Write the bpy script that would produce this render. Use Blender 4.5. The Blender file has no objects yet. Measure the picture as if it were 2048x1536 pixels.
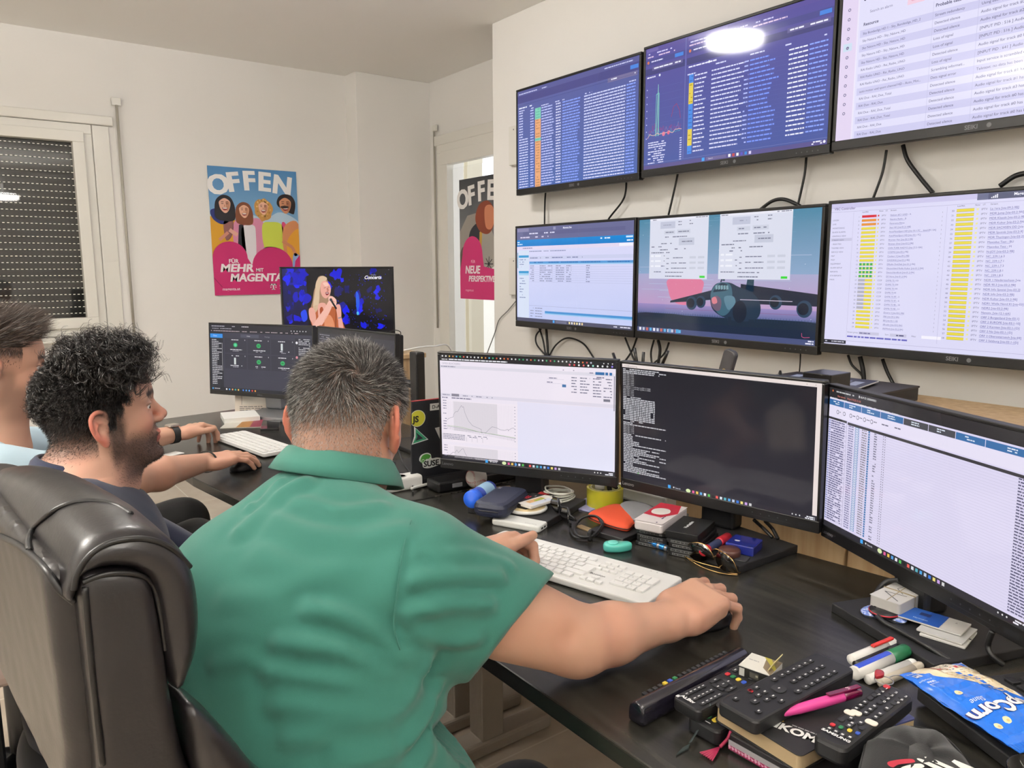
import bpy, bmesh, math, random
import numpy as np
from mathutils import Vector, Matrix, Euler
R_=random.Random(7)
SC=bpy.context.scene; COL=SC.collection
PI=math.pi
# ---------------------------------------------------------------- camera
# room axes: X runs towards the television wall, Y along it, Z up; metres
AX=Vector((0.80389283,-0.09222352,0.58758075)); AY=Vector((-0.59476247,-0.11844944,0.79512725))
AZ=AX.cross(AY)
CAMZ=1.35; FPX=1530.0
RM=Matrix((AX,AY,AZ))            # rows: room axes in (right, down, forward)
def ray(px,py): return RM@Vector((px-1024.0,py-768.0,FPX))
def at(px,py,z):
    d=ray(px,py); t=(z-CAMZ)/d.z; return Vector((d.x*t,d.y*t,z))
def atx(px,py,x):
    d=ray(px,py); t=x/d.x; return Vector((x,d.y*t,CAMZ+d.z*t))
def aty(px,py,y):
    d=ray(px,py); t=y/d.y; return Vector((d.x*t,y,CAMZ+d.z*t))
def away(px,py,dist):
    d=ray(px,py).normalized()*dist; return Vector((d.x,d.y,d.z+CAMZ))
cd=bpy.data.cameras.new('camera'); cam=bpy.data.objects.new('camera',cd); COL.objects.link(cam)
cr=RM@Vector((1,0,0)); cu=RM@Vector((0,-1,0)); cb=RM@Vector((0,0,-1))
cam.matrix_world=Matrix(((cr.x,cu.x,cb.x,0),(cr.y,cu.y,cb.y,0),(cr.z,cu.z,cb.z,CAMZ),(0,0,0,1)))
cd.sensor_fit='HORIZONTAL'; cd.sensor_width=36; cd.lens=36*FPX/2048; cd.clip_start=0.05
SC.camera=cam
# ---------------------------------------------------------------- light and exposure
SC.view_settings.view_transform='Standard'; SC.view_settings.look='None'
SC.view_settings.exposure=0.0; SC.view_settings.gamma=1.0; SC.view_settings.use_curve_mapping=False
wd=bpy.data.worlds.new('sky'); SC.world=wd; wd.use_nodes=True
wn=wd.node_tree.nodes; bg=wn['Background']; bg.inputs[0].default_value=(0.93,0.96,1,1); bg.inputs[1].default_value=1.6
LAMPS=[(1.1,3.05),(-1.3,1.9),(.7,-.7),(-1.3,-1.2)]
LAMP_W=20.0
CEIL=2.705
# ---------------------------------------------------------------- materials
def s2l(c):
    if isinstance(c,str): c=[int(c[i:i+2],16)/255 for i in (0,2,4)]
    elif max(c)>1.001: c=[v/255 for v in c]
    return tuple((v/12.92 if v<=0.04045 else ((v+0.055)/1.055)**2.4) for v in c[:3])
MATS={}
def mat(name,col=(128,128,128),rough=.5,metal=0.,coat=0.,spec=.5,bump=None,noise=None,trans=0.,sheen=0.,sss=0.,ior=1.5,alpha=None):
    if name in MATS: return MATS[name]
    m=bpy.data.materials.new(name); m.use_nodes=True; nt=m.node_tree; b=nt.nodes['Principled BSDF']
    I=b.inputs; c=(*s2l(col),1)
    I['Base Color'].default_value=c; I['Roughness'].default_value=rough; I['Metallic'].default_value=metal
    I['Coat Weight'].default_value=coat; I['Coat Roughness'].default_value=.08
    I['Specular IOR Level'].default_value=spec; I['Transmission Weight'].default_value=trans; I['IOR'].default_value=ior
    I['Sheen Weight'].default_value=sheen
    if sss: I['Subsurface Weight'].default_value=sss; I['Subsurface Radius'].default_value=(.012,.005,.003); I['Subsurface Scale'].default_value=1.0
    tc=nt.nodes.new('ShaderNodeTexCoord')
    if bump:
        sc,st,di=bump; n=nt.nodes.new('ShaderNodeTexNoise'); n.inputs['Scale'].default_value=sc; n.inputs['Detail'].default_value=4
        nt.links.new(tc.outputs['Object'],n.inputs['Vector'])
        bp=nt.nodes.new('ShaderNodeBump'); bp.inputs['Strength'].default_value=st; bp.inputs['Distance'].default_value=di
        nt.links.new(n.outputs[0],bp.inputs['Height']); nt.links.new(bp.outputs[0],I['Normal'])
    if noise:
        sc,c2,lo,hi=noise[:4]; n=nt.nodes.new('ShaderNodeTexNoise'); n.inputs['Detail'].default_value=5
        mp=nt.nodes.new('ShaderNodeMapping'); mp.inputs['Scale'].default_value=sc if isinstance(sc,(tuple,list)) else (sc,)*3
        nt.links.new(tc.outputs['Object'],mp.inputs[0]); nt.links.new(mp.outputs[0],n.inputs['Vector']); n.inputs['Scale'].default_value=1
        r=nt.nodes.new('ShaderNodeValToRGB'); r.color_ramp.elements[0].position=lo; r.color_ramp.elements[1].position=hi
        r.color_ramp.elements[0].color=c; r.color_ramp.elements[1].color=(*s2l(c2),1)
        nt.links.new(n.outputs[0],r.inputs[0]); nt.links.new(r.outputs[0],I['Base Color'])
    MATS[name]=m; return m
def attr_mat(name,rough=.5,emit=0.,sss=0.,bump=None,coat=0.,spec=.5,sheen=0.):
    if name in MATS: return MATS[name]
    m=mat(name,(0,0,0),rough,coat=coat,bump=bump,sss=sss,spec=spec,sheen=sheen); nt=m.node_tree; b=nt.nodes['Principled BSDF']
    a=nt.nodes.new('ShaderNodeVertexColor'); a.layer_name='Col'
    if emit:
        nt.links.new(a.outputs[0],b.inputs['Emission Color']); b.inputs['Emission Strength'].default_value=emit
        b.inputs['Base Color'].default_value=(.012,.012,.014,1)
    else: nt.links.new(a.outputs[0],b.inputs['Base Color'])
    return m
def emat(name,col,st):
    m=bpy.data.materials.new(name); m.use_nodes=True; b=m.node_tree.nodes['Principled BSDF']
    b.inputs['Base Color'].default_value=(*s2l(col),1); b.inputs['Emission Color'].default_value=(*s2l(col),1); b.inputs['Emission Strength'].default_value=st
    MATS[name]=m; return m
PRINT=attr_mat('printed_surface',.45)
PGLOSS=attr_mat('printed_gloss',.25)
DISP=attr_mat('lit_display',.07,emit=1.0,spec=.3)
BLK=mat('black_plastic',(17,17,19),.38)
BLKM=mat('black_matte',(20,20,22),.6)
BEZ=mat('monitor_bezel',(13,13,14),.42)
WHT=mat('white_plastic',(232,232,228),.35)
GREYP=mat('grey_plastic',(120,120,124),.45)
GLASSY=mat('clear_glass',(255,255,255),.02,trans=1.0,ior=1.45)
# ---------------------------------------------------------------- mesh builder
class MB:
    def __init__(s): s.v=[]; s.f=[]; s.c=[]; s.sm=[]; s.m=[]
    def add(s,vs,fs,col=(.5,.5,.5),M=None,smooth=False,cols=None,mi=0):
        o=len(s.v)
        if M is not None: vs=[M@Vector(v) for v in vs]
        s.v.extend([tuple(v) for v in vs])
        for i,f in enumerate(fs):
            s.f.append([o+k for k in f]); s.sm.append(smooth); s.m.append(mi)
            s.c.append([cols[k] for k in f] if cols else col)
        return s
    def bm(s,bm,**k):
        bm.verts.index_update()
        s.add([v.co.copy() for v in bm.verts],[[v.index for v in f.verts] for f in bm.faces],**k); bm.free(); return s
    def box(s,c,size,bev=0,seg=2,rot=None,**k):
        bm=bmesh.new(); bmesh.ops.create_cube(bm,size=1)
        for v in bm.verts: v.co=Vector((v.co.x*size[0],v.co.y*size[1],v.co.z*size[2]))
        if bev: bmesh.ops.bevel(bm,geom=bm.edges[:],offset=min(bev,min(size)*.49),segments=seg,profile=.5,affect='EDGES')
        T=Matrix.Translation(c)
        if rot is not None: T=T@Euler(rot).to_matrix().to_4x4()
        if 'M' in k and k['M'] is not None: T=k.pop('M')@T
        return s.bm(bm,M=T,**k)
    def rrect(s,w,d,h,r=.01,z=0,bev=0,n=6,c=(0,0),**k):   # rounded-corner slab, top edge eased
        o=[]
        for (sx,sy,a0) in ((1,1,0),(-1,1,PI/2),(-1,-1,PI),(1,-1,1.5*PI)):
            for i in range(n+1):
                a=a0+i/n*PI/2; o.append((c[0]+sx*(w/2-r)+math.cos(a)*r,c[1]+sy*(d/2-r)+math.sin(a)*r))
        return s.prism(o,z,z+h,bev,**k)
    def prism(s,o,z0,z1,bev=0,**k):
        cx=sum(p[0] for p in o)/len(o); cy=sum(p[1] for p in o)/len(o)
        mx=max(max(abs(p[0]-cx) for p in o),1e-6); my=max(max(abs(p[1]-cy) for p in o),1e-6)
        n=len(o); rings=[]
        def ring(z,ins): return [(cx+(p[0]-cx)*(1-ins/mx),cy+(p[1]-cy)*(1-ins/my),z) for p in o]
        if bev: rings=[ring(z0,bev),ring(z0+bev*.3,bev*.3),ring(z0+bev,0),ring(z1-bev,0),ring(z1-bev*.3,bev*.3),ring(z1,bev)]
        else: rings=[ring(z0,0),ring(z1,0)]
        vs=[v for r in rings for v in r]; fs=[list(range(n))[::-1],[(len(rings)-1)*n+i for i in range(n)]]
        for j in range(len(rings)-1):
            for i in range(n): fs.append([j*n+i,j*n+(i+1)%n,(j+1)*n+(i+1)%n,(j+1)*n+i])
        return s.add(vs,fs,**k)
    def tube(s,pts,r,n=8,closed=False,caps=True,sm=True,flat=1.0,**k):
        pts=[Vector(p) for p in pts]; N=len(pts); rs=r if isinstance(r,(list,tuple)) else [r]*N
        vs=[];fs=[];up=None
        for i in range(N):
            if closed: t=pts[(i+1)%N]-pts[i-1]
            else: t=pts[min(i+1,N-1)]-pts[max(i-1,0)]
            if t.length<1e-9: t=Vector((0,0,1))
            t.normalize()
            if up is None:
                up=Vector((0,0,1)) if abs(t.z)<.9 else Vector((1,0,0))
            x=up-t*up.dot(t)
            if x.length<1e-6: x=t.orthogonal()
            x.normalize(); up=x; y=t.cross(x)
            for j in range(n):
                a=2*PI*j/n; vs.append(pts[i]+(x*math.cos(a)*flat+y*math.sin(a))*rs[i])
        for i in range(N if closed else N-1):
            a=i*n;b=((i+1)%N)*n
            for j in range(n): fs.append([a+j,a+(j+1)%n,b+(j+1)%n,b+j])
        if caps and not closed: fs.append(list(range(n))[::-1]); fs.append([(N-1)*n+j for j in range(n)])
        return s.add(vs,fs,smooth=sm,**k)
    def cyl(s,a,b,r,r2=None,n=24,sm=True,**k):
        return s.tube([a,b],[r,r if r2 is None else r2],n=n,sm=sm,**k)
    def lathe(s,prof,n=32,M=None,cap=True,**k):   # prof: (r,z) bottom to top, around Z
        vs=[];fs=[]
        for r,z in prof:
            for j in range(n): a=2*PI*j/n; vs.append((r*math.cos(a),r*math.sin(a),z))
        for i in range(len(prof)-1):
            for j in range(n): fs.append([i*n+j,i*n+(j+1)%n,(i+1)*n+(j+1)%n,(i+1)*n+j])
        if cap: fs.append(list(range(n))[::-1]); fs.append([(len(prof)-1)*n+j for j in range(n)])
        k.setdefault('smooth',True)
        return s.add(vs,fs,M=M,**k)
    def ball(s,c,r,n=20,M=None,**k):
        r=r if isinstance(r,(tuple,list)) else (r,)*3; vs=[];fs=[];m=n//2
        for i in range(m+1):
            t=PI*i/m
            for j in range(n):
                a=2*PI*j/n; vs.append((c[0]+r[0]*math.sin(t)*math.cos(a),c[1]+r[1]*math.sin(t)*math.sin(a),c[2]+r[2]*math.cos(t)))
        for i in range(m):
            for j in range(n): fs.append([i*n+j,(i+1)*n+j,(i+1)*n+(j+1)%n,i*n+(j+1)%n])
        return s.add(vs,fs,M=M,smooth=True,**k)
    def build(s,name,mt,parent=None,loc=None,M=None,weld=True):
        me=bpy.data.meshes.new(name); me.from_pydata(s.v,[],s.f)
        for q in (mt if isinstance(mt,(list,tuple)) else [mt]): me.materials.append(q)
        me.polygons.foreach_set('use_smooth',s.sm); me.polygons.foreach_set('material_index',s.m)
        if any(c!=(.5,.5,.5) for c in s.c):
            ca=me.color_attributes.new('Col','FLOAT_COLOR','CORNER'); buf=[]
            for f,c in zip(s.f,s.c):
                if isinstance(c,list):
                    for q in c: buf.extend((*q,1))
                else: buf.extend((*c,1)*len(f))
            ca.data.foreach_set('color',buf)
        me.update()
        o=bpy.data.objects.new(name,me); COL.objects.link(o)
        if loc is not None: o.location=loc
        if M is not None: o.matrix_world=M
        if parent is not None: o.parent=parent
        return o
def tag(o,label=None,cat=None,group=None,kind=None):
    if label: o['label']=label
    if cat: o['category']=cat
    if group: o['group']=group
    if kind: o['kind']=kind
    return o
def thing(name,label,cat,M=None,group=None):
    o=bpy.data.objects.new(name,None); o.empty_display_size=.02; COL.objects.link(o)
    if M is not None: o.matrix_world=M
    return tag(o,label,cat,group)
def struct(name,mb,mt,parent=None):
    o=mb.build(name,mt,parent)
    if parent is None: o['kind']='structure'
    return o
def kids(o): return [c for c in bpy.data.objects if c.parent==o]
def copy_tree(o,parent=None):
    c=o.copy(); COL.objects.link(c); c.parent=parent
    for ch in kids(o): copy_tree(ch,c)
    return c
def lay(p0,p1,z,flip=False):     # frame on a level surface: origin at p0 (pixel of a real corner), x axis towards p1
    a=at(p0[0],p0[1],z); b=at(p1[0],p1[1],z); x=(b-a).normalized(); zz=Vector((0,0,1)); y=zz.cross(x)
    return Matrix(((x.x,y.x,0,a.x),(x.y,y.y,0,a.y),(0,0,1,z),(0,0,0,1)))
def fr(o,x,up=(0,0,1)):
    x=Vector(x).normalized(); z=Vector(up); z=(z-x*z.dot(x)).normalized(); y=z.cross(x)
    return Matrix(((x.x,y.x,z.x,o[0]),(x.y,y.y,z.y,o[1]),(x.z,y.z,z.z,o[2]),(0,0,0,1)))
def spl(pts,n=8,closed=False):   # Catmull-Rom
    P=[Vector(p) for p in pts]; N=len(P); out=[]
    rng=N if closed else N-1
    for i in range(rng):
        if closed: a,b,c,d=P[i-1],P[i],P[(i+1)%N],P[(i+2)%N]
        else: a,b,c,d=P[max(i-1,0)],P[i],P[i+1],P[min(i+2,N-1)]
        for k in range(n):
            t=k/n; out.append(.5*((2*b)+(c-a)*t+(2*a-5*b+4*c-d)*t*t+(3*b-a-3*c+d)*t**3))
    if not closed: out.append(P[-1])
    return out
TXT={}
def text_geo(s,bold=0.,shear=0.,space=1.0):
    key=(s,bold,shear,space)
    if key in TXT: return TXT[key]
    cu=bpy.data.curves.new('t','FONT'); cu.body=s; cu.offset=bold; cu.shear=shear; cu.space_character=space; cu.resolution_u=3; cu.fill_mode='FRONT'
    o=bpy.data.objects.new('t',cu); me=o.to_mesh()
    vs=[tuple(v.co) for v in me.vertices]; fs=[list(p.vertices) for p in me.polygons]
    o.to_mesh_clear(); bpy.data.objects.remove(o); bpy.data.curves.remove(cu)
    TXT[key]=(vs,fs); return vs,fs
LAY=0.00012
class Cv(MB):      # flat printed/lit artwork, pw x ph units (y down) on a W x H metre face; local x right, y up, z out
    def __init__(s,W,H,pw,ph): super().__init__(); s.W=W;s.H=H;s.pw=pw;s.ph=ph
    def P(s,x,y,l): return (x/s.pw*s.W,s.H-y/s.ph*s.H,l*LAY)
    def rect(s,x,y,w,h,c,l=1): return s.poly([(x,y+h),(x+w,y+h),(x+w,y),(x,y)],c,l)
    def grad(s,x,y,w,h,ct,cb,l=0):
        a=s2l(ct);b=s2l(cb); s.add([s.P(x,y+h,l),s.P(x+w,y+h,l),s.P(x+w,y,l),s.P(x,y,l)],[[0,1,2,3]],cols=[b,b,a,a]); return s
    def clip(s,p):
        for ax,lim,sg in ((0,0,1),(0,s.pw,-1),(1,0,1),(1,s.ph,-1)):
            o=[]
            for i in range(len(p)):
                a,b=p[i-1],p[i]; da=(a[ax]-lim)*sg; db=(b[ax]-lim)*sg
                if (da<0)!=(db<0): t=da/(da-db); o.append((a[0]+(b[0]-a[0])*t,a[1]+(b[1]-a[1])*t))
                if db>=0: o.append(b)
            p=o
            if len(p)<3: return []
        return p
    def poly(s,p,c,l=1):
        p=s.clip(list(p))
        if not p: return s
        A=sum(p[i-1][0]*p[i][1]-p[i][0]*p[i-1][1] for i in range(len(p)))
        if A>0: p=p[::-1]
        s.add([s.P(x,y,l) for x,y in p],[list(range(len(p)))],col=s2l(c)); return s
    def blob(s,p,c,l=1,n=5): return s.poly([(v.x,v.y) for v in spl([(a,b,0) for a,b in p],n,True)],c,l)
    def disc(s,x,y,r,c,l=1,ry=None,n=24): ry=ry or r; return s.poly([(x+r*math.cos(2*PI*i/n),y+ry*math.sin(2*PI*i/n)) for i in range(n)],c,l)
    def line(s,p,w,c,l=1):
        for (x0,y0),(x1,y1) in zip(p,p[1:]):
            d=math.hypot(x1-x0,y1-y0) or 1; nx=-(y1-y0)/d*w/2; ny=(x1-x0)/d*w/2
            s.poly([(x0+nx,y0+ny),(x1+nx,y1+ny),(x1-nx,y1-ny),(x0-nx,y0-ny)],c,l)
        return s
    def arc(s,x,y,r,a0,a1,w,c,l=1,n=14): return s.line([(x+r*math.cos(a0+(a1-a0)*i/n),y+r*math.sin(a0+(a1-a0)*i/n)) for i in range(n+1)],w,c,l)
    def text(s,x,y,h,t,c,l=2,bold=0.,shear=0.,w=None,rot=0.,al='l'):   # x,y baseline left; h cap height in units
        if bold>.04:
            e=(bold-.03)*h*.55; 
            for k,q in enumerate((-e,0,e)): s.text(x+q*math.cos(rot),y+q*math.sin(rot),h,t,c,l+k*.3,.03,shear,w,rot,al)
            return s
        vs,fs=text_geo(t,bold,shear)
        if not vs: return s
        xs=max(v[0] for v in vs); k=h/.7; kx=k if w is None else w/xs
        ox=-xs*kx*(.5 if al=='c' else 1 if al=='r' else 0); ca,sa=math.cos(rot),math.sin(rot); out=[]
        for v in vs:
            a=v[0]*kx+ox; b=-v[1]*k; out.append(s.P(x+a*ca-b*sa,y+a*sa+b*ca,l))
        s.add(out,fs,col=s2l(c)); return s
    def greek(s,x,y,w,h,c,l=2,dens=.8,seed=None):   # one row of unreadably small writing
        r=random.Random(seed if seed is not None else R_.random()); cx=x
        while cx<x+w:
            ww=r.uniform(1.2,5)*h
            if cx+ww>x+w: ww=x+w-cx
            if r.random()<dens: s.rect(cx,y,ww,h,c,l)
            cx+=ww+h*.55
        return s
# ================================================================ the room
WY=5.30; WX=2.62; WEND=3.72; AXX=3.04; PY=5.13
WALL=mat('wall_paint',(238,236,231),.75,bump=(60,.15,.002),noise=(1.3,(241,239,235),.35,.7))
CEILM=mat('ceiling_paint',(248,246,241),.8,bump=(50,.1,.002))
# tiled floor: brown grey tiles with pale joints
FLM=mat('floor_tiles',(178,164,148),.22,noise=(6.,(196,184,168),.3,.75),bump=(20,.05,.002))
def _tiles():
    nt=FLM.node_tree; b=nt.nodes['Principled BSDF']; tc=[n for n in nt.nodes if n.type=='TEX_COORD'][0]
    br=nt.nodes.new('ShaderNodeTexBrick'); br.offset=0; br.inputs['Scale'].default_value=1.0
    br.inputs['Brick Width'].default_value=.6; br.inputs['Row Height'].default_value=.6; br.inputs['Mortar Size'].default_value=.003
    mx=nt.nodes.new('ShaderNodeMix'); mx.data_type='RGBA'; src=b.inputs['Base Color'].links[0].from_socket
    br.inputs['Color1'].default_value=(0,0,0,1); br.inputs['Color2'].default_value=(0,0,0,1); br.inputs['Mortar'].default_value=(1,1,1,1)
    mp=nt.nodes.new('ShaderNodeMapping'); mp.inputs['Location'].default_value=(.13,.22,0)
    nt.links.new(tc.outputs['Object'],mp.inputs[0]); nt.links.new(mp.outputs[0],br.inputs['Vector'])
    nt.links.new(br.outputs['Color'],mx.inputs[0]); nt.links.new(src,mx.inputs[6]); mx.inputs[7].default_value=(*s2l((205,195,180)),1)
    nt.links.new(mx.outputs[2],b.inputs['Base Color'])
_tiles()
X0,X1,Y0=-2.6,AXX,-2.4
m=MB(); m.box(((X0+X1)/2,(Y0+WY)/2,-.05),(X1-X0+.4,WY-Y0+.4,.1)); struct('floor',m,FLM)
m=MB(); m.box(((X0+X1)/2,(Y0+WY)/2,CEIL+.05),(X1-X0+.4,WY-Y0+.4,.1)); struct('ceiling',m,CEILM)
# wall opposite: window opening x -0.55 .. 0.845, z 1.00 .. 2.145
wx0,wx1,wz0,wz1=-.62,.80,.955,2.20
def wall_y(mb,y,xa,xb,ops=[],th=.16,z1=CEIL):   # wall facing -Y with openings (x0,x1,z0,z1)
    x=xa
    for (a,b,c,d) in ops:
        mb.box(((x+a)/2,y+th/2,z1/2),(a-x,th,z1))
        if c>0: mb.box(((a+b)/2,y+th/2,c/2),(b-a,th,c))
        mb.box(((a+b)/2,y+th/2,(d+z1)/2),(b-a,th,z1-d)); x=b
    mb.box(((x+xb)/2,y+th/2,z1/2),(xb-x,th,z1)); return mb
struct('wall_back',wall_y(MB(),WY,X0,2.45,[(wx0,wx1,wz0,wz1)]),WALL)
m=MB(); m.box(((2.445+AXX)/2+.05,PY+.16,CEIL/2),(AXX-2.445+.1,.32,CEIL),bev=.004); struct('wall_pilaster',m,WALL)
m=MB(); m.box((WX+.21,(Y0+WEND)/2,CEIL/2),(.42,WEND-Y0,CEIL),bev=.003); struct('wall_right',m,WALL)
# recessed wall with the glazed door
dy0,dy1,dz1=3.80,4.985,2.235
m=MB(); m.box((AXX+.1,(dy1+PY+.1)/2,CEIL/2),(.2,PY+.1-dy1,CEIL)); m.box((AXX+.1,(WEND+dy0)/2-.1,CEIL/2),(.2,dy0-WEND+.2,CEIL))
m.box((AXX+.1,(dy0+dy1)/2,(dz1+CEIL)/2),(.2,dy1-dy0,CEIL-dz1)); struct('wall_alcove',m,WALL)
m=MB(); m.box((X0-.1,(Y0+WY)/2,CEIL/2),(.2,WY-Y0,CEIL)); struct('wall_left',m,WALL)
m=MB(); m.box(((X0+X1)/2,Y0-.1,CEIL/2),(X1-X0,.2,CEIL)); struct('wall_front',m,WALL)
m=MB(); m.box(((X0+2.45)/2,WY-.008,.04),(2.45-X0,.016,.08),bev=.003); struct('baseboard_back',m,WHT)
m=MB(); m.box((WX-.006,(Y0+WEND)/2,.04),(.012,WEND-Y0,.08),bev=.003); struct('baseboard_right',m,WHT)
UPVC=mat('window_frame_white',(232,230,222),.35)
# window
def winframe(mb,x0,x1,z0,z1,y,w,d):
    for (cx,cz,sx,sz) in (((x0+x1)/2,z1-w/2,x1-x0,w),((x0+x1)/2,z0+w/2,x1-x0,w),(x0+w/2,(z0+z1)/2,w,z1-z0),(x1-w/2,(z0+z1)/2,w,z1-z0)):
        mb.box((cx,y,cz),(sx,d,sz-(2*w if sx==w else 0)),bev=.003)
    return mb
wroot=thing('window_1',None,None); wroot['kind']='structure'
winframe(MB(),wx0,wx1+.0,wz0,wz1,WY+.02,.055,.07).build('window_frame',UPVC,wroot)
winframe(MB(),wx0+.045,wx1-.045,wz0+.045,wz1-.045,WY-.005,.062,.07).build('sash',UPVC,wroot)
m=MB(); m.box(((wx0+wx1)/2,WY+.015,(wz0+wz1)/2),(wx1-wx0-.2,.006,wz1-wz0-.2)); m.build('pane',GLASSY,wroot)
m=MB(); m.box(((wx0+wx1)/2,WY-.03,wz0-.02),(wx1-wx0+.12,.12,.03),bev=.006); m.build('window_sill',UPVC,wroot)
m=MB(); m.box(((wx0+wx1)/2+.04,WY-.012,wz1+.03),(wx1-wx0+.16,.024,.055),bev=.005)
m.box((wx1+.05,WY-.006,(wz0+wz1)/2),(.09,.012,wz1-wz0),bev=.003)
m.build('window_trim',UPVC,wroot)
# roller shutter behind the pane, slats; daylight in the slots is put in as glowing pieces
SLAT=mat('shutter_slat',(34,34,35),.5); SLOT=emat('slot_daylight_glow',(255,246,225),.9)
sh=thing('roller_shutter','closed dark grey roller shutter outside the left window, rows of tiny daylight slots','shutter')
m=MB(); ms=MB(); z=wz0+.05; SH=.0385
while z<wz1+.02:
    m.box(((wx0+wx1)/2,WY+.12,z+SH/2),(wx1-wx0,.012,SH-.003),bev=.005)
    x=wx0+.05
    while x<wx1-.03:
        ms.box((x,WY+.1135,z+.0015),(.011,.002,.0032)); x+=.0235
    z+=SH
m.build('slat',SLAT,sh)['kind']='stuff'; ms.build('glow_slot',SLOT,sh)['kind']='stuff'
m=MB(); m.box(((wx0+wx1)/2,WY+.3,(wz0+wz1)/2),(wx1-wx0+.5,.02,wz1-wz0+.5)); struct('wall_outside',m,mat('panel_black',(12,12,12),.9))  # near-black panel closing the window opening behind the shutter
# shutter strap rods with their wall fittings
def rod(x,y,ztop,label,facing):
    t=thing('shutter_rod',label,'rod')
    m=MB(); m.cyl((x,y,.9),(x,y,ztop),.008,n=10); m.build('rod',mat('rod_grey',(176,172,160),.5),t)
    m=MB()
    if facing=='y': m.box((x,y+.006,ztop+.02),(.05,.02,.045),bev=.003)
    else: m.box((x+.006,y,ztop+.02),(.02,.05,.045),bev=.003)
    m.build('wall_fitting',UPVC,t)
p=aty(233,210,WY-.03); rod(p.x,WY-.03,p.z,'thin grey vertical shutter rod on the wall right of the window','y')
p=atx(868,262,AXX-.03); rod(AXX-.03,p.y,p.z,'thin vertical shutter rod in the corner left of the glazed door','x')
# glazed door
d1=thing('door_1',None,None); d1['kind']='structure'
def dframe(mb,x,y0,y1,z0,z1,w,d):
    for (cy,cz,sy,sz) in (((y0+y1)/2,z1-w/2,y1-y0,w),((y0+y1)/2,z0+w/2,y1-y0,w),(y0+w/2,(z0+z1)/2,w,z1-z0),(y1-w/2,(z0+z1)/2,w,z1-z0)):
        mb.box((x,cy,cz),(d,sy,sz-(2*w if sy==w else 0)),bev=.003)
    return mb
dframe(MB(),AXX+.0,dy0,dy1,0,dz1,.06,.07).build('door_frame',UPVC,d1)
dframe(MB(),AXX-.01,dy0+.05,dy1-.05,.02,dz1-.05,.095,.06).build('sash',UPVC,d1)
m=MB(); m.box((AXX+.01,(dy0+dy1)/2,1.1),(.006,dy1-dy0-.26,1.92)); m.build('pane',GLASSY,d1)
m=MB(); m.box((AXX-.02,(dy0+dy1)/2,dz1+.035),(.03,dy1-dy0+.1,.07),bev=.005); m.build('door_trim',UPVC,d1)
# outside the door: balcony wall, column, bright stucco
m=MB(); m.box((AXX+1.15,5.3,1.6),(.1,.5,3.2),bev=.01); m.build('balcony_column',mat('pink_render',(228,196,178),.8))
tag(bpy.data.objects['balcony_column'],'pinkish rendered column outside the glazed door','column')
m=MB(); m.box((AXX+.5,5.28,1.6),(.12,.04,3.2)); m.box((AXX+.5,5.42,1.6),(.05,.04,3.2)); o=m.build('balcony_post',mat('post_cream',(222,216,196),.6)); tag(o,'pale vertical posts just outside the glazed door','post')
m=MB(); m.box((AXX+2.2,5.2,.6),(.1,5.,1.9)); o=m.build('neighbour_wall',mat('white_brick',(240,238,230),.8,bump=(8,.3,.02))); tag(o,'sunlit white wall seen through the glazed door','wall')
m=MB(); m.box((AXX+1.4,5.0,-.05),(2.8,6,.1)); struct('floor_outside',m,mat('terrace_tiles',(190,180,165),.7))
# wall fittings beside the televisions
for (pa,pb,lab) in (((1024,255),(1036,330),'white cable cover plate on the wall beside the upper left television'),((1024,515),(1036,590),'white cable cover plate on the wall beside the lower left television')):
    a=atx(*pa,WX); b=atx(*pb,WX); m=MB(); m.box((WX-.012,(a.y+b.y)/2-.02,(a.z+b.z)/2),(.024,abs(a.y-b.y)+.04,abs(a.z-b.z)),bev=.004)
    o=m.build('cable_cover',UPVC); tag(o,lab,'wall plate')
    tt=MB(); tt.cyl((WX-.026,(a.y+b.y)/2-.02,a.z-.02),(WX-.022,(a.y+b.y)/2-.02,a.z-.02),.004,n=8); tt.build('screw',GREYP,o)
# ceiling lamps; all but the first are added out of view for brightness
LAMPE=emat('lamp_diffuser',(255,251,246),LAMP_W); LAMPS_=emat('lamp_side',(255,251,246),LAMP_W*1.5)
lwhere=['above the far end of the desks','on the left side of the room','behind the photographer near the desk','behind the photographer on the left']
LAMPADD=emat('lamp_added_glow',(255,251,246),LAMP_W*40); LAMPADD2=emat('lamp_added_glow_dim',(255,251,246),LAMP_W*9)
LAMPN=emat('lamp_diffuser_dim',(255,251,246),LAMP_W*3.0)
for i,(x,y) in enumerate(LAMPS):
    dz=0 if i==0 else -.45  # added lamps hang low so their tops can light the ceiling
    t=thing('ceiling_lamp','round white ceiling lamp '+lwhere[i],'lamp',Matrix.Translation((x,y,CEIL)),'ceiling lamps')
    m=MB(); m.lathe([(.165,-.012+dz),(.175,-.010+dz),(.178,dz)],n=40); m.build('lamp_rim',WHT,t)
    m=MB(); m.lathe([(0,-.066+dz),(.140,-.065+dz),(.156,-.060+dz)],n=48,cap=False); m.build('diffuser',LAMPN if i==0 else LAMPE,t)
    m=MB(); m.lathe([(.156,-.060+dz),(.162,-.054+dz),(.164,-.012+dz)],n=48,cap=False); m.build('side_diffuser',LAMPN if i==0 else LAMPS_,t)  # side glow added so more light reaches the ceiling
    if dz:
        m=MB(); m.lathe([(.160,dz+.001),(.150,dz+.006),(0,dz+.008)],n=40,cap=False); m.build('added_up_glow',LAMPADD if i==1 else LAMPADD2,t)  # glowing top added only to brighten the ceiling
        m=MB(); m.cyl((0,0,dz),(0,0,0),.006,n=8); m.build('stem',WHT,t)

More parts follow.
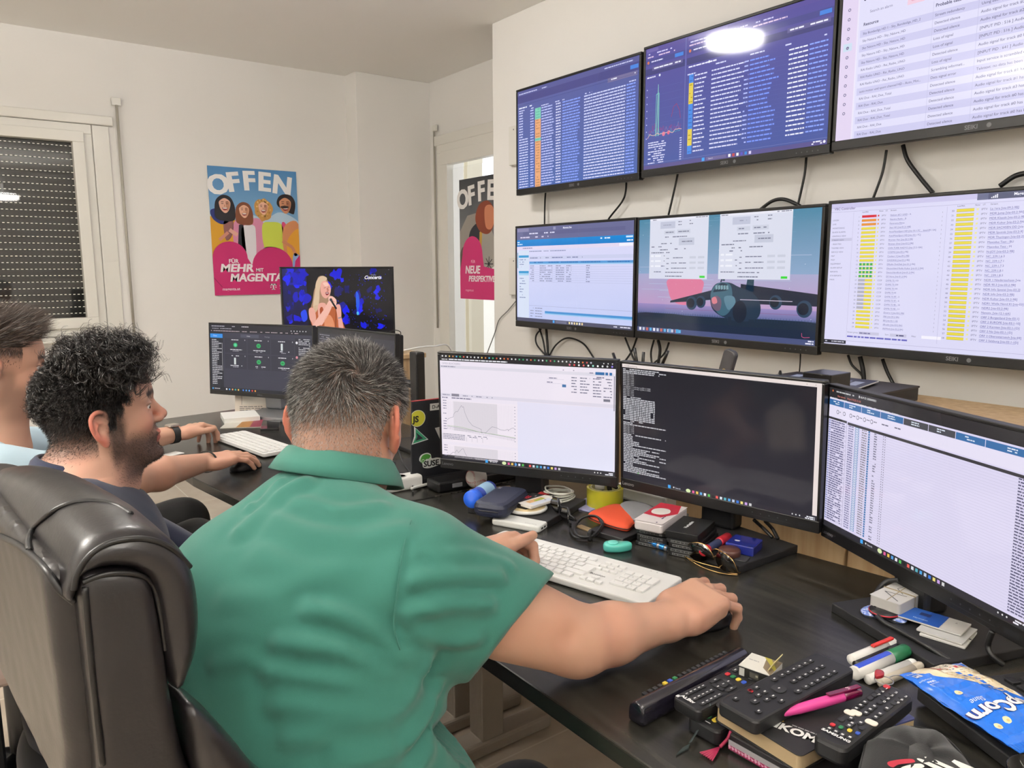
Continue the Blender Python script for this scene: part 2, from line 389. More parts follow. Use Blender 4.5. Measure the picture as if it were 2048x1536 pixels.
# ================================================================ televisions on the wall
TVX=2.50
def brand(c,x,y,h,t,col=(96,96,100),bold=.02,al='c'): c.text(x,y,h,t,col,2,bold=bold,al=al)
def bar_icons(c,x,y,n,s,cols,l=3):
    for i in range(n): c.rect(x+i*s*1.75,y,s,s,cols[i%len(cols)],l)
ICO=['ffffff','c84a4a','f0f0f0','5a5ac8','3a8ad8','d8d0f0']
def make_tv(i,y0,y1,z1,z0,label,draw):
    W=y0-y1; H=z1-z0
    M=Matrix(((0,0,-1,TVX),(-1,0,0,y0),(0,1,0,z0),(0,0,0,1)))    # local x = right on screen, y up, z out of the wall
    t=thing('wall_television',label,'television',M,'televisions mounted on the wall in two rows')
    m=MB(); b=.012; bb=.032; g=.002
    for (x,y,w,h) in ((0,H-b,W,b),(0,0,W,bb),(0,bb,b,H-b-bb),(W-b,bb,b,H-b-bb)): m.box((x+w/2,y+h/2,-.012),(w,h,.03),bev=.0025)
    m.build('bezel',BEZ,t)
    m=MB(); m.box((W/2,H/2,-.035),(W-.012,H-.012,.03),bev=.01); m.box((W/2,H*.42,-.06),(W*.55,H*.5,.04),bev=.012); m.box((W/2,H/2,-.098),(.22,.22,.04)); m.build('back_cover',BLKM,t)
    c=Cv(W-2*b,H-b-bb,1600,900); draw(c); o=c.build('display',DISP,t,M=Matrix.Translation((b,bb,.0002))); 
    c=Cv(W,bb,1600,56); brand(c,800,38,22,'SEIKI',(120,120,124)); c.disc(888,28,12,(110,110,114),2); 
    for k in range(5): c.disc(1370+k*38,30,4,(90,90,94),2,n=8)
    c.build('brand_mark',PRINT,t,M=Matrix.Translation((0,0,.0035)))
    return t
K1='4a559a'
def scr_events(c):
    c.grad(0,0,1600,900,'5a5f9e','4a66ae'); c.rect(0,0,1600,44,'5a5c98'); c.rect(0,44,1600,66,'4c4c8a'); c.rect(0,110,1600,12,'5c62a2')
    c.greek(20,24,420,9,'c8ccf0'); c.greek(1200,20,330,9,'c8ccf0'); c.rect(1500,60,90,30,'4a86e0',2); c.rect(1240,110,340,34,'76709c',2); c.greek(1260,120,300,10,'f0f0ff',3)
    c.greek(20,150,200,11,'e8ecff'); c.rect(1,130,1600,2,'3e4478',2)
    y=196
    for x,w in ((20,90),(180,70),(360,110),(560,60),(660,70),(960,90),(1490,80)): c.greek(x,176,w,9,'d0d4f8')
    k=0
    while y<890:
        hl='7ed0b8' if (k<4 or k==11) else 'e8a878'
        c.rect(268,y-5,86,27,hl,2); c.greek(282,y+3,55,8,'b88050' if hl=='e8a878' else '5cae98',3)
        c.greek(22,y,60 if k<10 else 140,10,'d4daff',dens=1); c.greek(196,y,50,10,'c4ccff',dens=1)
        c.greek(364,y,150+R_.random()*40,10,'c4ccff',dens=1); c.greek(570,y,70,10,'dde0ff',dens=1)
        c.greek(662,y,200+R_.random()*40,10,'8ea8ff',dens=1); c.greek(950,y,500,10,'d4daff',dens=1); c.greek(1462,y,100,10,'8ea8ff',dens=1)
        y+=24.4; k+=1
def scr_split(c):
    c.grad(0,0,1600,900,'5a529e','4a5ca4'); c.rect(0,0,1600,30,'5e549e'); c.rect(0,870,1600,30,'5c5690',1); c.rect(0,858,1600,2,'8088c0',2)
    for (x0,w) in ((0,400),(420,1180)):
        c.rect(x0+10,8,w*.3,22,'7066ac',2); c.greek(x0+30,40,w*.6,9,'d0ccf4'); c.greek(x0+20,62,w*.7,9,'e0c8e4'); c.rect(x0,84,w,40,'4e4e90',2); c.greek(x0+60,98,w*.3,9,'e0e0ff',3)
        c.disc(x0+28,104,11,'d87a5a',3); c.rect(x0+w-100,92,84,26,'4a86e0',3); c.rect(x0,150,w,48,'46467e',2); c.rect(x0+w-330,140,310,30,'646096',3); c.greek(x0+w-310,150,270,10,'f0f0ff',4)
        c.greek(x0+18,210,w*.22,10,'e8e8ff')
    c.rect(404,0,7,860,'6c72b4',3); c.disc(150,214,9,'f0f4ff',3); c.disc(630,214,9,'f0f4ff',3)
    # graph
    for k in range(8): c.rect(18,300+k*52,8,8,'d0d4f8'); c.rect(40,304+k*52,350,1.5,'5a66b0')
    r=random.Random(3); 
    for col,amp,base in (('7a4a9a',60,640),('5aa0d8',55,650),('a83a6a',95,640),('48b8b0',30,655)):
        pts=[(40+i*8,base-abs(r.gauss(0,amp*.35))) for i in range(43)]; c.line(pts,2,col,2)
    c.line([(118,660),(122,350),(150,345),(152,660)],5,'7ac8c0',3); c.line([(128,660),(140,280),(146,660)],4,'9adcc8',3); c.line([(280,540),(300,470),(330,450),(360,500),(372,560)],4,'a03a5c',3)
    c.line([(36,668)]+[(60+i*20,655-r.random()*22) for i in range(16)]+[(388,640)],4,'f0b8a8',4); c.disc(205,652,16,'e07a9a',4); c.disc(255,650,13,'e06a8a',4)
    for k in range(10): c.greek(44,700+k*17,150+r.random()*40,8,'dfe2ff'); c.rect(370,700+k*17,20,8,'d0d4f8')
    # table
    c.greek(430,262,80,9,'d8dcff'); c.greek(690,236,90,9,'d8dcff'); c.greek(940,236,160,9,'d8dcff'); c.greek(1260,236,60,9,'d8dcff'); c.greek(1480,236,80,9,'d8dcff')
    cols=['4a8ee8']*2+['e8d050']*5+['4a8ee8']*6+['e8d050']*4+['4a8ee8']*2
    for k,q in enumerate(cols):
        y=270+k*29.5; c.rect(446,y,42,29,q,2); c.greek(452,y+10,30,8,'3a6ec0' if q[0]=='4' else 'b8a030',3)
        c.greek(500,y+9,70+R_.random()*45,9,'e4e6ff',dens=1); c.greek(655,y+6,230+R_.random()*60,9,'dfe2ff',dens=1); c.greek(940,y+4,36,9,'b8c4ff'); c.greek(985,y+4,150+R_.random()*90,9,'7e9cff',dens=1)
        c.greek(1290,y+2,140,9,'eef0ff',dens=1); c.greek(1440,y,130,9,'8ea8ff',dens=1); c.rect(430,y+29,1150,1,'5c68b0',1)
    c.rect(590,872,26,24,'48a8f0',3); c.rect(630,872,180,22,'706a9c',2); c.text(650,889,11,'Search','d8d8f0',3); bar_icons(c,830,873,6,20,ICO); c.greek(1500,872,60,8,'f0f0ff',3); c.greek(1490,884,75,8,'f0f0ff',3); c.disc(1580,882,9,'f0f0ff',3)
def scr_alarms(c):
    c.rect(0,0,1600,900,'e2e0fa',0); c.rect(0,0,100,900,'e4d6f2'); c.rect(100,0,10,900,'ece6fa')
    c.text(24,72,16,'nuit','8a84a0',bold=.02); 
    for k in range(12): c.disc(46,150+k*54,9,'6c6890',2); c.disc(46,150+k*54,5,'e4d6f2',3)
    c.rect(18,340,56,44,'cfe0f2',2); c.disc(46,366,9,'6c6890',3)
    c.text(150,52,34,'Alarms & events','3e3c62',bold=.02); c.disc(130,40,10,'3e3c62',2); c.disc(130,40,6,'e2e0fa',3)
    c.text(160,122,22,'Overview','4c4a70'); c.disc(142,114,8,'4c4a70'); c.rect(288,88,138,50,'bfe2ee',2); c.text(322,122,22,'Active','3a5a86',3,bold=.02); c.disc(304,114,8,'3a5a86',3)
    c.text(480,122,22,'Masked','4c4a70'); c.text(700,122,22,'PILOT Manager','4c4a70'); c.disc(462,114,8,'4c4a70'); c.disc(682,114,8,'4c4a70')
    c.text(176,196,15,'Search an alarm','7c7aa0'); c.rect(400,168,96,44,'f2cfe2',2); c.text(420,196,16,'Clear','d87a9c',3); c.rect(508,168,90,44,'d6d8f2',2); c.text(524,196,16,'Mask','a8acd0',3)
    c.rect(630,168,190,46,'c2c2ee',2); c.text(664,197,18,'Add Filter','5a568e',3,bold=.01); c.rect(612,164,2,54,'a8a8c8',2)
    c.text(140,262,17,'Resource','4c4a70',bold=.02); c.text(560,262,17,'Probable cause','4c4a70',bold=.02); c.text(800,262,17,'Specific problem','4c4a70',bold=.02)
    A=['Sky Bundesliga HD 1 - Sky_Bundesliga_HD_2','Sky Nature HD - Sky_Nature_HD','Sky Nature HD - Sky_Nature_HD','Sky Nature HD - Sky_Nature_HD','Sky Nature HD - Sky_Nature_HD','RAI Radio UNO - Rai_Radio_UNO','RAI Radio UNO - Rai_Radio_UNO','RAI Radio UNO - Rai_Radio_UNO','auto motor und sport channel HD - Auto_Mot...','RAI Due - RAI_Due_Total','RAI Due - RAI_Due','RAI Due - RAI_Due_Total','RAI Due - RAI_Due_Total','RAI Due - RAI_Due','RAI Due - RAI_Due']
    B=['Stream redundancy','Detected silence','Detected silence','Loss of signal','Loss of signal','Detected silence','Loss of signal','Scrambling informati...','Data signal error','Detected silence','Detected silence','Detected silence','Detected silence','Detected silence','Detected silence']
    C_=['Using backup on input 1 [Service Use Backup Input]','Audio signal for track #3 has been silent for 10 seconds [Audio Signa...','Audio signal for track #2 has been silent for 10 seconds [Audio Signa...','[INPUT PID : 516 ] Audio signal missing, invalid or corrupted for 2.01...','[INPUT PID : 516 ] Audio signal missing, invalid or corrupted for 2.01...','Audio signal for track #0 has been silent for 10 seconds [Audio Signa...','[INPUT PID : 641 ] Audio signal missing, invalid or corrupted for 2.00...','Input service is scrambled on pid 641 [Scrambled Input]','Teletext: no data has been received for 10 seconds [Teletext Data Mi...','Audio signal for track #1 has been silent for 10 seconds [Audio Signa...','Audio signal for track #1 has been silent for 10 seconds [Audio Signa...','Audio signal for track #3 has been silent for 10 seconds [Audio Signa...','Audio signal for track #0 has been silent for 10 seconds [Audio Signa...','Audio signal for track #0 has been silent for 10 seconds [Audio Signa...','Audio signal for track #0 has been silent for 10 seconds [Audio Signa...']
    for k in range(15):
        y=284+k*41
        if k%2==0: c.rect(122,y,1478,41,'cfcdf0',1)
        c.text(140,y+27,13,A[k],'5c5a86',2); c.text(560,y+27,14,B[k],'504e78',2); c.text(800,y+27,14.5,C_[k],'504e78',2)
    c.rect(548,230,1.5,670,'bcbade',2); c.rect(786,230,1.5,670,'bcbade',2); c.rect(1440,230,1.5,670,'bcbade',2)
    c.rect(1180,740,400,84,'f4f2fe',3); c.rect(1196,756,60,54,'bebbe4',4); c.rect(1284,754,120,56,'f2bcd6',4); c.rect(1424,754,120,56,'f2bcd6',4); c.text(1214,795,26,'^','4a4878',5,bold=.02); c.text(1360,792,20,'0','5a3050',5,bold=.02); c.text(1500,792,20,'0','5a3050',5,bold=.02); c.disc(1316,782,14,'c84a80',5); c.disc(1316,782,11,'f2bcd6',6); c.disc(1456,782,14,'c84a80',5); c.disc(1456,782,11,'f2bcd6',6)
def scr_mail(c):
    c.grad(0,0,1600,900,'dfdcf8','c2ccf4'); c.rect(0,0,1600,115,'6a6c96',1); c.rect(10,6,180,32,'8a88ae',2); c.rect(100,42,1400,32,'62648e',2); c.greek(120,52,460,12,'dcdcf4',3); c.greek(10,86,480,12,'d8d0e8',3); c.rect(560,8,36,26,'9698ba',3); c.text(700,30,16,'Magenta Des','f0f0ff',3,bold=.02)
    c.grad(0,115,1600,62,'0c8ad8','0a7ccc',2); c.greek(10,132,80,10,'e0f0ff',3); c.greek(10,152,80,10,'e0f0ff',3); c.greek(1200,126,120,12,'e0f0ff',3); c.rect(1510,122,80,14,'d0e8ff',3); c.greek(1520,152,70,12,'e0f0ff',3)
    c.rect(0,177,1600,32,'e2d8f0',1); c.greek(50,190,200,9,'8a88b0'); c.rect(1430,180,160,24,'f2f0fe',2)
    c.rect(8,235,10,150,'4aa0b8',2); c.rect(18,215,175,660,'d6e0f4',1); c.rect(30,262,160,22,'3a9cd4',2); c.rect(30,412,160,22,'3a9cd4',2); c.rect(30,434,160,20,'a4d0ee',2)
    for y in (300,322,344,368,480,505,530,560,585,610,640,665): c.greek(42,y,R_.uniform(20,110),8,'7c8cb8',3)
    c.greek(200,222,540,8,'8a90b8'); c.rect(200,272,1400,30,'ccd0ee',1); c.greek(212,284,760,9,'8086b0'); c.rect(200,322,1400,20,'5a9cd8',2); c.rect(200,342,1400,10,'a0ccf0',2); c.greek(212,327,1370,9,'3a78b8',3)
    for k in range(8): y=360+k*20; c.greek(212,y,60,8,'8a90b4'); c.greek(360,y,190,8,'8a90b4'); c.greek(600,y,120,8,'8a90b4'); c.greek(750,y,70,8,'8a90b4'); c.greek(1020,y,50,8,'8a90b4'); c.rect(200,y+14,1400,1.5,'a8aed4')
    c.rect(200,742,1400,2,'8a92c0',2); c.rect(440,788,1160,20,'4a94d4',2); c.rect(440,808,1160,10,'90c4ec',2)
    for k in range(4): c.greek(215,762+k*26,50,8,'8a90b4'); c.greek(290,762+k*26,110,8,'8a90b4')
    c.rect(0,866,1600,34,'4a4c66',3); c.rect(560,870,26,24,'48a8f0',4); c.rect(600,872,160,22,'6c6e88',4); bar_icons(c,790,873,6,20,['f0e0a0','e8e8e8','f0d8a0'],4); c.greek(1380,878,200,9,'e8e8f8',4)
def scr_plane(c):
    c.grad(0,0,1600,430,'4a86a4','8aa6c8'); c.grad(0,430,1600,240,'a8a8cc','b89ac4'); c.grad(0,670,1600,80,'9a8ac0','5c6a9a'); c.rect(0,750,1600,120,'10243e',1)
    r=random.Random(5)
    for k in range(46): y=r.uniform(20,640); c.rect(r.uniform(0,1100),y,r.uniform(120,500),3,'b6c2dc' if y>300 else '6a9cba',1)
    for k in range(30): c.disc(r.uniform(0,1600),r.uniform(0,760),2.5,'e0ecf4',2,n=6)
    c.blob([(330,470),(640,470),(656,560),(600,640),(480,670),(370,640),(325,560)],'dc7a9c',2)
    c.rect(300,700,1200,4,'8a6a98',2)
    for k in range(70): c.rect(k*23,735-r.random()*5,2,34,'1c3450',3)
    c.rect(0,742,1600,2,'2c4466',3); c.blob([(-10,752),(300,742),(700,756),(1200,744),(1620,750),(1620,800),(-10,800)],'12283c',2)
    D='16283c'
    # wings, tail, engines, fuselage of the parked plane
    c.poly([(345,655),(350,640),(770,545),(900,530),(860,610),(560,640)],D,4); c.poly([(1000,500),(1600,560),(1600,640),(1000,640)],'101e34',4)
    c.poly([(880,455),(900,430),(1050,405),(1330,415),(1340,428),(1120,428),(1060,425)],D,4); c.poly([(1060,420),(1110,420),(1110,560),(1040,560)],'2a4658',4); c.poly([(845,400),(858,400),(862,480),(838,480)],'2a4658',4); c.poly([(820,490),(850,400),(858,400),(832,490)],D,4)
    for (x,y,s) in ((560,652,52),(648,640,46),(1290,622,50),(1510,660,58)): c.disc(x,y,s,'24405a',5); c.disc(x-8,y,s*.7,'0e1a2c',6); 
    c.blob([(740,560),(790,500),(900,492),(980,520),(1100,560),(1170,640),(1150,740),(1000,770),(860,745),(770,700),(738,640)],'1a3248',6)
    c.blob([(738,600),(760,530),(820,492),(900,500),(930,560),(925,680),(860,735),(790,700)],'3c6478',7); c.blob([(760,560),(820,500),(880,505),(890,545),(800,560)],'1c3446',8)
    for k in range(5): c.poly([(778+k*24,515),(796+k*24,511),(800+k*24,540),(782+k*24,545)],'7aa0ac',9)
    c.blob([(742,620),(790,590),(835,620),(830,690),(790,700),(752,665)],'6c5a70',8); c.blob([(750,610),(785,600),(800,640),(762,650)],'d8808c',9); c.blob([(860,600),(940,590),(960,640),(900,690)],'5a8296',8)
    c.rect(1000,610,420,4,'d0c8dc',7); c.rect(900,740,30,60,D,7); c.rect(1080,750,40,50,D,7); c.disc(1000,700,60,'0e1c30',7,ry=80)
    # two tool windows
    for (x0,y0,w,h) in ((118,-4,580,474),(800,-6,592,474)):
        c.rect(x0,max(y0,0),w,h+min(y0,0),'d9dcec',8); c.rect(x0,0,w,16,'e8e8f4',9); c.greek(x0+10,6,60,7,'8a8ca0',10); c.greek(x0+w-120,4,110,7,'8a8ca0',10)
        c.rect(x0+110,28,150,52,'c0c4d8',9); c.greek(x0+140,50,90,7,'9a9eb8',10)
        for (a,b) in ((290,30),(290,52),(400,26),(400,50)): c.greek(x0+a,b,34,7,'7c8098',10)
        c.rect(x0+150,96,110,30,'ccd0e0',9); c.rect(x0+280,92,130,32,'ccd0e0',9); c.greek(x0+165,106,80,8,'7c8098',10); c.greek(x0+292,104,105,8,'7c8098',10)
        c.greek(x0+160,142,260,8,'7c8098',10); c.rect(x0+300,158,150,54,'c4c8da',9); c.greek(x0+330,180,100,8,'7c8098',10); c.greek(x0+120,192,110,7,'7c8098',10)
        c.greek(x0+20,216,110,7,'6a6e88',10); c.greek(x0+110,240,80,7,'6a6e88',10); c.greek(x0+260,236,110,7,'6a6e88',10); c.greek(x0+20,262,190,7,'6a6e88',10)
        for k in range(3):
            y=284+k*40; c.rect(x0+16,y,30,14,'eceef8',9); c.rect(x0+60,y,60,14,'eceef8',9); c.greek(x0+125,y+3,36,7,'7c8098',10); c.greek(x0+180,y+24,24,7,'7c8098',10); c.greek(x0+230,y+20,150,7,'7c8098',10); c.rect(x0+410,y+14,60,16,'c8ccdc',9); c.rect(x0+490,y+14,60,16,'c8ccdc',9)
        c.greek(x0+20,412,120,7,'7c8098',10); c.greek(x0+170,416,180,7,'7c8098',10); c.greek(x0+170,446,170,7,'6a6e88',10); c.rect(x0+w-70,444,50,16,'3cd83c',10)
    c.rect(0,862,1600,38,'46507c',2)
    for k in range(12): c.rect(22+k*38,866,22,24,['e8e8f0','c0c8d8','c86a5a','5ab0e0'][k%4],3)
    c.rect(334,862,30,30,'5a90c0',4); c.rect(410,862,30,30,'4aa0d8',4); c.greek(1530,868,60,9,'e8e8f8',4); c.greek(1530,884,60,9,'e8e8f8',4)
    c.line([(1500,820),(1502,845),(1520,850),(1560,846)],3,'e05a8a',3)
def scr_streams(c):
    c.rect(0,0,1600,900,'dcdaf6',0); c.rect(0,0,1600,30,'cbc6ea'); c.text(20,40,15,'VBC Controller','8a80b0',2,bold=.02); c.rect(0,52,1600,2,'b4b0d4')
    c.rect(150,60,2,800,'c4c0e0')
    SB=['LOGIN','LIVE','MONITORING','BLADE ALARMS','GRAPHICS VIEW','STREAM VIEW','- SELECTED','THUMBS VIEW','SERVICE VIEW','MAP','MOP','EQUIPMENT','ALARM SETUP','REPORTS','ETR REPORTS','MAIN']
    c.rect(8,218,140,18,'c8c6e2',1)
    for k,t in enumerate(SB): c.text(14,108+k*25.2,9,t,'6c6a90',2)
    c.text(206,66,9,'Last96h','5c5a80'); c.text(312,66,9,'Now','5c5a80'); c.text(352,66,9,'I.F.','5c5a80'); c.text(382,66,9,'Stream','5c5a80')
    c.text(760,66,9,'Last96h','5c5a80'); c.text(852,66,9,'Now','5c5a80'); c.text(892,66,9,'I.F.','5c5a80'); c.text(930,66,9,'Stream','5c5a80')
    L=['Nielsen #C1 UHD - A','Nautica Radio - B','Panorama Elmas','3sat HD [vie-01.2-10B]','AutoMotoSport HD [vie-10.1-7C _ dead-09.13A]','AutoMotoSport HD [vie-10.1-7C]','Bremen Vier [vie-03.2-9B]','Bremen Zwei [vie-03.2-9B]','CNN TURK RADYO [vie-12.2-10A]','COSMO [vie-03.2-9B]','Couleur 3 [vie-09.2-9B]','DASDING [vie-03.2-9B]','DRadio DokDeb [vie-01.2-9A]','Deutschland Radio Kultur [vie-01.2-9A]','Deutschlandfunk [vie-01.2-9A]','DF Nova [vie-01.2-9A]']+['DVMS TS %s'%q for q in ('103','230','241','81','97 - 3','97 - 4','98 - 10','98 - 11')]+['Doxtra 3 [vie-03.2-9B]','FRE [vie-03.2-9A]','RR [vie-02.1-10]','dRradio [vie-03.2-9A]','AltWerk [vie-03.2-9A]']
    Rr=['La 1era [vie-09.2-9B]','MDR Jump [vie-03.2-9A]','MDR Klassik [vie-03.2-9B]','MDR Kultur [vie-03.2-9A]','MDR SACHSEN DD [vie-03]','MDR Sputnik [vie-03.2-9]','MDR Thuringen [vie-03.2]','Maxodus Test - BU','Maxodus Test - M','N-JOY [vie-03.2-9B]','NC_239.1.6.3','NC_239.1.7.1','NC_239.1.7.3','NC_239.1.8.1','NC_239.1.8.3','NDR 1 Niedersachsen [vie','NDR 90.3 [vie-03.2-9B]','NDR Info Spezial [vie-03.2]','NDR Info [vie-03.2-9B]','NDR Kultur [vie-03.2-9B]','NDR1 Welle Nord KI [vie-03]','NDR2 [vie-03.2-9B]','Nanotv. [vie-12.1-6A]','ORF 2 Burgenland [vie-03.1]','ORF 2 EUROPE [vie-03.1-10]','ORF 2 Karnten [vie-03.1-1D]','ORF 2 No [vie-03.1-1D]','ORF 2 Oberosterreich [vie-03]','ORF 2 Salzburg [vie-03.1-1D]']
    for k in range(29):
        y=82+k*24.6; col='d82838' if k==0 else 'e8943a' if k<3 else 'eada4a'
        if 12<=k<16:
            c.rect(206,y,92,15,'dfe07a',2)
            for q in range(4): c.rect(208+q*23,y,15,15,'3fae58',3)
        elif 16<=k<24: c.rect(206,y,44,15,'b0b0c4',2); c.rect(250,y,48,15,'eada4a',2)
        else: c.rect(206,y,92,15,col,2)
        if k>2: c.rect(206,y+14,92,1.5,'b8a830',3)
        c.rect(306,y+2,9,10,col if k<3 else 'e8e08a',2); c.text(184,y+13,9,str(k+1),'6c6a90',2); c.text(330,y+13,9.5,'IPTV' if not 16<=k<24 else 'CCIF',  '6c6a90',2); c.text(382,y+13,9.5,L[k],'5a58a0',2); c.rect(382,y+16,len(L[k])*5.4,1.2,'7a78c0',2); c.text(680,y+13,9,'1','6c6a90',2)
        y=78+k*25.9; c.rect(758,y,92,16,'eada4a',2); c.rect(758,y+15,92,2,'b8a830',3); c.rect(758,y,92,1.5,'b8a830',3); c.rect(862,y+2,11,11,'eae4a0',2); c.text(732,y+14,10,str(30+k),'6c6a90',2); c.text(886,y+14,11,'IPTV','6c6a90',2); c.text(930,y+14,11.5,Rr[k],'504ea0',2); c.rect(930,y+17,len(Rr[k])*6.6,1.4,'6a68c0',2)
    for q in (706,): c.rect(q,60,1.5,790,'b8b4d8',2)
    c.rect(1270,60,1.5,790,'b8b4d8',2)
    c.text(156,820,9,'Stream group','6c6a90'); c.rect(232,808,130,18,'c8c6e0',2); c.greek(236,813,70,8,'7c7aa4',3); c.text(400,820,9,'Sort','6c6a90'); c.rect(430,808,100,18,'c8c6e0',2); c.greek(434,813,80,8,'5c5a84',3); c.text(560,820,9,'Filter','6c6a90'); c.rect(618,808,110,18,'f4f2fe',2); c.greek(156,838,380,10,'6a68c0',2,dens=1)
    c.rect(0,872,150,22,'2a2a38',3); c.greek(8,879,130,7,'c0c0d0',4); c.rect(150,872,1450,2,'b4b0d4',2)
    c.rect(860,0,740,36,'565a78',3); c.rect(860,0,56,36,'6a6e8e',4)
    for q in range(4): c.rect(930+q*9,24-q*5,6,6+q*5,'f4f4ff',4)
    c.text(1040,22,15,'Magenta Des...','f4f4ff',4,bold=.02)
D_=TVX; Zc=CAMZ
TV=[(1.334,.976,.3655,.1515,'upper left wall television with a dark blue table and an orange and green column',scr_events),
 (.9705,.6150,.3705,.1545,'upper middle wall television, dark blue split screen with a yellow and blue column',scr_split),
 (.6125,.2550,.3735,.1565,'upper right wall television cut by the frame, lilac alarm list on a white page',scr_alarms),
 (1.338,.981,.0880,-.1258,'lower left wall television with a pale page under a bright blue header bar',scr_mail),
 (.9775,.6165,.0872,-.1255,'lower middle wall television showing a parked aeroplane and a pink sun',scr_plane),
 (.6120,.2550,.0900,-.1200,'lower right wall television listing streams with yellow bars',scr_streams)]
for i,(a,b,c_,d_,lab,fn) in enumerate(TV): make_tv(i,a*D_,b*D_,c_*D_+Zc,d_*D_+Zc,lab,fn)
CABLE=mat('black_cable',(14,14,15),.5)
def wire(name,label,pts,r=.004,m=CABLE,n=8,cat='cable',group=None,closed=False):
    b=MB(); b.tube(spl(pts,n,closed),r,n=8,closed=closed); o=b.build(name,m); return tag(o,label,cat,group)
def wall_wire(px,label,r=.0045,off=.03,m=CABLE): return wire('hanging_cable',label,[atx(x,y,WX-off) for x,y in px],r,m,group='cables hanging below the televisions')
wall_wire([(1093,370),(1090,400),(1089,455)],'thin black cable hanging between the two left televisions, leftmost')
wall_wire([(1253,355),(1251,385),(1243,405),(1218,437),(1214,450)],'black cable bending left below the right end of the upper left television')
wall_wire([(1356,345),(1352,365),(1337,430)],'black cable hanging below the left part of the upper middle television')
wall_wire([(1613,310),(1609,350),(1597,405),(1595,415)],'black cable hanging below the right part of the upper middle television')
wall_wire([(1520,420),(1545,402),(1570,399),(1600,412)],'thick black cable loop arching just over the lower middle television',.007)
wall_wire([(1773,300),(1765,345),(1747,395),(1745,400)],'black cable hanging left of its neighbour under the upper right television')
wall_wire([(1806,290),(1815,320),(1840,355),(1866,386)],'thick black cable slanting right under the upper right television',.007)
wall_wire([(2000,372),(2030,352),(2060,345)],'thick black cable over the lower right television at the frame edge',.008)
wall_wire([(1082,658),(1072,672),(1074,690),(1092,712),(1096,720)],'black cable curling left below the lower left television')
wall_wire([(1078,655),(1086,680),(1092,715)],'black cable dropping straight below the left end of the lower left television',.005)
wall_wire([(1092,655),(1095,690),(1096,722)],'thicker black cable joining the bundle below the lower left television',.007)
wall_wire([(1097,715),(1112,690),(1135,676),(1165,686),(1185,712),(1195,730)],'black cable arching right from the bundle below the lower left television')
wall_wire([(1094,705),(1096,730),(1096,760)],'bound black cable bundle running down behind the left monitor',.012)
wall_wire([(1250,675),(1262,705),(1274,735)],'black cable crossing left to right below the lower left television corner')
wall_wire([(1274,675),(1262,705),(1240,735)],'black cable crossing right to left below the lower left television corner')
wall_wire([(1308,680),(1302,705),(1304,730)],'black cable hanging below the left end of the lower middle television')
wall_wire([(1316,680),(1320,700),(1316,730)],'thick black cable hanging below the left end of the lower middle television',.007)
wall_wire([(1338,685),(1328,708),(1306,728)],'black cable slanting left below the lower middle television')
wall_wire([(1601,705),(1600,730),(1598,750),(1596,765)],'very thin black cable hanging below the right end of the lower middle television',.0025)
wall_wire([(1696,710),(1704,730),(1722,748),(1730,765)],'black cable bending right below the left end of the lower right television')
wall_wire([(1720,713),(1726,740),(1728,765)],'thick black cable hanging below the lower right television',.008)
wall_wire([(1765,718),(1775,745),(1788,770)],'rightmost black cable slanting below the lower right television',.006)
wall_wire([(1032,602),(1015,622),(998,640),(990,665),(975,705),(972,720)],'thin grey cable sagging left of the lower left television',.003,.01,mat('grey_cable',(130,130,126),.5))

# ================================================================ desks and cabinets
def wood(name,c1,c2,sc,rough,bump=.1):
    m=mat(name,c1,rough,noise=(sc,c2,.35,.68)); nt=m.node_tree; b=nt.nodes['Principled BSDF']
    n=[q for q in nt.nodes if q.type=='TEX_NOISE'][0]; bp=nt.nodes.new('ShaderNodeBump'); bp.inputs['Strength'].default_value=bump; bp.inputs['Distance'].default_value=.001
    nt.links.new(n.outputs[0],bp.inputs['Height']); nt.links.new(bp.outputs[0],b.inputs['Normal']); return m
DESK=wood('black_woodgrain',(24,23,21),(50,48,43),(60,5,5),.27,.25)
OAK=wood('oak_veneer',(176,146,108),(198,172,134),(40,40,3.2),.5)
METG=mat('grey_powder_coat',(158,148,136),.5)
def desk(name,label,o,legs):
    t=thing(name,label,'desk')
    m=MB(); m.prism(o,.712,.74,.003); m.build('desktop',DESK,t)
    for (x,y) in legs:
        m=MB(); m.box((x,y,.37),(.075,.06,.66),bev=.004)
        for k in range(14): m.box((x-.038,y-.026+k*.004,.37),(.003,.0014,.64))
        l=m.build('leg',METG,t); m=MB(); m.box((x-.09,y,.022),(.60,.075,.044),bev=.012,seg=3); m.build('foot',METG,l)
        m=MB(); m.box((x,y,.695),(.6,.06,.03),bev=.003); m.build('support_bar',METG,t)
    m=MB(); m.box((sum(l[0] for l in legs)/2+.0,(legs[0][1]+legs[-1][1])/2,.69),(.05,abs(legs[0][1]-legs[-1][1])+.06,.04),bev=.003); m.build('crossbeam',METG,t)
    return t
desk('desk','long black woodgrain desk in front of the three joined monitors',[(.655,-.55),(1.5,-.55),(1.46,.7),(1.43,.93),(1.43,1.725),(.634,1.725),(.645,.9)][::1],[(1.13,1.655),(1.13,-.3)])
desk('desk','black woodgrain desk at the window end with the small white keyboard',[(.625,1.735),(1.43,1.735),(1.43,3.45),(.50,3.32),(.545,2.33)],[(1.13,1.80),(1.05,3.2)])
# oak panelled low cabinet behind the monitors
t=thing('cabinet','oak veneer low cabinet running behind the three joined monitors','cabinet')
m=MB(); m.box((2.03,.55,.47),(.96,3.1,.94),bev=.003); m.build('body',OAK,t)
for k in range(5):
    m=MB(); m.box((1.54,-.70+k*.62,.475),(.016,.612,.90),bev=.002); m.build('door',OAK,t)
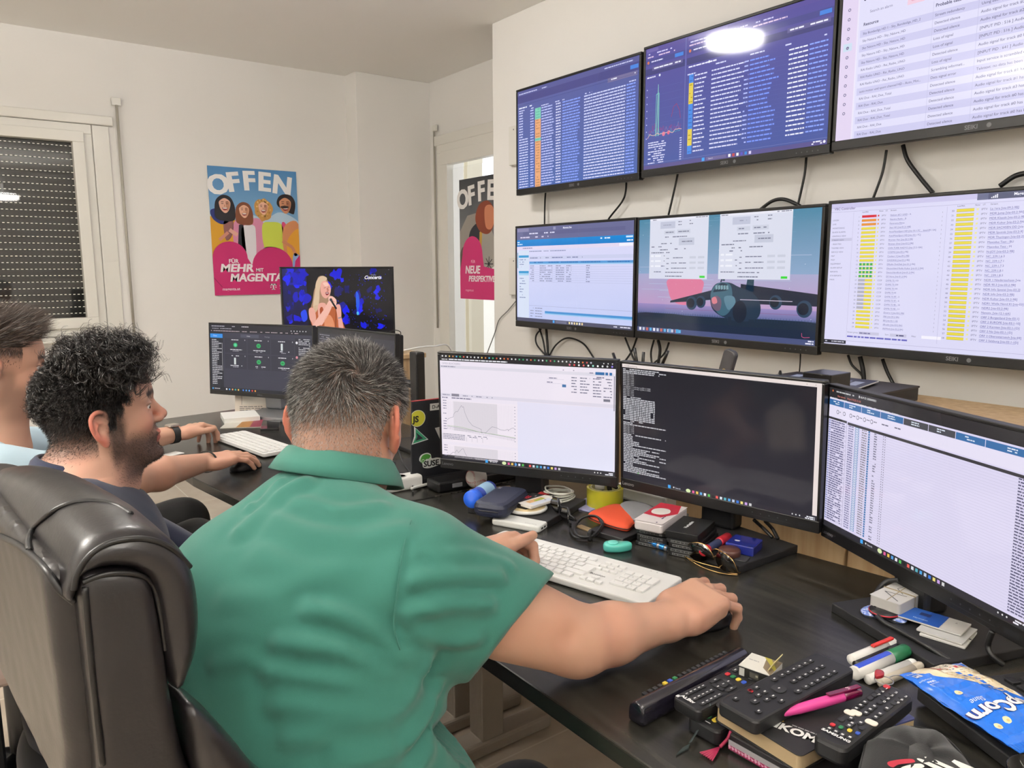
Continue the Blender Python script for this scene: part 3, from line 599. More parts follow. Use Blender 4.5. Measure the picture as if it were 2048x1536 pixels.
# ================================================================ desk monitors
def mon_frame(cx,cy,cz,yaw,tilt,W,H):
    n=Vector((math.cos(yaw),math.sin(yaw),0)); u=Vector((0,0,1)).cross(n); n2=n*math.cos(tilt)+Vector((0,0,1))*math.sin(tilt); v=n2.cross(u)
    o=Vector((cx,cy,cz))-u*W/2-v*H/2
    return Matrix(((u.x,v.x,n2.x,o.x),(u.y,v.y,n2.y,o.y),(u.z,v.z,n2.z,o.z),(0,0,0,1)))
def make_monitor(q,W,H,label,draw,brandt,base,side=.006,chin=.026,stand=BLK,group=None,buttons=True,basez=.74,deskgap=None,btxt=(96,96,100)):
    M=mon_frame(*q,W,H); t=thing('monitor',label,'monitor',M,group); Mi=M.inverted()
    b=side; m=MB()
    for (x,y,w,h) in ((0,H-b,W,b),(0,0,W,chin),(0,chin,b,H-b-chin),(W-b,chin,b,H-b-chin)): m.box((x+w/2,y+h/2,-.008),(w,h,.02),bev=.0015)
    m.build('bezel',BEZ,t)
    m=MB(); m.box((W/2,H/2,-.026),(W-.008,H-.008,.024),bev=.006); m.box((W/2,H*.5,-.045),(W*.5,H*.5,.03),bev=.01); m.build('back_cover',BLKM,t)
    c=Cv(W-2*b,H-b-chin,1600,900); draw(c); c.build('display',DISP,t,M=Matrix.Translation((b,chin,.0002)))
    c=Cv(W,chin,1600,80); 
    if brandt: c.text(18 if brandt!='DELL' else 800,50,26,brandt,btxt,2,bold=.01,al='l' if brandt!='DELL' else 'c')
    if buttons:
        for k in range(5): c.disc(1130+k*62,34,5,(70,70,74),2,n=8)
        c.rect(1120,50,290,3,(45,45,48),2); c.rect(1460,26,90,30,(26,26,30),2)
    c.build('brand_mark',PRINT,t,M=Matrix.Translation((0,0,.0023)))
    if base:   # base: (front-left xy, front-right xy, depth)
        s=Matrix(M); (ax,ay),(bx,by),dep,colx=base
        a=Vector((ax,ay,basez)); bb=Vector((bx,by,basez)); x=(bb-a).normalized(); y=Vector((0,0,1)).cross(x); w=(bb-a).length
        F=Mi@Matrix(((x.x,y.x,0,a.x),(x.y,y.y,0,a.y),(0,0,1,basez),(0,0,0,1)))
        m=MB(); m.box((w/2,dep/2,.0085),(w,dep,.017),bev=.002); st=m.build('stand_base',BLKM if stand is BLK else stand,t,M=F)
        cen=Vector((cx_:=q[0],q[1],0)); n=Vector((math.cos(q[3]),math.sin(q[3]),0)); cp=cen-n*colx
        R3=M.to_3x3().inverted()
        m=MB(); m.box((0,0,(basez+.017+q[2]+.03)/2),(.045,.085,q[2]+.03-basez-.017),bev=.008)
        G=Matrix.Translation((cp.x,cp.y,0))@Matrix.Rotation(q[3],4,'Z'); m.build('stand_column',stand,t,M=Mi@G)
    return t
TB=['f0f0c8','e0609a','e8c050','5aa0e0','e8e8f0','58c058','181818','e86058','d8e0e8','5ab0c0','4aa0e0','b8c8e0','3a78d8','e8d878','c8a0e0','d0d0d0']
def taskbar(c,y=866,x=430,bgc='2c2a30'):
    c.rect(0,y,1600,900-y,bgc,3); c.rect(x,y+6,24,24,'48a8f0',4); c.disc(x+52,y+17,6,'e0e0e0',4); c.text(x+66,y+24,12,'Search','d8d8e0',4)
    c.disc(x+180,y+18,20,'d8e8b0',4,ry=14); bar_icons(c,x+214,y+9,15,19,TB[1:],4)
    for k in range(3): c.disc(1430+k*26,y+16,5,'e0e0e0',4,n=8)
    c.greek(1530,y+8,56,8,'e8e8f0',4); c.greek(1520,y+20,66,8,'e8e8f0',4)
def scr_graph(c):
    c.rect(0,0,1600,900,'ece4f0',0); c.grad(740,360,860,540,'e4e0f2','e2e2f6',1); c.rect(0,0,1600,54,'1c1a1c',2)
    for k in range(40):
        col=['e0e0e0','f0f0f0','e8c860','c88040','5ab8e0','40c070','d86040','f0f0f0','c0c0c0'][k%9] if k<17 else R_.choice(['d8d8d8','e87840','c0c0d0','d05858','f0f0f0','40b070'])
        c.disc(28+k*35,15,7,col,3,n=10)
    for k in range(3): c.disc(1500+k*36,16,5,'e8e8e8',3,n=8)
    c.greek(20,38,60,8,'d0d0d0',3); c.greek(90,36,560,10,'e8e8ee',3,dens=1); 
    for k,q in enumerate(['e07090','e05050','ffffff','e06060','ffffff','a0e0d0','ffffff','e0e0e0','c8c8c8','9080e0']): c.disc(1210+k*40,38,8,q,3,n=10)
    c.text(20,84,15,'OFFEN BLACKBIRD','a8a4b4',2); c.rect(0,92,1600,24,'ddd8e4',1); c.greek(12,98,140,9,'a09cb0')
    c.greek(1150,78,100,8,'9c98ac'); c.rect(1430,84,76,22,'3a70a8',2); c.rect(1514,84,22,22,'3a70a8',2); c.rect(1548,84,22,22,'3a70a8',2); c.greek(1380,90,36,8,'8c88a0')
    for y in (146,180): c.greek(1010,y,90,8,'8c88a0'); c.rect(1010,y+12,150,1.5,'b8b4c8')
    c.rect(1145,196,34,22,'3a70a8',2); c.greek(1440,122,100,9,'7c7890')
    for q in range(4):
        for k in range(7):
            if q==1 and k>5: continue
            c.greek([1225,1300,1410,1500][q],134+k*23,[46,84,70,70][q],8,'7c7a90')
    c.rect(1500,292,56,20,'7c7a88',2)
    c.rect(0,330,1600,26,'ded8e6',1); c.rect(110,330,74,22,'8c8896',2); 
    for x,w in ((20,70),(200,70),(290,44),(350,54),(420,20),(450,60)): c.greek(x,338,w,8,'9c98ac',3)
    c.greek(14,362,290,9,'7c7890')
    for (y0,h) in ((385,340),(770,160)):
        c.rect(10,y0,730,h+20 if y0<500 else 100,'efe6f0',2); c.rect(125,y0+10,425,(250 if y0<500 else 100),'ddd6de',3)
        for k in range(12 if y0<500 else 5): c.greek(22,y0+4+k*22,34,7,'8c88a0',4); c.rect(712,y0+20+k*26,9,6,'9c98ac',4)
        for k in range(60): c.rect(60+k*10.8,y0+14,1,220 if y0<500 else 90,'d6cfd8',3.5)
    c.line([(60,560),(75,545),(120,530),(130,500),(150,480),(165,482),(180,460),(205,425),(215,440),(225,435),(240,490),(270,550),(310,590),(360,605),(395,615),(396,645),(440,640),(470,610),(500,585),(540,590),(580,605),(620,607),(650,595),(655,610),(658,600),(690,582),(705,580),(715,592)],2.5,'8a8498',5)
    c.line([(60,606),(200,612),(396,642),(560,650),(720,662)],3,'96b880',5); c.line([(60,612),(720,668)],2,'6c687c',5)
    for k in range(52): c.rect(62+k*12.7,618+k*1.06,1.8,18,'8c889c',4)
    for k in range(4): c.rect(14,676+k*13,5,8,'3c3a4c',4); c.greek(24,677+k*13,210,6,'7c7a90',4,dens=1); c.rect(250+k*52,690,1.5,40,'8c889c',4); c.greek(258+k*52,676,34,6,'7c7a90',4); c.greek(258+k*52,688,40,6,'7c7a90',4)
    c.line([(80,860),(110,835),(130,838),(150,812),(165,835),(200,800),(215,795),(235,840),(250,858)],2.5,'8a8498',5)
    c.rect(1586,92,8,776,'e6e2ee',3); c.rect(1586,110,8,270,'8c8896',4)
    taskbar(c); c.rect(0,862,1600,4,'201e22',4)
def scr_term(c):
    c.grad(0,0,1600,900,'14131c','26242e'); c.rect(0,0,1600,26,'e8dcd8',2); c.rect(1568,26,32,840,'e8dcd8',2); c.text(18,20,12,'root@monitoring','6c6870',3); c.disc(1500,13,4,'c0b4b0',3); c.disc(1560,13,4,'c0b4b0',3)
    y=34; r=random.Random(11); k=0
    def w(s,y): c.text(8,y+10,9.5,s,'c8c8ce',2)
    blocks=[(['[ proxmix analyzer by Xylane','[ proxmix analyzer by Xylane'],0),(['for i in range; do echo mep -t ig 239.1.1.1:5000 -r2 drop','mep -t ig 239.1.1.1:5000 BADSIGNAL 000x','mep BADSIGNALEvTeB/BA-rtes P mep -t1 239.1.1.1:5000 mpf 1'],1)]
    for _ in range(62):
        if y>840: break
        if 3<=k<=9 or 12<=k<=15 or 33<=k<=37: w('BRKA '+'  '.join(['239.1 1.%d'%r.randint(1,9)]*1)+' M',y)
        elif 17<=k<=29: c.greek(8,y+2,300,8,'c8c8ce',2,dens=.95,seed=k//3); 
        elif k in (10,11): w('mep PROXY 1 1.1.m4 mep -t ig 239.1.1.1:5000',y)
        elif k in (16,30): c.greek(8,y+2,190,8,'b8b8be',2)
        else: c.greek(8,y+2,r.choice([90,150,220,340,400]),8,'c0c0c6',2,dens=.95)
        y+=13.3; k+=1
    c.disc(150,838,5,'60d060',3); taskbar(c,870,'430' and 430,'2a2830')
def scr_table(c):
    c.rect(0,0,1600,900,'dcd6f0',0); c.rect(0,0,1600,64,'2a282a',2); c.disc(30,20,6,'e87840',3); c.greek(44,16,200,8,'c0c0c0',3); c.rect(290,12,8,14,'f0f0f0',3); c.text(304,25,12,'ALM ID 3:000000001','f0f0f0',3); c.text(80,52,12,'Not secure    https://10.20.10.10/','e08070',3)
    c.greek(6,62,640,8,'d8d8e0',4)
    for k,(x,w,q) in enumerate(((0,150,'3a6fa8'),(154,165,'3a6fa8'),(323,170,'3a6fa8'),(497,190,'3a6fa8'),(691,190,'4c4c52'),(885,190,'4c4c52'),(1079,190,'3a6fa8'),(1273,327,'3a6fa8'))):
        c.rect(x,74,w,36,q,2); c.greek(x+w/2-34,82,60,6,'e0e8f4',3); c.greek(x+w/2-34,94,64,6,'e0e8f4',3)
    c.rect(0,112,1600,70,'e6e0f4',1)
    for k in range(6): c.disc(90+k*66,146,13,'4c4a60',2,n=16); c.disc(90+k*66,146,9.5,'e6e0f4',3,n=16); c.greek(110+k*66,140,26,6,'6c6a80',2)
    c.greek(510,140,60,7,'6c6a80'); c.greek(620,138,50,7,'6c6a80')
    c.rect(0,186,186,14,'3a383c',2); c.rect(196,190,1404,16,'3a383c',2)
    for k in range(45):
        y=204+k*14.7
        if y>850: break
        c.rect(0,y,186,14.7,'cec8e2' if k%2 else 'dcd6f0',1); c.greek(28,y+3,140,7,'5a5880',2,dens=.9); c.rect(4,y+3,18,7,'7c88c0',2)
        c.greek(206,y+4,50,7,'7c7aa0',2,dens=1); c.rect(272,y+2,38,11,'5a88b8',2); c.rect(278,y+4,26,7,'d8e0f0',3); c.greek(336,y+4,48,7,'8a8490',2,dens=1); c.rect(396,y+2,16,11,'4a7cb0',2); c.greek(450,y+4,28,7,'7c7a90',2); c.rect(530,y+5,6,5,'5c5a70',2); c.rect(546,y+5,6,5,'5c5a70',2)
        c.rect(190,y+13.5,1400,1,'bcb6d4',2); c.greek(1480,y+4,110,7,'5c5a78',2,dens=1)
    c.rect(186,186,4,670,'b0aac8',2); taskbar(c,864,380)
def scr_dark(c):
    c.rect(0,0,1600,900,'343646',0); c.rect(0,0,1600,110,'1e1f28',1); c.greek(30,20,420,10,'b0b0bc'); c.greek(520,20,110,10,'d0d0d8'); c.greek(40,52,320,9,'a0a0ac'); c.greek(20,84,1380,9,'b8a8b0',2)
    for k in range(6): c.disc(1290+k*44,60,8,'c8c8d0',2,n=8)
    c.rect(0,110,215,790,'20222c',1); c.rect(4,128,205,56,'2a8ce0',2); c.text(50,165,20,'Chats','c8e0ff',3)
    for k in range(26): c.greek(30,205+k*24,R_.choice([80,110,160]),10,'c8c8d0',2,dens=1)
    c.rect(196,250,6,380,'a0a0a8',2); c.rect(215,110,1385,790,'343646',1)
    c.rect(500,126,290,44,'4a4c5c',2); c.text(600,156,16,'Chats','d0d0d8',3); c.text(880,156,16,'Meetings','8c8c98',3)
    for j in range(2):
        for i in range(3):
            x=240+i*370; y=180+j*215; c.rect(x,y,355,200,'2c2e3c',2); c.greek(x+110,y+18,120,10,'d8d8e0',3); c.greek(x+90,y+150,190,10,'d8d8e0',3); c.greek(x+130,y+170,100,8,'9c9ca8',3)
            col='2fa860' 
            if (i,j) in ((2,0),(0,1)): c.rect(x+150,y+50,30,90,'d0d8d8',3)
            else: c.disc(x+175,y+92,34,col,3,ry=30); c.disc(x+175,y+92,20,'58d0a0',4) if (i+j)==0 else c.rect(x+158,y+84,34,16,'1e7a44',4)
            c.rect(x+322,y+16,12,16,'9c9ca8',3)
    c.rect(1345,150,240,700,'2a2c38',2)
    for k in range(10): c.greek(1400,160+k*22,170,9,'c0c0c8',3)
    c.disc(1372,210,17,'e0e0e8',3); c.disc(1372,400,17,'d88a98',3)
    c.rect(0,855,1600,45,'1c1d26',3); c.disc(34,878,11,'48a8f0',4); c.greek(60,872,90,9,'c8c8d0',4)
    for k in range(10): c.disc(260+k*48+(30 if k>4 else 0),878,12,['e8e8e8','5aa0e0','e0a060','40b0a0','e8c050','3a78d8','5aa0e0','5aa0f0','e04040','e8a040'][k],4,n=12)
def scr_code(c):
    c.rect(0,0,1600,900,'2c2d38',0); c.rect(0,0,1600,60,'202028',1)
    for k in range(30): c.greek(40+R_.choice([0,40,80]),80+k*26,R_.uniform(200,900),9,'8a8a98')
def scr_singer(c):
    c.rect(0,0,1600,900,'04040c',0); r=random.Random(21)
    c.grad(0,0,330,900,'0e1460','050628',1); c.rect(40,60,250,160,'1018a0',2)
    for k in range(70):
        x=r.choice([r.uniform(30,330),r.uniform(620,1400)]); y=r.uniform(20,860); s=r.uniform(14,70)
        c.blob([(x+math.cos(a)*s*r.uniform(.4,1.3),y+math.sin(a)*s*r.uniform(.4,1.5)) for a in [i*PI/4 for i in range(8)]],r.choice(['0a10c0','0c14d8','0a0e90','101cf0','080c60']),2+k%3)
    for k in range(160): c.disc(r.uniform(600,1500),r.uniform(50,890),r.uniform(2,7),r.choice(['1820ff','0c1cd0','2030ff']),5,n=6)
    c.blob([(1040,330),(1075,360),(1085,500),(1050,620),(1035,500)],'1c58e0',6); c.disc(1055,630,18,'50b8e8',7,ry=26); c.blob([(230,600),(300,560),(320,680),(260,720)],'1c48e8',6)
    for k in range(8): c.rect(1440+k*18,0,10,900,'060610',2)
    # woman singing: hair, face, arms, orange top, microphone
    S='e8a898'; S2='c47a68'; H1='d8bc9c'; H2='a88468'
    c.blob([(470,220),(430,300),(405,430),(370,560),(420,600),(520,600),(620,560),(655,420),(650,250),(610,130),(540,100),(490,130)],H2,7)
    c.blob([(440,330),(460,200),(500,130),(560,100),(620,130),(600,170),(540,200),(510,300),(500,420),(470,560),(400,620),(410,480)],H1,8)
    c.blob([(360,700),(350,560),(400,520),(480,500),(600,490),(700,520),(770,560),(830,760),(850,950),(380,950),(400,860)],'b86038',8)
    c.blob([(480,500),(560,470),(600,520),(590,660),(530,760),(480,700)],S,9); c.blob([(500,560),(540,530),(560,640),(520,700)],'a84c28',10)
    c.blob([(540,190),(600,170),(660,230),(668,310),(640,380),(590,410),(540,370),(520,280)],S,10)
    c.blob([(560,200),(610,190),(640,230),(590,240)],'f4c4b4',11); c.blob([(590,330),(630,320),(640,350),(605,368)],'8a3038',12); c.rect(598,332,34,9,'f4eee8',13); c.line([(570,268),(600,260)],6,'7a4a40',12); c.line([(625,255),(652,258)],6,'7a4a40',12); c.blob([(612,270),(632,268),(640,305),(616,308)],S2,12)
    c.blob([(345,560),(390,530),(430,580),(440,700),(400,800),(380,740),(350,680)],S,11)
    c.blob([(390,800),(430,720),(560,560),(640,440),(690,470),(640,600),(520,780),(440,830)],'f0b8a8',12)
    c.blob([(630,400),(680,380),(740,430),(740,500),(700,530),(650,490)],'f4c0b0',13); 
    for k in range(3): c.line([(650+k*14,420+k*14),(700+k*14,440+k*14)],5,S2,14)
    c.line([(670,440),(740,560)],26,'15151c',15); c.disc(665,430,20,'3a3a44',16); c.blob([(730,520),(790,500),(810,600),(800,700),(760,720),(745,620)],S,13); c.blob([(760,700),(810,690),(830,800),(850,950),(780,950)],S,13); c.line([(760,690),(812,680)],16,'8a8a98',14); c.line([(735,560),(715,900)],6,'15151c',14)
    c.blob([(420,830),(520,780),(560,950),(400,950)],'c87048',13); c.blob([(560,700),(640,640),(700,760),(690,950),(580,950)],'e09068',12)
    c.text(1300,150,48,'Concerts','e8e8f0',8,bold=.03,shear=.3,al='c'); c.text(1310,100,18,'Stingray','a8a8c0',8,al='c'); c.disc(1548,18,6,'808088',8)
G3='three black monitors joined in a curve along the desk'
LEN=(104,104,108)
make_monitor((1.1695,1.5314,.972,-2.616,-.019),.494,.318,'black desk monitor showing a white page with line graphs, left of three joined monitors',scr_graph,'Lenovo',((1.014,1.564),(1.10,1.349),.205,.055),group=G3)
make_monitor((1.3477,1.0765,.9686,-2.9726,-.042),.494,.318,'black desk monitor with a dark terminal, middle of three joined monitors',scr_term,'Lenovo',((1.235,1.15),(1.233,.905),.20,.06),group=G3,btxt=(150,150,150))
make_monitor((1.312,.6145,.960,2.7231,-.011),.494,.318,'black desk monitor with a long lilac table, right of three joined monitors',scr_table,'Lenovo',((1.226,.701),(1.149,.487),.19,.03),group=G3)
GW='monitors on the desk by the window'
ALU=mat('silver_plastic',(150,152,156),.35,.6)
make_monitor((1.0334,3.1594,.9722,-2.6,.055),.54,.305,'thin monitor with dark grey tiles and green icons by the window wall',scr_dark,'DELL',((.93,3.16),(1.05,2.97),.17,.09),side=.006,chin=.018,stand=ALU,group=GW,buttons=False)
make_monitor((1.215,2.64,.972,-3.02,.03),.54,.305,'thin dark monitor mostly hidden behind the head of the man in green',scr_code,None,None,side=.006,chin=.018,group=GW,buttons=False)
_m=[o for o in bpy.data.objects if o.name.startswith('monitor') and o.parent is None][-1]
_a=at(836,802,.90); _x,_y=_a.x,_a.y; m=MB(); m.box((_x,_y,.74+.17),(.035,.05,.32),bev=.006); m.box((_x,_y,.748),(.16,.20,.014),bev=.003)
m.tube([(_x,_y,.955),(_x-.02,_y+.10,.957),(1.235,2.60,.96)],.014,n=10); _o=m.build('monitor_arm',BLK,_m); _o.matrix_parent_inverse=_m.matrix_world.inverted()
make_monitor((1.4997,3.387,1.1934,-1.6925,0),.54,.33,'monitor showing a singer on a blue stage, standing behind the others',scr_singer,None,((1.42,3.33),(1.64,3.36),.16,.05),side=.008,chin=.02,buttons=False,basez=.952,group='screens at the far end')
# wood cabinet with the singer monitor and a power strip
t=thing('cabinet','pale oak cabinet at the far end under the singer monitor','cabinet')
m=MB(); m.box((1.63,3.42,.465),(.36,.50,.93),bev=.003); m.build('body',OAK,t); m=MB(); m.box((1.63,3.42,.941),(.39,.53,.022),bev=.003); m.build('top',OAK,t)
m=MB(); m.box((1.445,3.42,.47),(.012,.48,.88),bev=.003); m.build('door',OAK,t)
def power_strip(label,o,dirv,n,L):
    M=fr(o,dirv); t=thing('power_strip',label,'power strip',M); m=MB(); m.box((L/2,0,.019),(L,.052,.038),bev=.008,seg=3); m.build('housing',WHT,t)
    for k in range(n):
        m=MB(); m.lathe([(.0,.0382),(.016,.0382),(.019,.040),(.0195,.0382)],n=20,M=Matrix.Translation((.045+k*.045,0,0))); m.build('socket',WHT,t)
    return t
ps=power_strip('white power strip lying on the far oak cabinet',(1.70,3.20,.952),(.3,1,0),3,.2)
WC=mat('white_cable',(222,222,218),.4)
tag(MB().build('x',WHT) if 0 else wire('power_cable','pale cord running right from the strip on the far cabinet',[(1.72,3.2,.965),(1.86,3.16,.98),(2.0,3.2,.93),(2.05,3.2,.5)],.004,WC),None,None)
m=MB(); m.cyl((1.735,3.245,.99),(1.735,3.245,1.025),.008,n=10); o=m.build('plug',BLK,None); tag(o,'small black plug standing in the power strip on the far cabinet','plug')
wire('plug_cable','thin black cord looping out of the small plug on the far cabinet',[(1.735,3.245,1.02),(1.74,3.25,1.05),(1.72,3.29,1.055),(1.70,3.33,1.02),(1.70,3.35,.96)],.0022)
# laptop with stickers seen from behind
M=fr((1.012,1.852,.752),(1,-.06,0)); t=thing('laptop','open black laptop seen from behind, stickers on its lid, beside the left monitor','laptop',M)
m=MB(); m.box((.165,.115,.0),(.33,.235,.018),bev=.004); m.build('keyboard_base',BLKM,t)
LM=Matrix.Translation((0,-.004,.010))@Matrix.Rotation(math.radians(94),4,'X')
m=MB(); m.box((.165,.113,-.004),(.33,.226,.008),bev=.003); lid=m.build('lid',mat('laptop_black',(27,29,34),.55),t,M=LM)
m=MB(); m.box((.165,.2255,-.004),(.33,.0012,.0082)); m.build('lid_edge',mat('red_trim',(150,30,40),.5),lid)
c=Cv(.33,.226,330,226)
c.disc(18,50,24,'e8e8d8',1); c.disc(18,50,22.5,'c8c43c',2); c.text(4,60,17,'JS','20201c',3,bold=.04)
c.poly([(7,72),(52,115),(0,124),(8,100)],'e8e8e8',1); c.poly([(12,78),(48,113),(4,121),(12,104)],'3c9a70',2); c.poly([(14,90),(36,110),(12,114),(18,102)],'2a2a34',3)
c.blob([(24,172),(30,158),(48,154),(60,160),(64,172),(80,172),(96,178),(92,192),(60,200),(38,196),(34,184)],'e4e8e4',1)
c.blob([(28,172),(34,160),(48,157),(60,164),(54,172),(46,172),(40,180),(32,182)],'4c9a3a',2); c.disc(36,176,5,'e4e8e4',3); c.disc(36,176,3.4,'4c9a3a',4); c.text(38,194,16,'SUSE','16161a',3,bold=.05)
c.rect(56,12,66,20,'e0e0da',1); c.text(62,27,10,'D-A-T-A','202020',2,bold=.02)
c.poly([(72,84),(92,82),(112,142),(100,142)],'dcdcd6',1); c.text(84,86,8,'VISION','a05040',2,rot=1.2)
st=c.build('sticker',PRINT,lid,M=Matrix.Translation((0,0,.0005))@Matrix.Identity(4))
# docking station under the laptop
t=thing('docking_station','black docking unit with a video port under the laptop','docking station',fr((1.03,1.80,.74),(1,-.04,0)))
m=MB(); m.box((.2,.0,.0),(.01,.01,.001)) if 0 else None
m=MB(); m.box((.19,-.02,.016),(.36,.07,.03),bev=.006); m.build('housing',BLK,t)
m=MB(); m.box((.07,-.0555,.016),(.032,.002,.012),bev=.0008); m.build('video_port',GREYP,t)
# ================================================================ implicit-surface modelling for people and upholstery
A3=lambda *v: np.array(v,dtype=np.float32)
def smin(a,b,k):
    if k<=0: return np.minimum(a,b)
    h=np.maximum(k-np.abs(a-b),0)/k; return np.minimum(a,b)-h*h*k*.25
def smax(a,b,k): return -smin(-a,-b,k)
def s_cap(P,a,b,ra,rb):
    a=np.asarray(a,np.float32); b=np.asarray(b,np.float32); ab=b-a; L=float(ab@ab) or 1e-9
    t=np.clip((P-a)@ab/L,0,1); d=P-a-t[:,None]*ab; return np.sqrt((d*d).sum(1))-(ra+(rb-ra)*t)
def s_ell(P,c,r,R=None):
    p=P-np.asarray(c,np.float32)
    if R is not None: p=p@R
    r=np.asarray(r,np.float32); k0=np.sqrt(((p/r)**2).sum(1))+1e-9; k1=np.sqrt(((p/(r*r))**2).sum(1))+1e-9
    return k0*(k0-1)/k1
def s_box(P,c,h,rad,R=None):
    p=P-np.asarray(c,np.float32)
    if R is not None: p=p@R
    q=np.abs(p)-(np.asarray(h,np.float32)-rad); return np.sqrt((np.maximum(q,0)**2).sum(1))+np.minimum(q.max(1),0)-rad
def basis(fwd,up=(0,0,1)):      # columns: forward, left, up
    f=Vector(fwd).normalized(); u=Vector(up); l=u.cross(f).normalized(); u=f.cross(l)
    return np.array([[f.x,l.x,u.x],[f.y,l.y,u.y],[f.z,l.z,u.z]],np.float32)
def run(P,prims,d=None):
    for q in prims:
        t=q[0]; k=q[-1]
        if t in ('c','-c'): v=s_cap(P,q[1],q[2],q[3],q[4])
        elif t in ('e','-e'): v=s_ell(P,q[1],q[2],q[3] if len(q)>4 else None)
        elif t in ('b','-b'): v=s_box(P,q[1],q[2],q[3],q[4] if len(q)>5 else None)
        elif t=='f': v=q[1](P)
        if d is None: d=v
        elif t[0]=='-': d=smax(d,-v,k)
        else: d=smin(d,v,k)
    return d
def polygonise(f,lo,hi,h,B=8):
    lo=np.array(lo,np.float32); nb=np.ceil((np.array(hi)-lo)/(h*B)).astype(int); n=nb*B
    g=np.stack(np.meshgrid(*[np.arange(k) for k in nb],indexing='ij'),-1).reshape(-1,3)
    cen=lo+(g*B+(B-1)/2)*h; fc=f(cen.astype(np.float32)); act=np.abs(fc)<B*h*.87*1.6+2*h
    F=np.repeat(np.repeat(np.repeat(fc.reshape(nb),B,0),B,1),B,2).astype(np.float32)
    off=np.stack(np.meshgrid(*[np.arange(B)]*3,indexing='ij'),-1).reshape(-1,3)
    ga=g[act]*B
    for s in range(0,len(ga),400):
        q=(ga[s:s+400,None,:]+off[None]).reshape(-1,3); F[q[:,0],q[:,1],q[:,2]]=f((lo+q*h).astype(np.float32))
    S=F<0; c=sum(S[i:n[0]-1+i,j:n[1]-1+j,k:n[2]-1+k].astype(np.uint8) for i in (0,1) for j in (0,1) for k in (0,1))
    cell=np.argwhere((c>0)&(c<8)); idx=-np.ones(c.shape,np.int32); idx[tuple(cell.T)]=np.arange(len(cell))
    acc=np.zeros((len(cell),3)); cnt=np.zeros(len(cell))
    C8=[(i,j,k) for i in (0,1) for j in (0,1) for k in (0,1)]
    for a in C8:
        for ax in range(3):
            if a[ax]: continue
            b=list(a); b[ax]=1; ia=cell+a; ib=cell+b; va=F[tuple(ia.T)]; vb=F[tuple(ib.T)]; m=(va<0)!=(vb<0)
            t=np.where(m,va/(va-vb+1e-20),0); p=np.array(a,float)+t[:,None]*(np.array(b)-np.array(a)); acc[m]+=p[m]; cnt[m]+=1
    V=lo+(cell+acc/cnt[:,None])*h; Q=[]
    for ax in range(3):
        u,v=[(1,2),(2,0),(0,1)][ax]; s0=[slice(0,n[i]-1) for i in range(3)]; s0[u]=slice(1,n[u]-1); s0[v]=slice(1,n[v]-1)
        s1=list(s0); s1[ax]=slice(1,n[ax]); A=S[tuple(s0)]; D=S[tuple(s1)]; 
        for flip,msk in ((0,A&~D),(1,~A&D)):
            e=np.argwhere(msk); e[:,u]+=1; e[:,v]+=1; du=np.zeros(3,int); du[u]=1; dv=np.zeros(3,int); dv[v]=1
            q=np.stack([idx[tuple((e-du-dv).T)],idx[tuple((e-dv).T)],idx[tuple(e.T)],idx[tuple((e-du).T)]],1)
            Q.append(q[:,::-1] if flip else q)
    Q=np.concatenate(Q); Q=Q[(Q>=0).all(1)]; return V.astype(np.float32),Q
def grads(f,V,e=.001):
    g=np.stack([f(V+A3(*[e if j==i else 0 for j in range(3)]))-f(V-A3(*[e if j==i else 0 for j in range(3)])) for i in range(3)],1)
    return g/(np.linalg.norm(g,axis=1,keepdims=True)+1e-12)
def polydist(V,pts):
    d=np.full(len(V),9.,np.float32)
    for a,b in zip(pts,pts[1:]): d=np.minimum(d,s_cap(V,a,b,0,0))
    return d
def np_mesh(name,V,Q,mt,parent=None,col=None,smooth=True):
    me=bpy.data.meshes.new(name); me.vertices.add(len(V)); me.vertices.foreach_set('co',np.asarray(V,np.float32).ravel())
    k=Q.shape[1]; me.loops.add(len(Q)*k); me.loops.foreach_set('vertex_index',Q.ravel().astype(np.int32)); me.polygons.add(len(Q)); me.polygons.foreach_set('loop_start',np.arange(0,len(Q)*k,k,dtype=np.int32))
    me.polygons.foreach_set('use_smooth',np.ones(len(Q),bool) if smooth else np.zeros(len(Q),bool)); me.materials.append(mt); me.update(calc_edges=True)
    if col is not None:
        ca=me.color_attributes.new('Col','FLOAT_COLOR','POINT'); c4=np.ones((len(V),4),np.float32); c4[:,:3]=col; ca.data.foreach_set('color',c4.ravel())
    o=bpy.data.objects.new(name,me); COL.objects.link(o)
    if parent is not None: o.parent=parent; o.matrix_parent_inverse=parent.matrix_world.inverted() if False else Matrix.Identity(4)
    return o
def onto(f,px,py,t0=.3,t1=4.):      # where a line of sight meets a modelled surface
    d=np.array(ray(px,py).normalized(),np.float32); o=A3(0,0,CAMZ); t=t0
    for _ in range(160):
        p=o+d*t; v=float(f(p[None])[0])
        if v<.0006: return p
        t+=max(v*.8,.0006)
        if t>t1: return None
    return None
RS=np.random.RandomState(4)
def L3(c): return np.array(s2l(c),np.float32)
def mixc(a,b,t): t=np.clip(t,0,1)[:,None]; return a*(1-t)+b*t
def sstep(x,a,b): t=np.clip((x-a)/(b-a),0,1); return t*t*(3-2*t)
def vnoise(P,s,seed=0):
    r=np.random.RandomState(seed); out=np.zeros(len(P),np.float32)
    for k in range(6): w=r.randn(3)*s; out+=np.sin(P@w.astype(np.float32)+r.rand()*6.28)
    return out/6
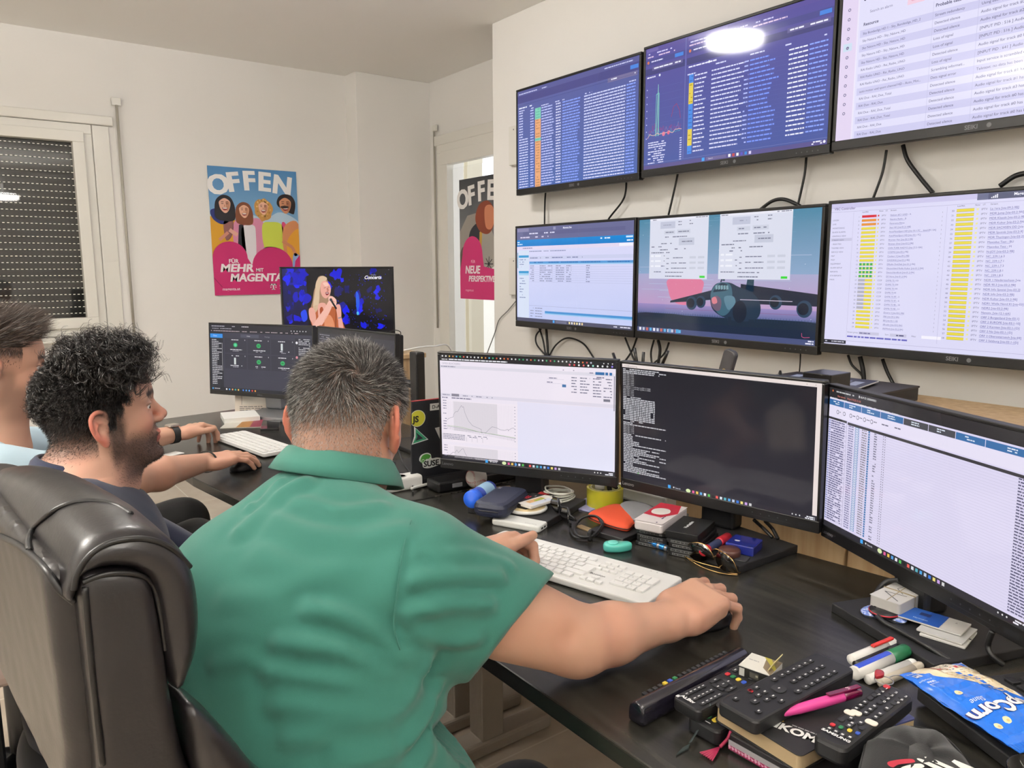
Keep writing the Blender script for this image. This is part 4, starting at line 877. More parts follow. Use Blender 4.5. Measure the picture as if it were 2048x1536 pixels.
# head in its own axes: x forward, y left, z up, origin between the ear holes
def head_prims(o):
    g=o.get; n=[('e',(-.008,0,.036),(.097,.0775,.090),0),('e',(.030,0,.040),(.066,.066,.072),.03),('e',(.030,0,-.040),(.058,.057,.066),.03),
      ('c',(.0,.050,-.048),(.062,.018,-.094),.021,.017,.018),('c',(.0,-.050,-.048),(.062,-.018,-.094),.021,.017,.018),('e',(.081,0,-.096),(.020,.022,.017),.014),
      ('e',(.056,.034,-.022),(.026,.022,.022),.02),('e',(.056,-.034,-.022),(.026,.022,.022),.02),
      ('c',(.086,.010,.026),(.070,.044,.022),.010,.009,.012),('c',(.086,-.010,.026),(.070,-.044,.022),.010,.009,.012),
      ('e',(.081,0,-.055),(.016,.026,.020),.012),
      ('-e',(.096,.034,.006),(.019,.020,.0135),.012),('-e',(.096,-.034,.006),(.019,.020,.0135),.012),
      ('c',(.085,0,.018),(.108,0,-.018),.0085,.0095,.010),('e',(.109,0,-.022),(.0115,.0105,.010),.006),('e',(.099,.0125,-.028),(.011,.0075,.0075),.006),('e',(.099,-.0125,-.028),(.011,.0075,.0075),.006),('c',(.088,0,-.030),(.104,0,-.030),.008,.006,.006),
      ('e',(.0915,0,-.0545),(.0105,.022,.0058),.005),('e',(.0900,0,-.0655),(.0100,.019,.0066),.005),('-c',(.102,-.020,-.0602),(.102,.020,-.0602),.0020,.0020,.003),
      ('c',(.078,-.012,-.078),(.078,.012,-.078),.010,.010,.012)]
    for s in (1,-1):   # lids
        n+=[('e',(.0765,.0325*s,.0105),(.0125,.0155,.0085),.004),('e',(.0755,.0325*s,.002),(.0118,.0145,.006),.004),('-e',(.0875,.0365*s,.0045),(.0125,.0155,.0042),.002)]
    ea=o.get('ear',.45); ez=o.get('earz',0.)
    for s in (1,-1):
        R=basis((math.cos(ea),-s*math.sin(ea)*-1,0.),(-.22,0,1)); R=basis((math.cos(ea),-s*math.sin(ea),0),(-.2,0,1))
        c=Vector((-.012,s*.0805,-.004+ez)); Rm=Matrix(R.tolist())
        # ear plane: R columns = forward, left(normal), up ; rim, lobe, concha
        def E(x,y,z): return tuple(c+Rm@Vector((x,y*s,z)))
        n.append(('e',E(-.002,.0,.002),(.0165,.0050,.0290),R,.008))
        rim=[E(.013,.003,.010),E(.010,.005,.026),E(-.004,.006,.0325),E(-.017,.006,.024),E(-.0195,.006,.006),E(-.014,.005,-.012),E(-.006,.004,-.022)]
        rr=spl(rim,3)
        for a,b in zip(rr,rr[1:]): n.append(('c',tuple(a),tuple(b),.0036,.0036,.003))
        n.append(('e',E(.001,.002,-.026),(.0085,.0050,.0105),R,.006)); n.append(('c',E(.010,.0035,-.006),E(.008,.0035,.004),.0035,.003,.003))
        n.append(('c',E(-.009,.004,-.010),E(-.010,.0045,.014),.0030,.0028,.003))
        n.append(('-e',E(-.001,.0075,-.002),(.0085,.0085,.0125),R,.002)); n.append(('-e',E(-.005,.0080,.019),(.0095,.0050,.0080),R,.002)); n.append(('-c',E(-.0150,.0085,-.006),E(-.0145,.0085,.018),.0028,.0026,.002))
    return n
def make_headf(H,R,o):
    pr=head_prims(o); R=np.asarray(R,np.float32); H=np.asarray(H,np.float32); s=o.get('scale',1.)
    return lambda P: run(((P-H)@R)/s,pr)*s
def hand_prims(W,d,up,side,curl,spread=.10,thumb=(.5,-.35,.2),scale=1.,fat=1.,palm_t=.0135):
    # W wrist, d along the hand, up = back-of-hand direction, side +1: thumb on the left of d seen from the back
    d=Vector(d).normalized(); up=Vector(up); up=(up-d*up.dot(d)).normalized(); l=up.cross(d)*side; W=Vector(W); out=[]
    R=np.array([[d.x,l.x,up.x],[d.y,l.y,up.y],[d.z,l.z,up.z]],np.float32); S=scale
    out.append(('b',tuple(W+d*.046*S),(.043*S,.0395*S,palm_t*S),.012*S,R,.018)); out.append(('e',tuple(W+d*.030*S+l*.022*S-up*.008*S),(.034*S,.019*S,.017*S),R,.015))
    out.append(('e',tuple(W+d*.030*S-l*.026*S-up*.005*S),(.034*S,.014*S,.015*S),R,.012))
    base=[(.092,.029),(.097,.010),(.094,-.010),(.086,-.028)]; ln=[(.041,.025,.020),(.046,.029,.021),(.042,.027,.020),(.032,.020,.018)]; rd=[.0095,.0098,.0092,.0082]
    for i in range(4):
        p=W+(d*base[i][0]+l*base[i][1])*S+up*(.002*S); a=spread*(1.5-i)/1.5; c=curl[i] if isinstance(curl,(list,tuple)) else curl
        dd=(d*math.cos(a)+l*math.sin(a)).normalized(); ang=0
        out.append(('e',tuple(p-d*.004+up*.003*S),(.012*S,.0095*S,.0095*S),R,.007))
        for j in range(3):
            ang+=(c if not isinstance(c,(list,tuple)) else c[j]); v=(dd*math.cos(ang)-up*math.sin(ang)).normalized(); q=p+v*ln[i][j]*S
            r0=rd[i]*fat*S*(1-.07*j); r1=rd[i]*fat*S*(1-.07*(j+1)); out.append(('c',tuple(p),tuple(q),r0,r1,.0035)); p=q
    t0=W+(d*.022+l*.030)*S-up*.006*S; tv=(d*thumb[0]+l*abs(thumb[1])+up*thumb[2]).normalized(); t1=t0+tv*.040*S
    tb=thumb[3] if len(thumb)>3 else .35; tv2=(tv+(d-l*.5)*tb).normalized(); t2=t1+tv2*.032*S; tv3=(tv2+(d-l*.5)*tb*.8).normalized(); t3=t2+tv3*.024*S
    out+= [('c',tuple(t0),tuple(t1),.0155*S,.0115*S,.016),('c',tuple(t1),tuple(t2),.0110*S,.0105*S,.004),('c',tuple(t2),tuple(t3),.0108*S,.0085*S,.003)]
    return out
SKIN=attr_mat('skin',.50,sss=.12,bump=(900,.12,.0006),spec=.4)
HAIRM=attr_mat('hair_fibre',.42,spec=.55)
def cloth(name,col,rough=.85,weave=900,st=.35):
    m=mat(name,col,rough,bump=(weave,st,.0006),spec=.25,sheen=.15); return m
def paint_skin(V,H,R,tone,o):
    p=(V-np.asarray(H,np.float32))@np.asarray(R,np.float32); base=L3(tone); n=len(V)
    c=np.repeat(base[None],n,0); red=L3(o.get('red',(196,112,92))); c=mixc(c,red,.20*np.clip(vnoise(V,30,2)+.3,0,1))
    hd=(np.linalg.norm(p,axis=1)<.17)
    ear=sstep(np.abs(p[:,1]),.078,.092)*(np.abs(p[:,2])<.05)*hd; c=mixc(c,red,ear*.75)
    nose=np.exp(-((p[:,0]-.105)**2+p[:,1]**2+(p[:,2]+.022)**2)/.018**2); c=mixc(c,red,nose*.5)
    chk=np.exp(-((p[:,0]-.07)**2+(np.abs(p[:,1])-.04)**2+(p[:,2]+.025)**2)/.022**2); c=mixc(c,red,chk*.4)
    lips=((np.abs(p[:,2]+.060)<.0135)&(np.abs(p[:,1])<.021)&(p[:,0]>.088)); c[lips]=L3(o.get('lips',(176,104,92)))
    lid=np.exp(-((p[:,2]-.0098)/.0013)**2)*(p[:,0]>.062)*sstep(np.abs(p[:,1]),.018,.024)*(1-sstep(np.abs(p[:,1]),.047,.052)); c=mixc(c,L3((38,24,22)),lid*.8)
    if o.get('beard'):
        z=p[:,2]; x=p[:,0]; a=np.abs(p[:,1])
        jaw=sstep(-z-.25*x*0,.022,.060)*sstep(x,-.020,.030)*sstep(z,-.150,-.112)*hd; side=sstep(x,-.012,.006)*(1-sstep(x,.022,.040))*sstep(-z,-.025,.02)*hd*sstep(a,.035,.050)
        mou=np.exp(-((z+.042)/.010)**2)*(x>.078)*(a<.030)*.9
        side=side*sstep(z,-.13,-.07); m=np.clip(np.maximum(np.maximum(jaw,side),mou),0,1)*(1-lips)*(1-np.clip(chk*1.4,0,1)); o['bm']=m; c=mixc(c,L3(o['beard'][0]),m*o['beard'][1])
    if o.get('scalp'): c=mixc(c,L3(o['scalp'][0]),o['scalp'][1](p)*hd*(1-ear))
    br=np.exp(-((p[:,2]-.030-.10*np.maximum(0,.02-np.abs(np.abs(p[:,1])-.03)))/.0050)**2)*(np.abs(p[:,1])>.012)*(np.abs(p[:,1])<.052)*(p[:,0]>.055); c=mixc(c,L3(o.get('brow',(40,28,24))),np.clip(br*1.3,0,.9))
    return c
def sample_surface(V,Q,N,w):       # w(points)->density 0..1
    tri=np.concatenate([Q[:,[0,1,2]],Q[:,[0,2,3]]]); a,b,c=V[tri[:,0]],V[tri[:,1]],V[tri[:,2]]; nr=np.cross(b-a,c-a); ar=np.linalg.norm(nr,axis=1); cen=(a+b+c)/3; p=ar*w(cen); p/=p.sum()
    k=RS.choice(len(tri),N,p=p); u=RS.rand(N,1); v=RS.rand(N,1); m=(u+v)>1; u=np.where(m,1-u,u); v=np.where(m,1-v,v)
    return a[k]+u*(b[k]-a[k])+v*(c[k]-a[k]), nr[k]/(ar[k][:,None]+1e-12)
def strands(name,parent,root,path,width,col,taper=.2):  # path (N,S,3) offsets; crossed thin blades
    N,S,_=path.shape; P=root[:,None,:]+path; T=np.gradient(P,axis=1); T/=np.linalg.norm(T,axis=2,keepdims=True)+1e-12
    r=RS.randn(N,1,3); s=np.cross(T,r); s/=np.linalg.norm(s,axis=2,keepdims=True)+1e-12; wv=np.linspace(1,taper,S)[None,:,None]*np.asarray(width).reshape(-1,1,1)
    V=np.stack([P-s*wv,P+s*wv],2).reshape(-1,3); i=np.arange(N)[:,None]*S*2+np.arange(S-1)[None]*2; i=i.ravel(); Q=np.stack([i,i+1,i+3,i+2],1)
    C=np.repeat(col,S*2,0); return np_mesh(name,V,Q,HAIRM,parent,C)
def eyeballs(t,H,R,iris=(70,45,30),s=1.,gaze=(1,0,-.12)):
    gz=Vector(gaze).normalized()
    Rm=Matrix(np.asarray(R).tolist())
    for sd in (1,-1):
        M=Matrix.Translation(Vector(H)+Rm@Vector((.0735,.0325*sd,.005))*s)@Rm.to_4x4(); m=MB(); m.ball((0,0,0),.0125*s,n=20,col=s2l((225,215,208))); m.build('eye',PGLOSS,t,M=M)
        e=[c for c in kids(t) if c.name.startswith('eye')][-1]
        m=MB(); m.ball(gz*.0066*s,(.0064*s,)*3,n=16,col=s2l(iris)); m.ball(gz*.0100*s,(.0032*s,)*3,n=12,col=s2l((10,8,8))); m.build('iris',PGLOSS,e)

def stubble(parent,V,Q,R,H,N,L_,w,col,bm):      # short beard hairs where the beard shadow is painted
    tri=np.concatenate([Q[:,[0,1,2]],Q[:,[0,2,3]]]); a,b,c=V[tri[:,0]],V[tri[:,1]],V[tri[:,2]]; nr=np.cross(b-a,c-a); ar=np.linalg.norm(nr,axis=1); p=ar*bm[tri].mean(1)**1.5; p/=p.sum()
    k=RS.choice(len(tri),N,p=p); u=RS.rand(N,1); v=RS.rand(N,1); m=(u+v)>1; u=np.where(m,1-u,u); v=np.where(m,1-v,v); rt=a[k]+u*(b[k]-a[k])+v*(c[k]-a[k]); n=nr[k]/(ar[k][:,None]+1e-12)
    d=n*.7+(np.array([.1,0,-.8])@np.asarray(R).T)[None]+RS.randn(N,3)*.35; d/=np.linalg.norm(d,axis=1,keepdims=True); tt=np.linspace(0,1,3)[None,:,None]
    strands('beard',parent,rt,(d[:,None]*tt*(L_*(.6+.8*RS.rand(N)))[:,None,None]).astype(np.float32),w,(np.repeat(L3(col)[None],N,0)*(.6+.8*RS.rand(N,1))).astype(np.float32))
# ================================================================ man in the green polo
VOX=1.0
def v3(v): return (float(v[0]),float(v[1]),float(v[2]))
pg=thing('person','heavy-set person in a green polo shirt with cropped grey hair, seen from behind','person')
gH=away(697,848,1.2); gR=basis((math.sin(math.radians(54)),math.cos(math.radians(54)),-.20)); 
gho=dict(ear=.52,scale=1.0,red=(190,104,84))
ghead=make_headf(gH,gR,gho)
gHv=Vector(gH); gRm=Matrix(gR.tolist())
def GH(x,y,z): return v3(gHv+gRm@Vector((x,y,z)))
C7=Vector((.405,1.010,1.02))
SR=away(838,1140,1.06); ER=at(1160,1280,.802); WR=at(1350,1240,.785)
SL=Vector((.378,1.160,.940)); EL=Vector((.585,1.325,.805)); WL=at(938,1122,.797)
gfac=Vector((.70,.71,0)).normalized(); grt=Vector((.71,-.70,0)).normalized()
FORE=(WR-ER).normalized()
rh=hand_prims(WR+Vector((0,0,.008)),(.95,.06,.06),(-.10,-.22,1),+1,[(.40,1.0,.7),(.40,1.0,.7),(.42,1.0,.6),(.45,.85,.5)],spread=.26,thumb=(.96,-.10,-.5),scale=1.07,fat=1.03,palm_t=.019)
lh=hand_prims(WL,(.94,.20,.10),(.25,.42,.86),-1,[(.75,1.1,.8),(.85,1.1,.8),(.9,1.1,.8),(.95,1.1,.8)],spread=.05,thumb=(.86,-.22,.0,.12),scale=1.12,fat=1.12,palm_t=.019)
gbody=[('f',ghead,0),('c',GH(-.030,0,-.045),v3(C7+Vector((.035,.035,-.02))),.062,.068,.03),('c',GH(.0,0,-.07),v3(C7+Vector((.06,.06,-.03))),.050,.060,.03),
 ('c',GH(-.062,0,-.045),v3(C7+Vector((.0,.0,.0))),.032,.045,.03),
 ('e',v3((SR+SL)/2+Vector((.0,.0,-.06))),(.10,.19,.10),basis(gfac),.05),
 ('c',v3(SR),v3(ER),.062,.046,.05),('c',v3(SR+(ER-SR)*.5+Vector((0,0,-.022))),v3(ER+Vector((-.01,0,.0))),.052,.043,.03),('c',v3(ER-FORE*.01),v3(ER+FORE*.06),.0440,.0440,.02),('c',v3(ER+FORE*.06),v3(WR+Vector((-.01,0,.003))),.0440,.0290,.02),('c',v3(WR+Vector((-.02,.010,.002))),v3(WR+Vector((.02,.010,.004))),.024,.021,.015),('c',v3(WR+Vector((-.02,-.010,.002))),v3(WR+Vector((.02,-.010,.004))),.024,.021,.015),
 ('c',v3(SL),v3(EL),.060,.046,.05),('c',v3(EL),v3(EL+(WL-EL)*.3),.044,.045,.02),('c',v3(EL+(WL-EL)*.3),v3(WL),.044,.027,.02)]
elb=onto(lambda P: run(P,gbody),1147,1275)
gbody+=rh+lh
if elb is not None: gbody.append(('-e',v3(Vector(elb.tolist())+Vector((-.006,-.008,.004))),(.010,.010,.012),.022))
gf=lambda P: run(P,gbody)
V,Q=polygonise(gf,(.18,.60,.70),(1.14,1.46,1.27),.0030*VOX)
HAIRTOP=lambda p: np.clip(sstep(p[:,2]+.35*p[:,0]*0,-.075,-.02),0,1)
def hairmask_green(p):          # density on the skull, 0 on face and neck
    x,y,z=p[:,0],p[:,1],p[:,2]; a=np.abs(y)
    back=sstep(z,-.078,-.035)*(x<.0); side=sstep(z,.0,.035)*(x<.052+.0*a); top=(z>.075)*sstep(-x,-.085,-.070)
    frontline=sstep(-(x-.045-.35*(z-.02)),-.006,.006)
    behind=(x<-.022)*sstep(z,-.078,-.040)
    return np.clip(np.maximum(behind,np.maximum(side*frontline,top)),0,1)
gho['scalp']=((66,60,56),lambda p: hairmask_green(p)*(.34+.50*sstep(p[:,2],-.03,.075)-.22*(p[:,1]<0)*sstep(-p[:,1],.02,.07)*sstep(-p[:,2],-.09,-.02)))
gho['beard']=((150,132,118),.35); gho['brow']=(60,50,44)
np_mesh('body',V,Q,SKIN,pg,paint_skin(V,gH,gR,(186,144,122),gho))
gp=(V-np.array(gH,np.float32))@gR
N=34000
rt,nr=sample_surface(V,Q,N,lambda c: (lambda p: hairmask_green(p)*(np.linalg.norm(p,axis=1)<.16)*(np.abs(p[:,1])<.0785)*(.35+.65*sstep(p[:,2],-.05,.05)))((c-np.array(gH,np.float32))@gR))
p=(rt-np.array(gH,np.float32))@gR; nl=nr@gR
wh=np.array([-.072,-.046,.074],np.float32); r=p-wh; tang=np.cross(nl,r); tang/=np.linalg.norm(tang,axis=1,keepdims=True)+1e-9; rad=r-(r*nl).sum(1,keepdims=True)*nl; dist=np.linalg.norm(rad,axis=1,keepdims=True); rad/=dist+1e-9
sw=np.exp(-(dist/.045)**2)*1.1; dr=rad*(1-sw*.5)+tang*sw; below=sstep(-p[:,2],-.05,.02)[:,None]; dr=dr*(1-below)+below*np.array([-.1,0,-1],np.float32); dr+=RS.randn(N,3)*.22
topw=sstep(p[:,2],-.02,.075); L=(.0045+.0125*topw)*(.7+.6*RS.rand(N)); lift=.30+.25*(1-topw)
dr/=np.linalg.norm(dr,axis=1,keepdims=True); S=4; tt=np.linspace(0,1,S)[None,:,None]
loc=(dr[:,None]*tt*(1-lift[:,None,None]*.5)+nl[:,None]*lift[:,None,None]*tt*(1.25-.55*tt))*L[:,None,None]
grey=RS.rand(N)<(.16+.50*(1-topw)); col=np.where(grey[:,None],L3((165,163,160)),L3((40,35,32)))*(.6+.8*RS.rand(N,1)).astype(np.float32)
strands('hair',pg,rt,loc@gR.T,.00022+.00008*topw,col.astype(np.float32))
eyeballs(pg,gH,gR)
# polo shirt
HEM=SR+(ER-SR)*.60+Vector((0,0,-.006)); 
PEL=Vector((.27,.86,.50)); Rt=basis(gfac); Rlean=basis((.66,.66,-.30))
def torso_prims(off=0.):
    o=off
    return [('e',(.300,.915,.62),(.160+o,.212+o,.20+o),Rt,0),('e',(.318,.940,.78),(.150+o,.198+o,.19+o),Rt,.08),('e',(.362,.975,.90),(.125+o,.180+o,.13+o),Rlean,.08),
     ('c',v3(SR+Vector((-.01,.02,-.002))),v3(C7+Vector((.01,-.02,-.035))),.066+o,.060+o,.06),('c',v3(SL+Vector((0,-.02,-.01))),v3(C7+Vector((-.005,.02,-.030))),.054+o,.062+o,.06),
     ('e',(.375,.885,.58),(.17+o,.185+o,.14+o),Rt,.08)]
armdir=(ER-SR).normalized(); larm=(EL-SL).normalized(); HEML=SL+(EL-SL)*.62
def polo_f(P):
    d=run(P,torso_prims(.012))
    s=s_cap(P,v3(SR+Vector((.0,.0,-.022))),v3(HEM+Vector((.008,-.008,-.020))),.098,.090); d=smin(d,s,.035)
    s=s_cap(P,v3(SL+Vector((.01,-.01,-.01))),v3(HEML+larm*.04),.070,.068); d=smin(d,s,.04)
    # open ends: cut square at the cuffs and hollow round the arms
    hd=(armdir+Vector((.30,.15,-.55))).normalized() if 0 else Vector(ray(1030,1270)).cross(Vector(ray(1090,1190))-Vector(ray(965,1350))).normalized()*-1
    hd=hd if hd.dot(armdir)>0 else -hd
    cut=((P-np.array(HEM,np.float32))@np.array(hd,np.float32)); near=np.linalg.norm(P-np.array(HEM,np.float32),axis=1)<.20
    d=np.where(near,smax(d,cut,.004),d)
    cl=((P-np.array(HEML,np.float32))@np.array(larm,np.float32)); nearl=np.linalg.norm(P-np.array(HEML,np.float32),axis=1)<.16; d=np.where(nearl&(cl>-.02),smax(d,cl,.004),d)
    for a,b,r in ((HEM-armdir*.030,HEM+armdir*.1,.071),(HEML-larm*.03,HEML+larm*.1,.064)): d=smax(d,-s_cap(P,v3(a),v3(b),r,r),.004)
    # neck opening
    d=smax(d,-s_cap(P,v3(C7+Vector((.045,.045,.0))),GH(-.01,0,-.03),.078,.074),.006)
    return smax(d,-(P[:,2]-.46),.01)
PV,PQ=polygonise(polo_f,(.02,.60,.44),(.82,1.46,1.11),.0045*VOX)
PN=grads(polo_f,PV)
def crease(pts,a,w,rid=1):       # a soft cloth fold along a line on the shirt; pts given where they are seen, then kept on the surface
    global PV
    P3=[onto(polo_f,x,y) for x,y in pts]; P3=[p for p in P3 if p is not None]
    if len(P3)<2: return
    P3=[np.array(v,np.float32) for v in spl([tuple(map(float,p)) for p in P3],4)]
    d=polydist(PV,P3); s=np.exp(-(d/w)**2)-.55*np.exp(-((d-w*1.7)/(w*.9))**2); PV=PV+PN*(.95*a*s)[:,None]
for pts,a,w in [([(610,960),(540,1000),(480,1060)],.006,.014),([(560,940),(500,975),(455,1010)],.005,.010),([(500,1010),(520,1000),(560,960)],.005,.009),
   ([(760,1010),(680,1020),(590,1000)],.004,.014),([(800,1060),(700,1080),(600,1060),(540,1030)],.005,.018),([(700,1130),(600,1150),(520,1110)],.004,.02),
   ([(1120,1190),(1000,1150),(900,1150),(830,1160)],.006,.013),([(1070,1250),(980,1210),(900,1210),(815,1230)],.007,.013),([(1010,1310),(950,1280),(880,1290),(820,1260)],.006,.013),([(1020,1130),(960,1110),(880,1115)],.003,.012),
   ([(860,1320),(780,1290),(700,1240),(620,1215)],.008,.014),([(855,1330),(760,1330),(660,1300),(560,1290)],.008,.014),([(850,1345),(760,1370),(640,1360),(540,1350)],.007,.014),([(845,1360),(780,1410),(680,1420),(560,1410)],.008,.016),
   ([(840,1380),(800,1440),(700,1465),(580,1470)],.007,.016),([(860,1400),(830,1460),(790,1500),(680,1520)],.007,.015),([(880,1380),(860,1430),(820,1480)],.006,.010),([(600,1180),(520,1190),(450,1200)],.003,.016),([(560,1330),(480,1320),(430,1330)],.003,.012),([(900,1440),(860,1500),(840,1536)],.005,.014)]:
    crease(pts,a*.85,w*.85)
PV=PV+PN*(.0016*vnoise(PV,34,9)+.0009*vnoise(PV,80,10))[:,None]
POLO=cloth('polo_pique',(50,106,94),.85,1500,.6)
po=np_mesh('polo_shirt',PV,PQ,POLO,pg)
# seams and sleeve band
def on_shirt(px,lift=.0008): 
    q=[onto(polo_f,x,y) for x,y in px]; q=[Vector(tuple(map(float,a))) for a in q if a is not None]; return q
m=MB()
for pl in ([(822,1040),(806,1100),(795,1180),(788,1250),(800,1300)],):
    q=on_shirt(pl)
    if len(q)>2: m.tube(spl(q,6),.0009,n=6)
m.build('seam',POLO,po)
# collar: folded band round the neck
def collar(name,cen,up,fwd,r0,z0,r1,z1,rib,mt,parent,open_=.5,th=.0035,ex=1.12):
    up=Vector(up).normalized(); f=(Vector(fwd)-up*up.dot(Vector(fwd))).normalized(); l=up.cross(f); vs=[];fs=[]; n=56
    prof=[(r0-th,z0-.012),(r0-th,z0),(r0,z0+.003),(r0+th,z0),(r1*.5+r0*.5+th*1.6,(z0+z1)/2),(r1+th,z1),(r1,z1-.0015),(r1-th,z1),((r0+r1)/2-th*.4,(z0+z1)/2),(r0-th*.2,z0-.010)]
    for i in range(n+1):
        a=open_+(2*PI-2*open_)*i/n
        for (r,z) in prof:
            w=.0012*math.sin(a*5+z*60); vs.append(Vector(cen)+f*(math.cos(a)*(r+w)*ex)+l*(math.sin(a)*(r+w))+up*(z+ .012*(math.cos(a)>0)*math.cos(a)*-1))
    k=len(prof)
    for i in range(n):
        for j in range(k): fs.append([i*k+j,i*k+(j+1)%k,(i+1)*k+(j+1)%k,(i+1)*k+j])
    fs.append(list(range(k))); fs.append([n*k+j for j in range(k)][::-1])
    m=MB(); m.add(vs,fs,smooth=True); return m.build(name,mt,parent)
collar('collar',C7+Vector((.046,.046,.012)),(.28,.14,.95),gfac,.076,.042,.097,.008,1,cloth('polo_collar',(56,114,101),.8,2500,.7),po)
# dark jeans
JE=cloth('dark_jeans',(44,48,64),.9,1200,.6)
kr=Vector((.72,.95,.43)); kl=Vector((.64,1.25,.44)); hipR=Vector((.38,.80,.50)); hipL=Vector((.26,1.00,.50))
jp=[('e',(.31,.90,.51),(.19,.205,.12),Rt,0),('c',v3(hipR),v3(kr),.094,.070,.06),('c',v3(hipL),v3(kl),.092,.070,.06),('c',v3(kr),(.82,.98,.12),.070,.050,.03),('c',v3(kl),(.74,1.29,.12),.068,.05,.03)]
jf=lambda P: run(P,jp)
JV,JQ=polygonise(jf,(.05,.55,.05),(1.0,1.45,.72),.009*VOX); JN=grads(jf,JV); JV=JV+JN*(.003*vnoise(JV,30,3))[:,None]
np_mesh('trousers',JV,JQ,JE,pg)
for q in ((.82,.985),(.76,1.295)):
    m=MB(); m.ball((q[0]+.06,q[1]+.02,.045),(.14,.05,.045),n=16); m.build('shoe',BLKM,pg)
# ================================================================ curly-haired man in the navy T-shirt
pc=thing('person','young person in profile with curly black hair and stubble, navy T-shirt, behind the armchair','person')
caz=math.radians(89); cH0=away(200,846,1.50); cf=Vector((math.sin(caz),math.cos(caz),.10)); cR=basis(cf); cRm=Matrix(cR.tolist()); cH=cH0-cRm@Vector((-.012,-.078,0))
cRs=cR/.94
def CHp(x,y,z): return v3(cH+cRm@Vector((x,y,z))*.94)
cho=dict(ear=.35,scale=.94,red=(200,112,96),earz=-.008)
chead=make_headf(cH,cR,cho)
cb_=Vector((cH.x-.050,cH.y-.005,cH.z-.098))
cbody=[('f',chead,0),('c',CHp(-.025,0,-.05),v3(cb_+Vector((.02,0,.01))),.055,.062,.03),('c',CHp(.02,0,-.075),v3(cb_+Vector((.055,0,-.01))),.040,.055,.03),
 ('e',v3(cb_+Vector((-.01,0,-.07))),(.09,.17,.08),basis((1,.1,0)),.06)]
for s_ in (-1,1):
    e_=cb_+Vector((.22,.17*s_,-.29)); w_=cb_+Vector((.44,.06*s_,-.34)); cbody+=[('c',v3(cb_+Vector((.0,.17*s_,-.10))),v3(e_),.046,.040,.04),('c',v3(e_),v3(w_),.040,.026,.02)]+hand_prims(w_,(.9,-.3*s_,-.1),(.1,0,1),-s_,[(.4,.5,.3)]*4,spread=.08,thumb=(.8,-.4,-.1))
cfn=lambda P: run(P,cbody)
V,Q=polygonise(cfn,(cH.x-.24,cH.y-.27,cH.z-.60),(cH.x+.62,cH.y+.26,cH.z+.16),.0024*VOX)
def hairmask_curly(p):
    x,y,z=p[:,0],p[:,1],p[:,2]
    fl=sstep(-(x-.066-.10*(z-.07)),-.004,.004)*(z>.030)*((x<.040)|(z>.068)); behind=(x<-.022-.0*z)*sstep(z,-.075,-.045); temple=(x<.030)*sstep(z,-.006,.018); sb=(x>.0)*(x<.016)*(z>-.02)*(z<.04)
    return np.clip(np.maximum(np.maximum(fl,behind),np.maximum(temple,sb)),0,1)
cho['scalp']=((24,19,17),lambda p: hairmask_curly(p)*(.66+.3*sstep(p[:,2],-.055,.0))); cho['beard']=((52,40,36),.85); cho['brow']=(22,17,15)
np_mesh('body',V,Q,SKIN,pc,paint_skin(V,cH,cRs,(198,154,134),cho))
eyeballs(pc,cH,cR,s=.94,gaze=(1,-.55,-.2))
cN=np.array(cH,np.float32)
stubble(pc,V,Q,cR,cH,9000,.0028,.00014,(30,24,22),cho['bm'])
def loc_of(R,H): return lambda c:(c-np.array(H,np.float32))@R
# short faded sides
rt,nr=sample_surface(V,Q,30000,lambda c:(lambda p: hairmask_curly(p)*(np.linalg.norm(p,axis=1)<.15)*(np.abs(p[:,1])<.079)*(.4+sstep(p[:,2],-.07,.0)))(loc_of(cRs,cH)(c)))
p=(rt-cN)@cRs; nl=nr@cR; up=sstep(p[:,2],-.05,.05); dr=np.array([-.45,0,-.7],np.float32)+RS.randn(len(p),3)*.45; dr/=np.linalg.norm(dr,axis=1,keepdims=True)
L=(.004+.011*up*sstep(p[:,0],-.11,.0))*(.7+.6*RS.rand(len(p))); tt=np.linspace(0,1,4)[None,:,None]; lc=(dr[:,None]*tt+nl[:,None]*.55*tt*(1.3-.6*tt))*L[:,None,None]
hs=strands('hair',pc,rt,lc@cR.T,.00030,np.repeat(L3((26,21,20))[None],len(p),0)*(.6+.9*RS.rand(len(p),1)).astype(np.float32))
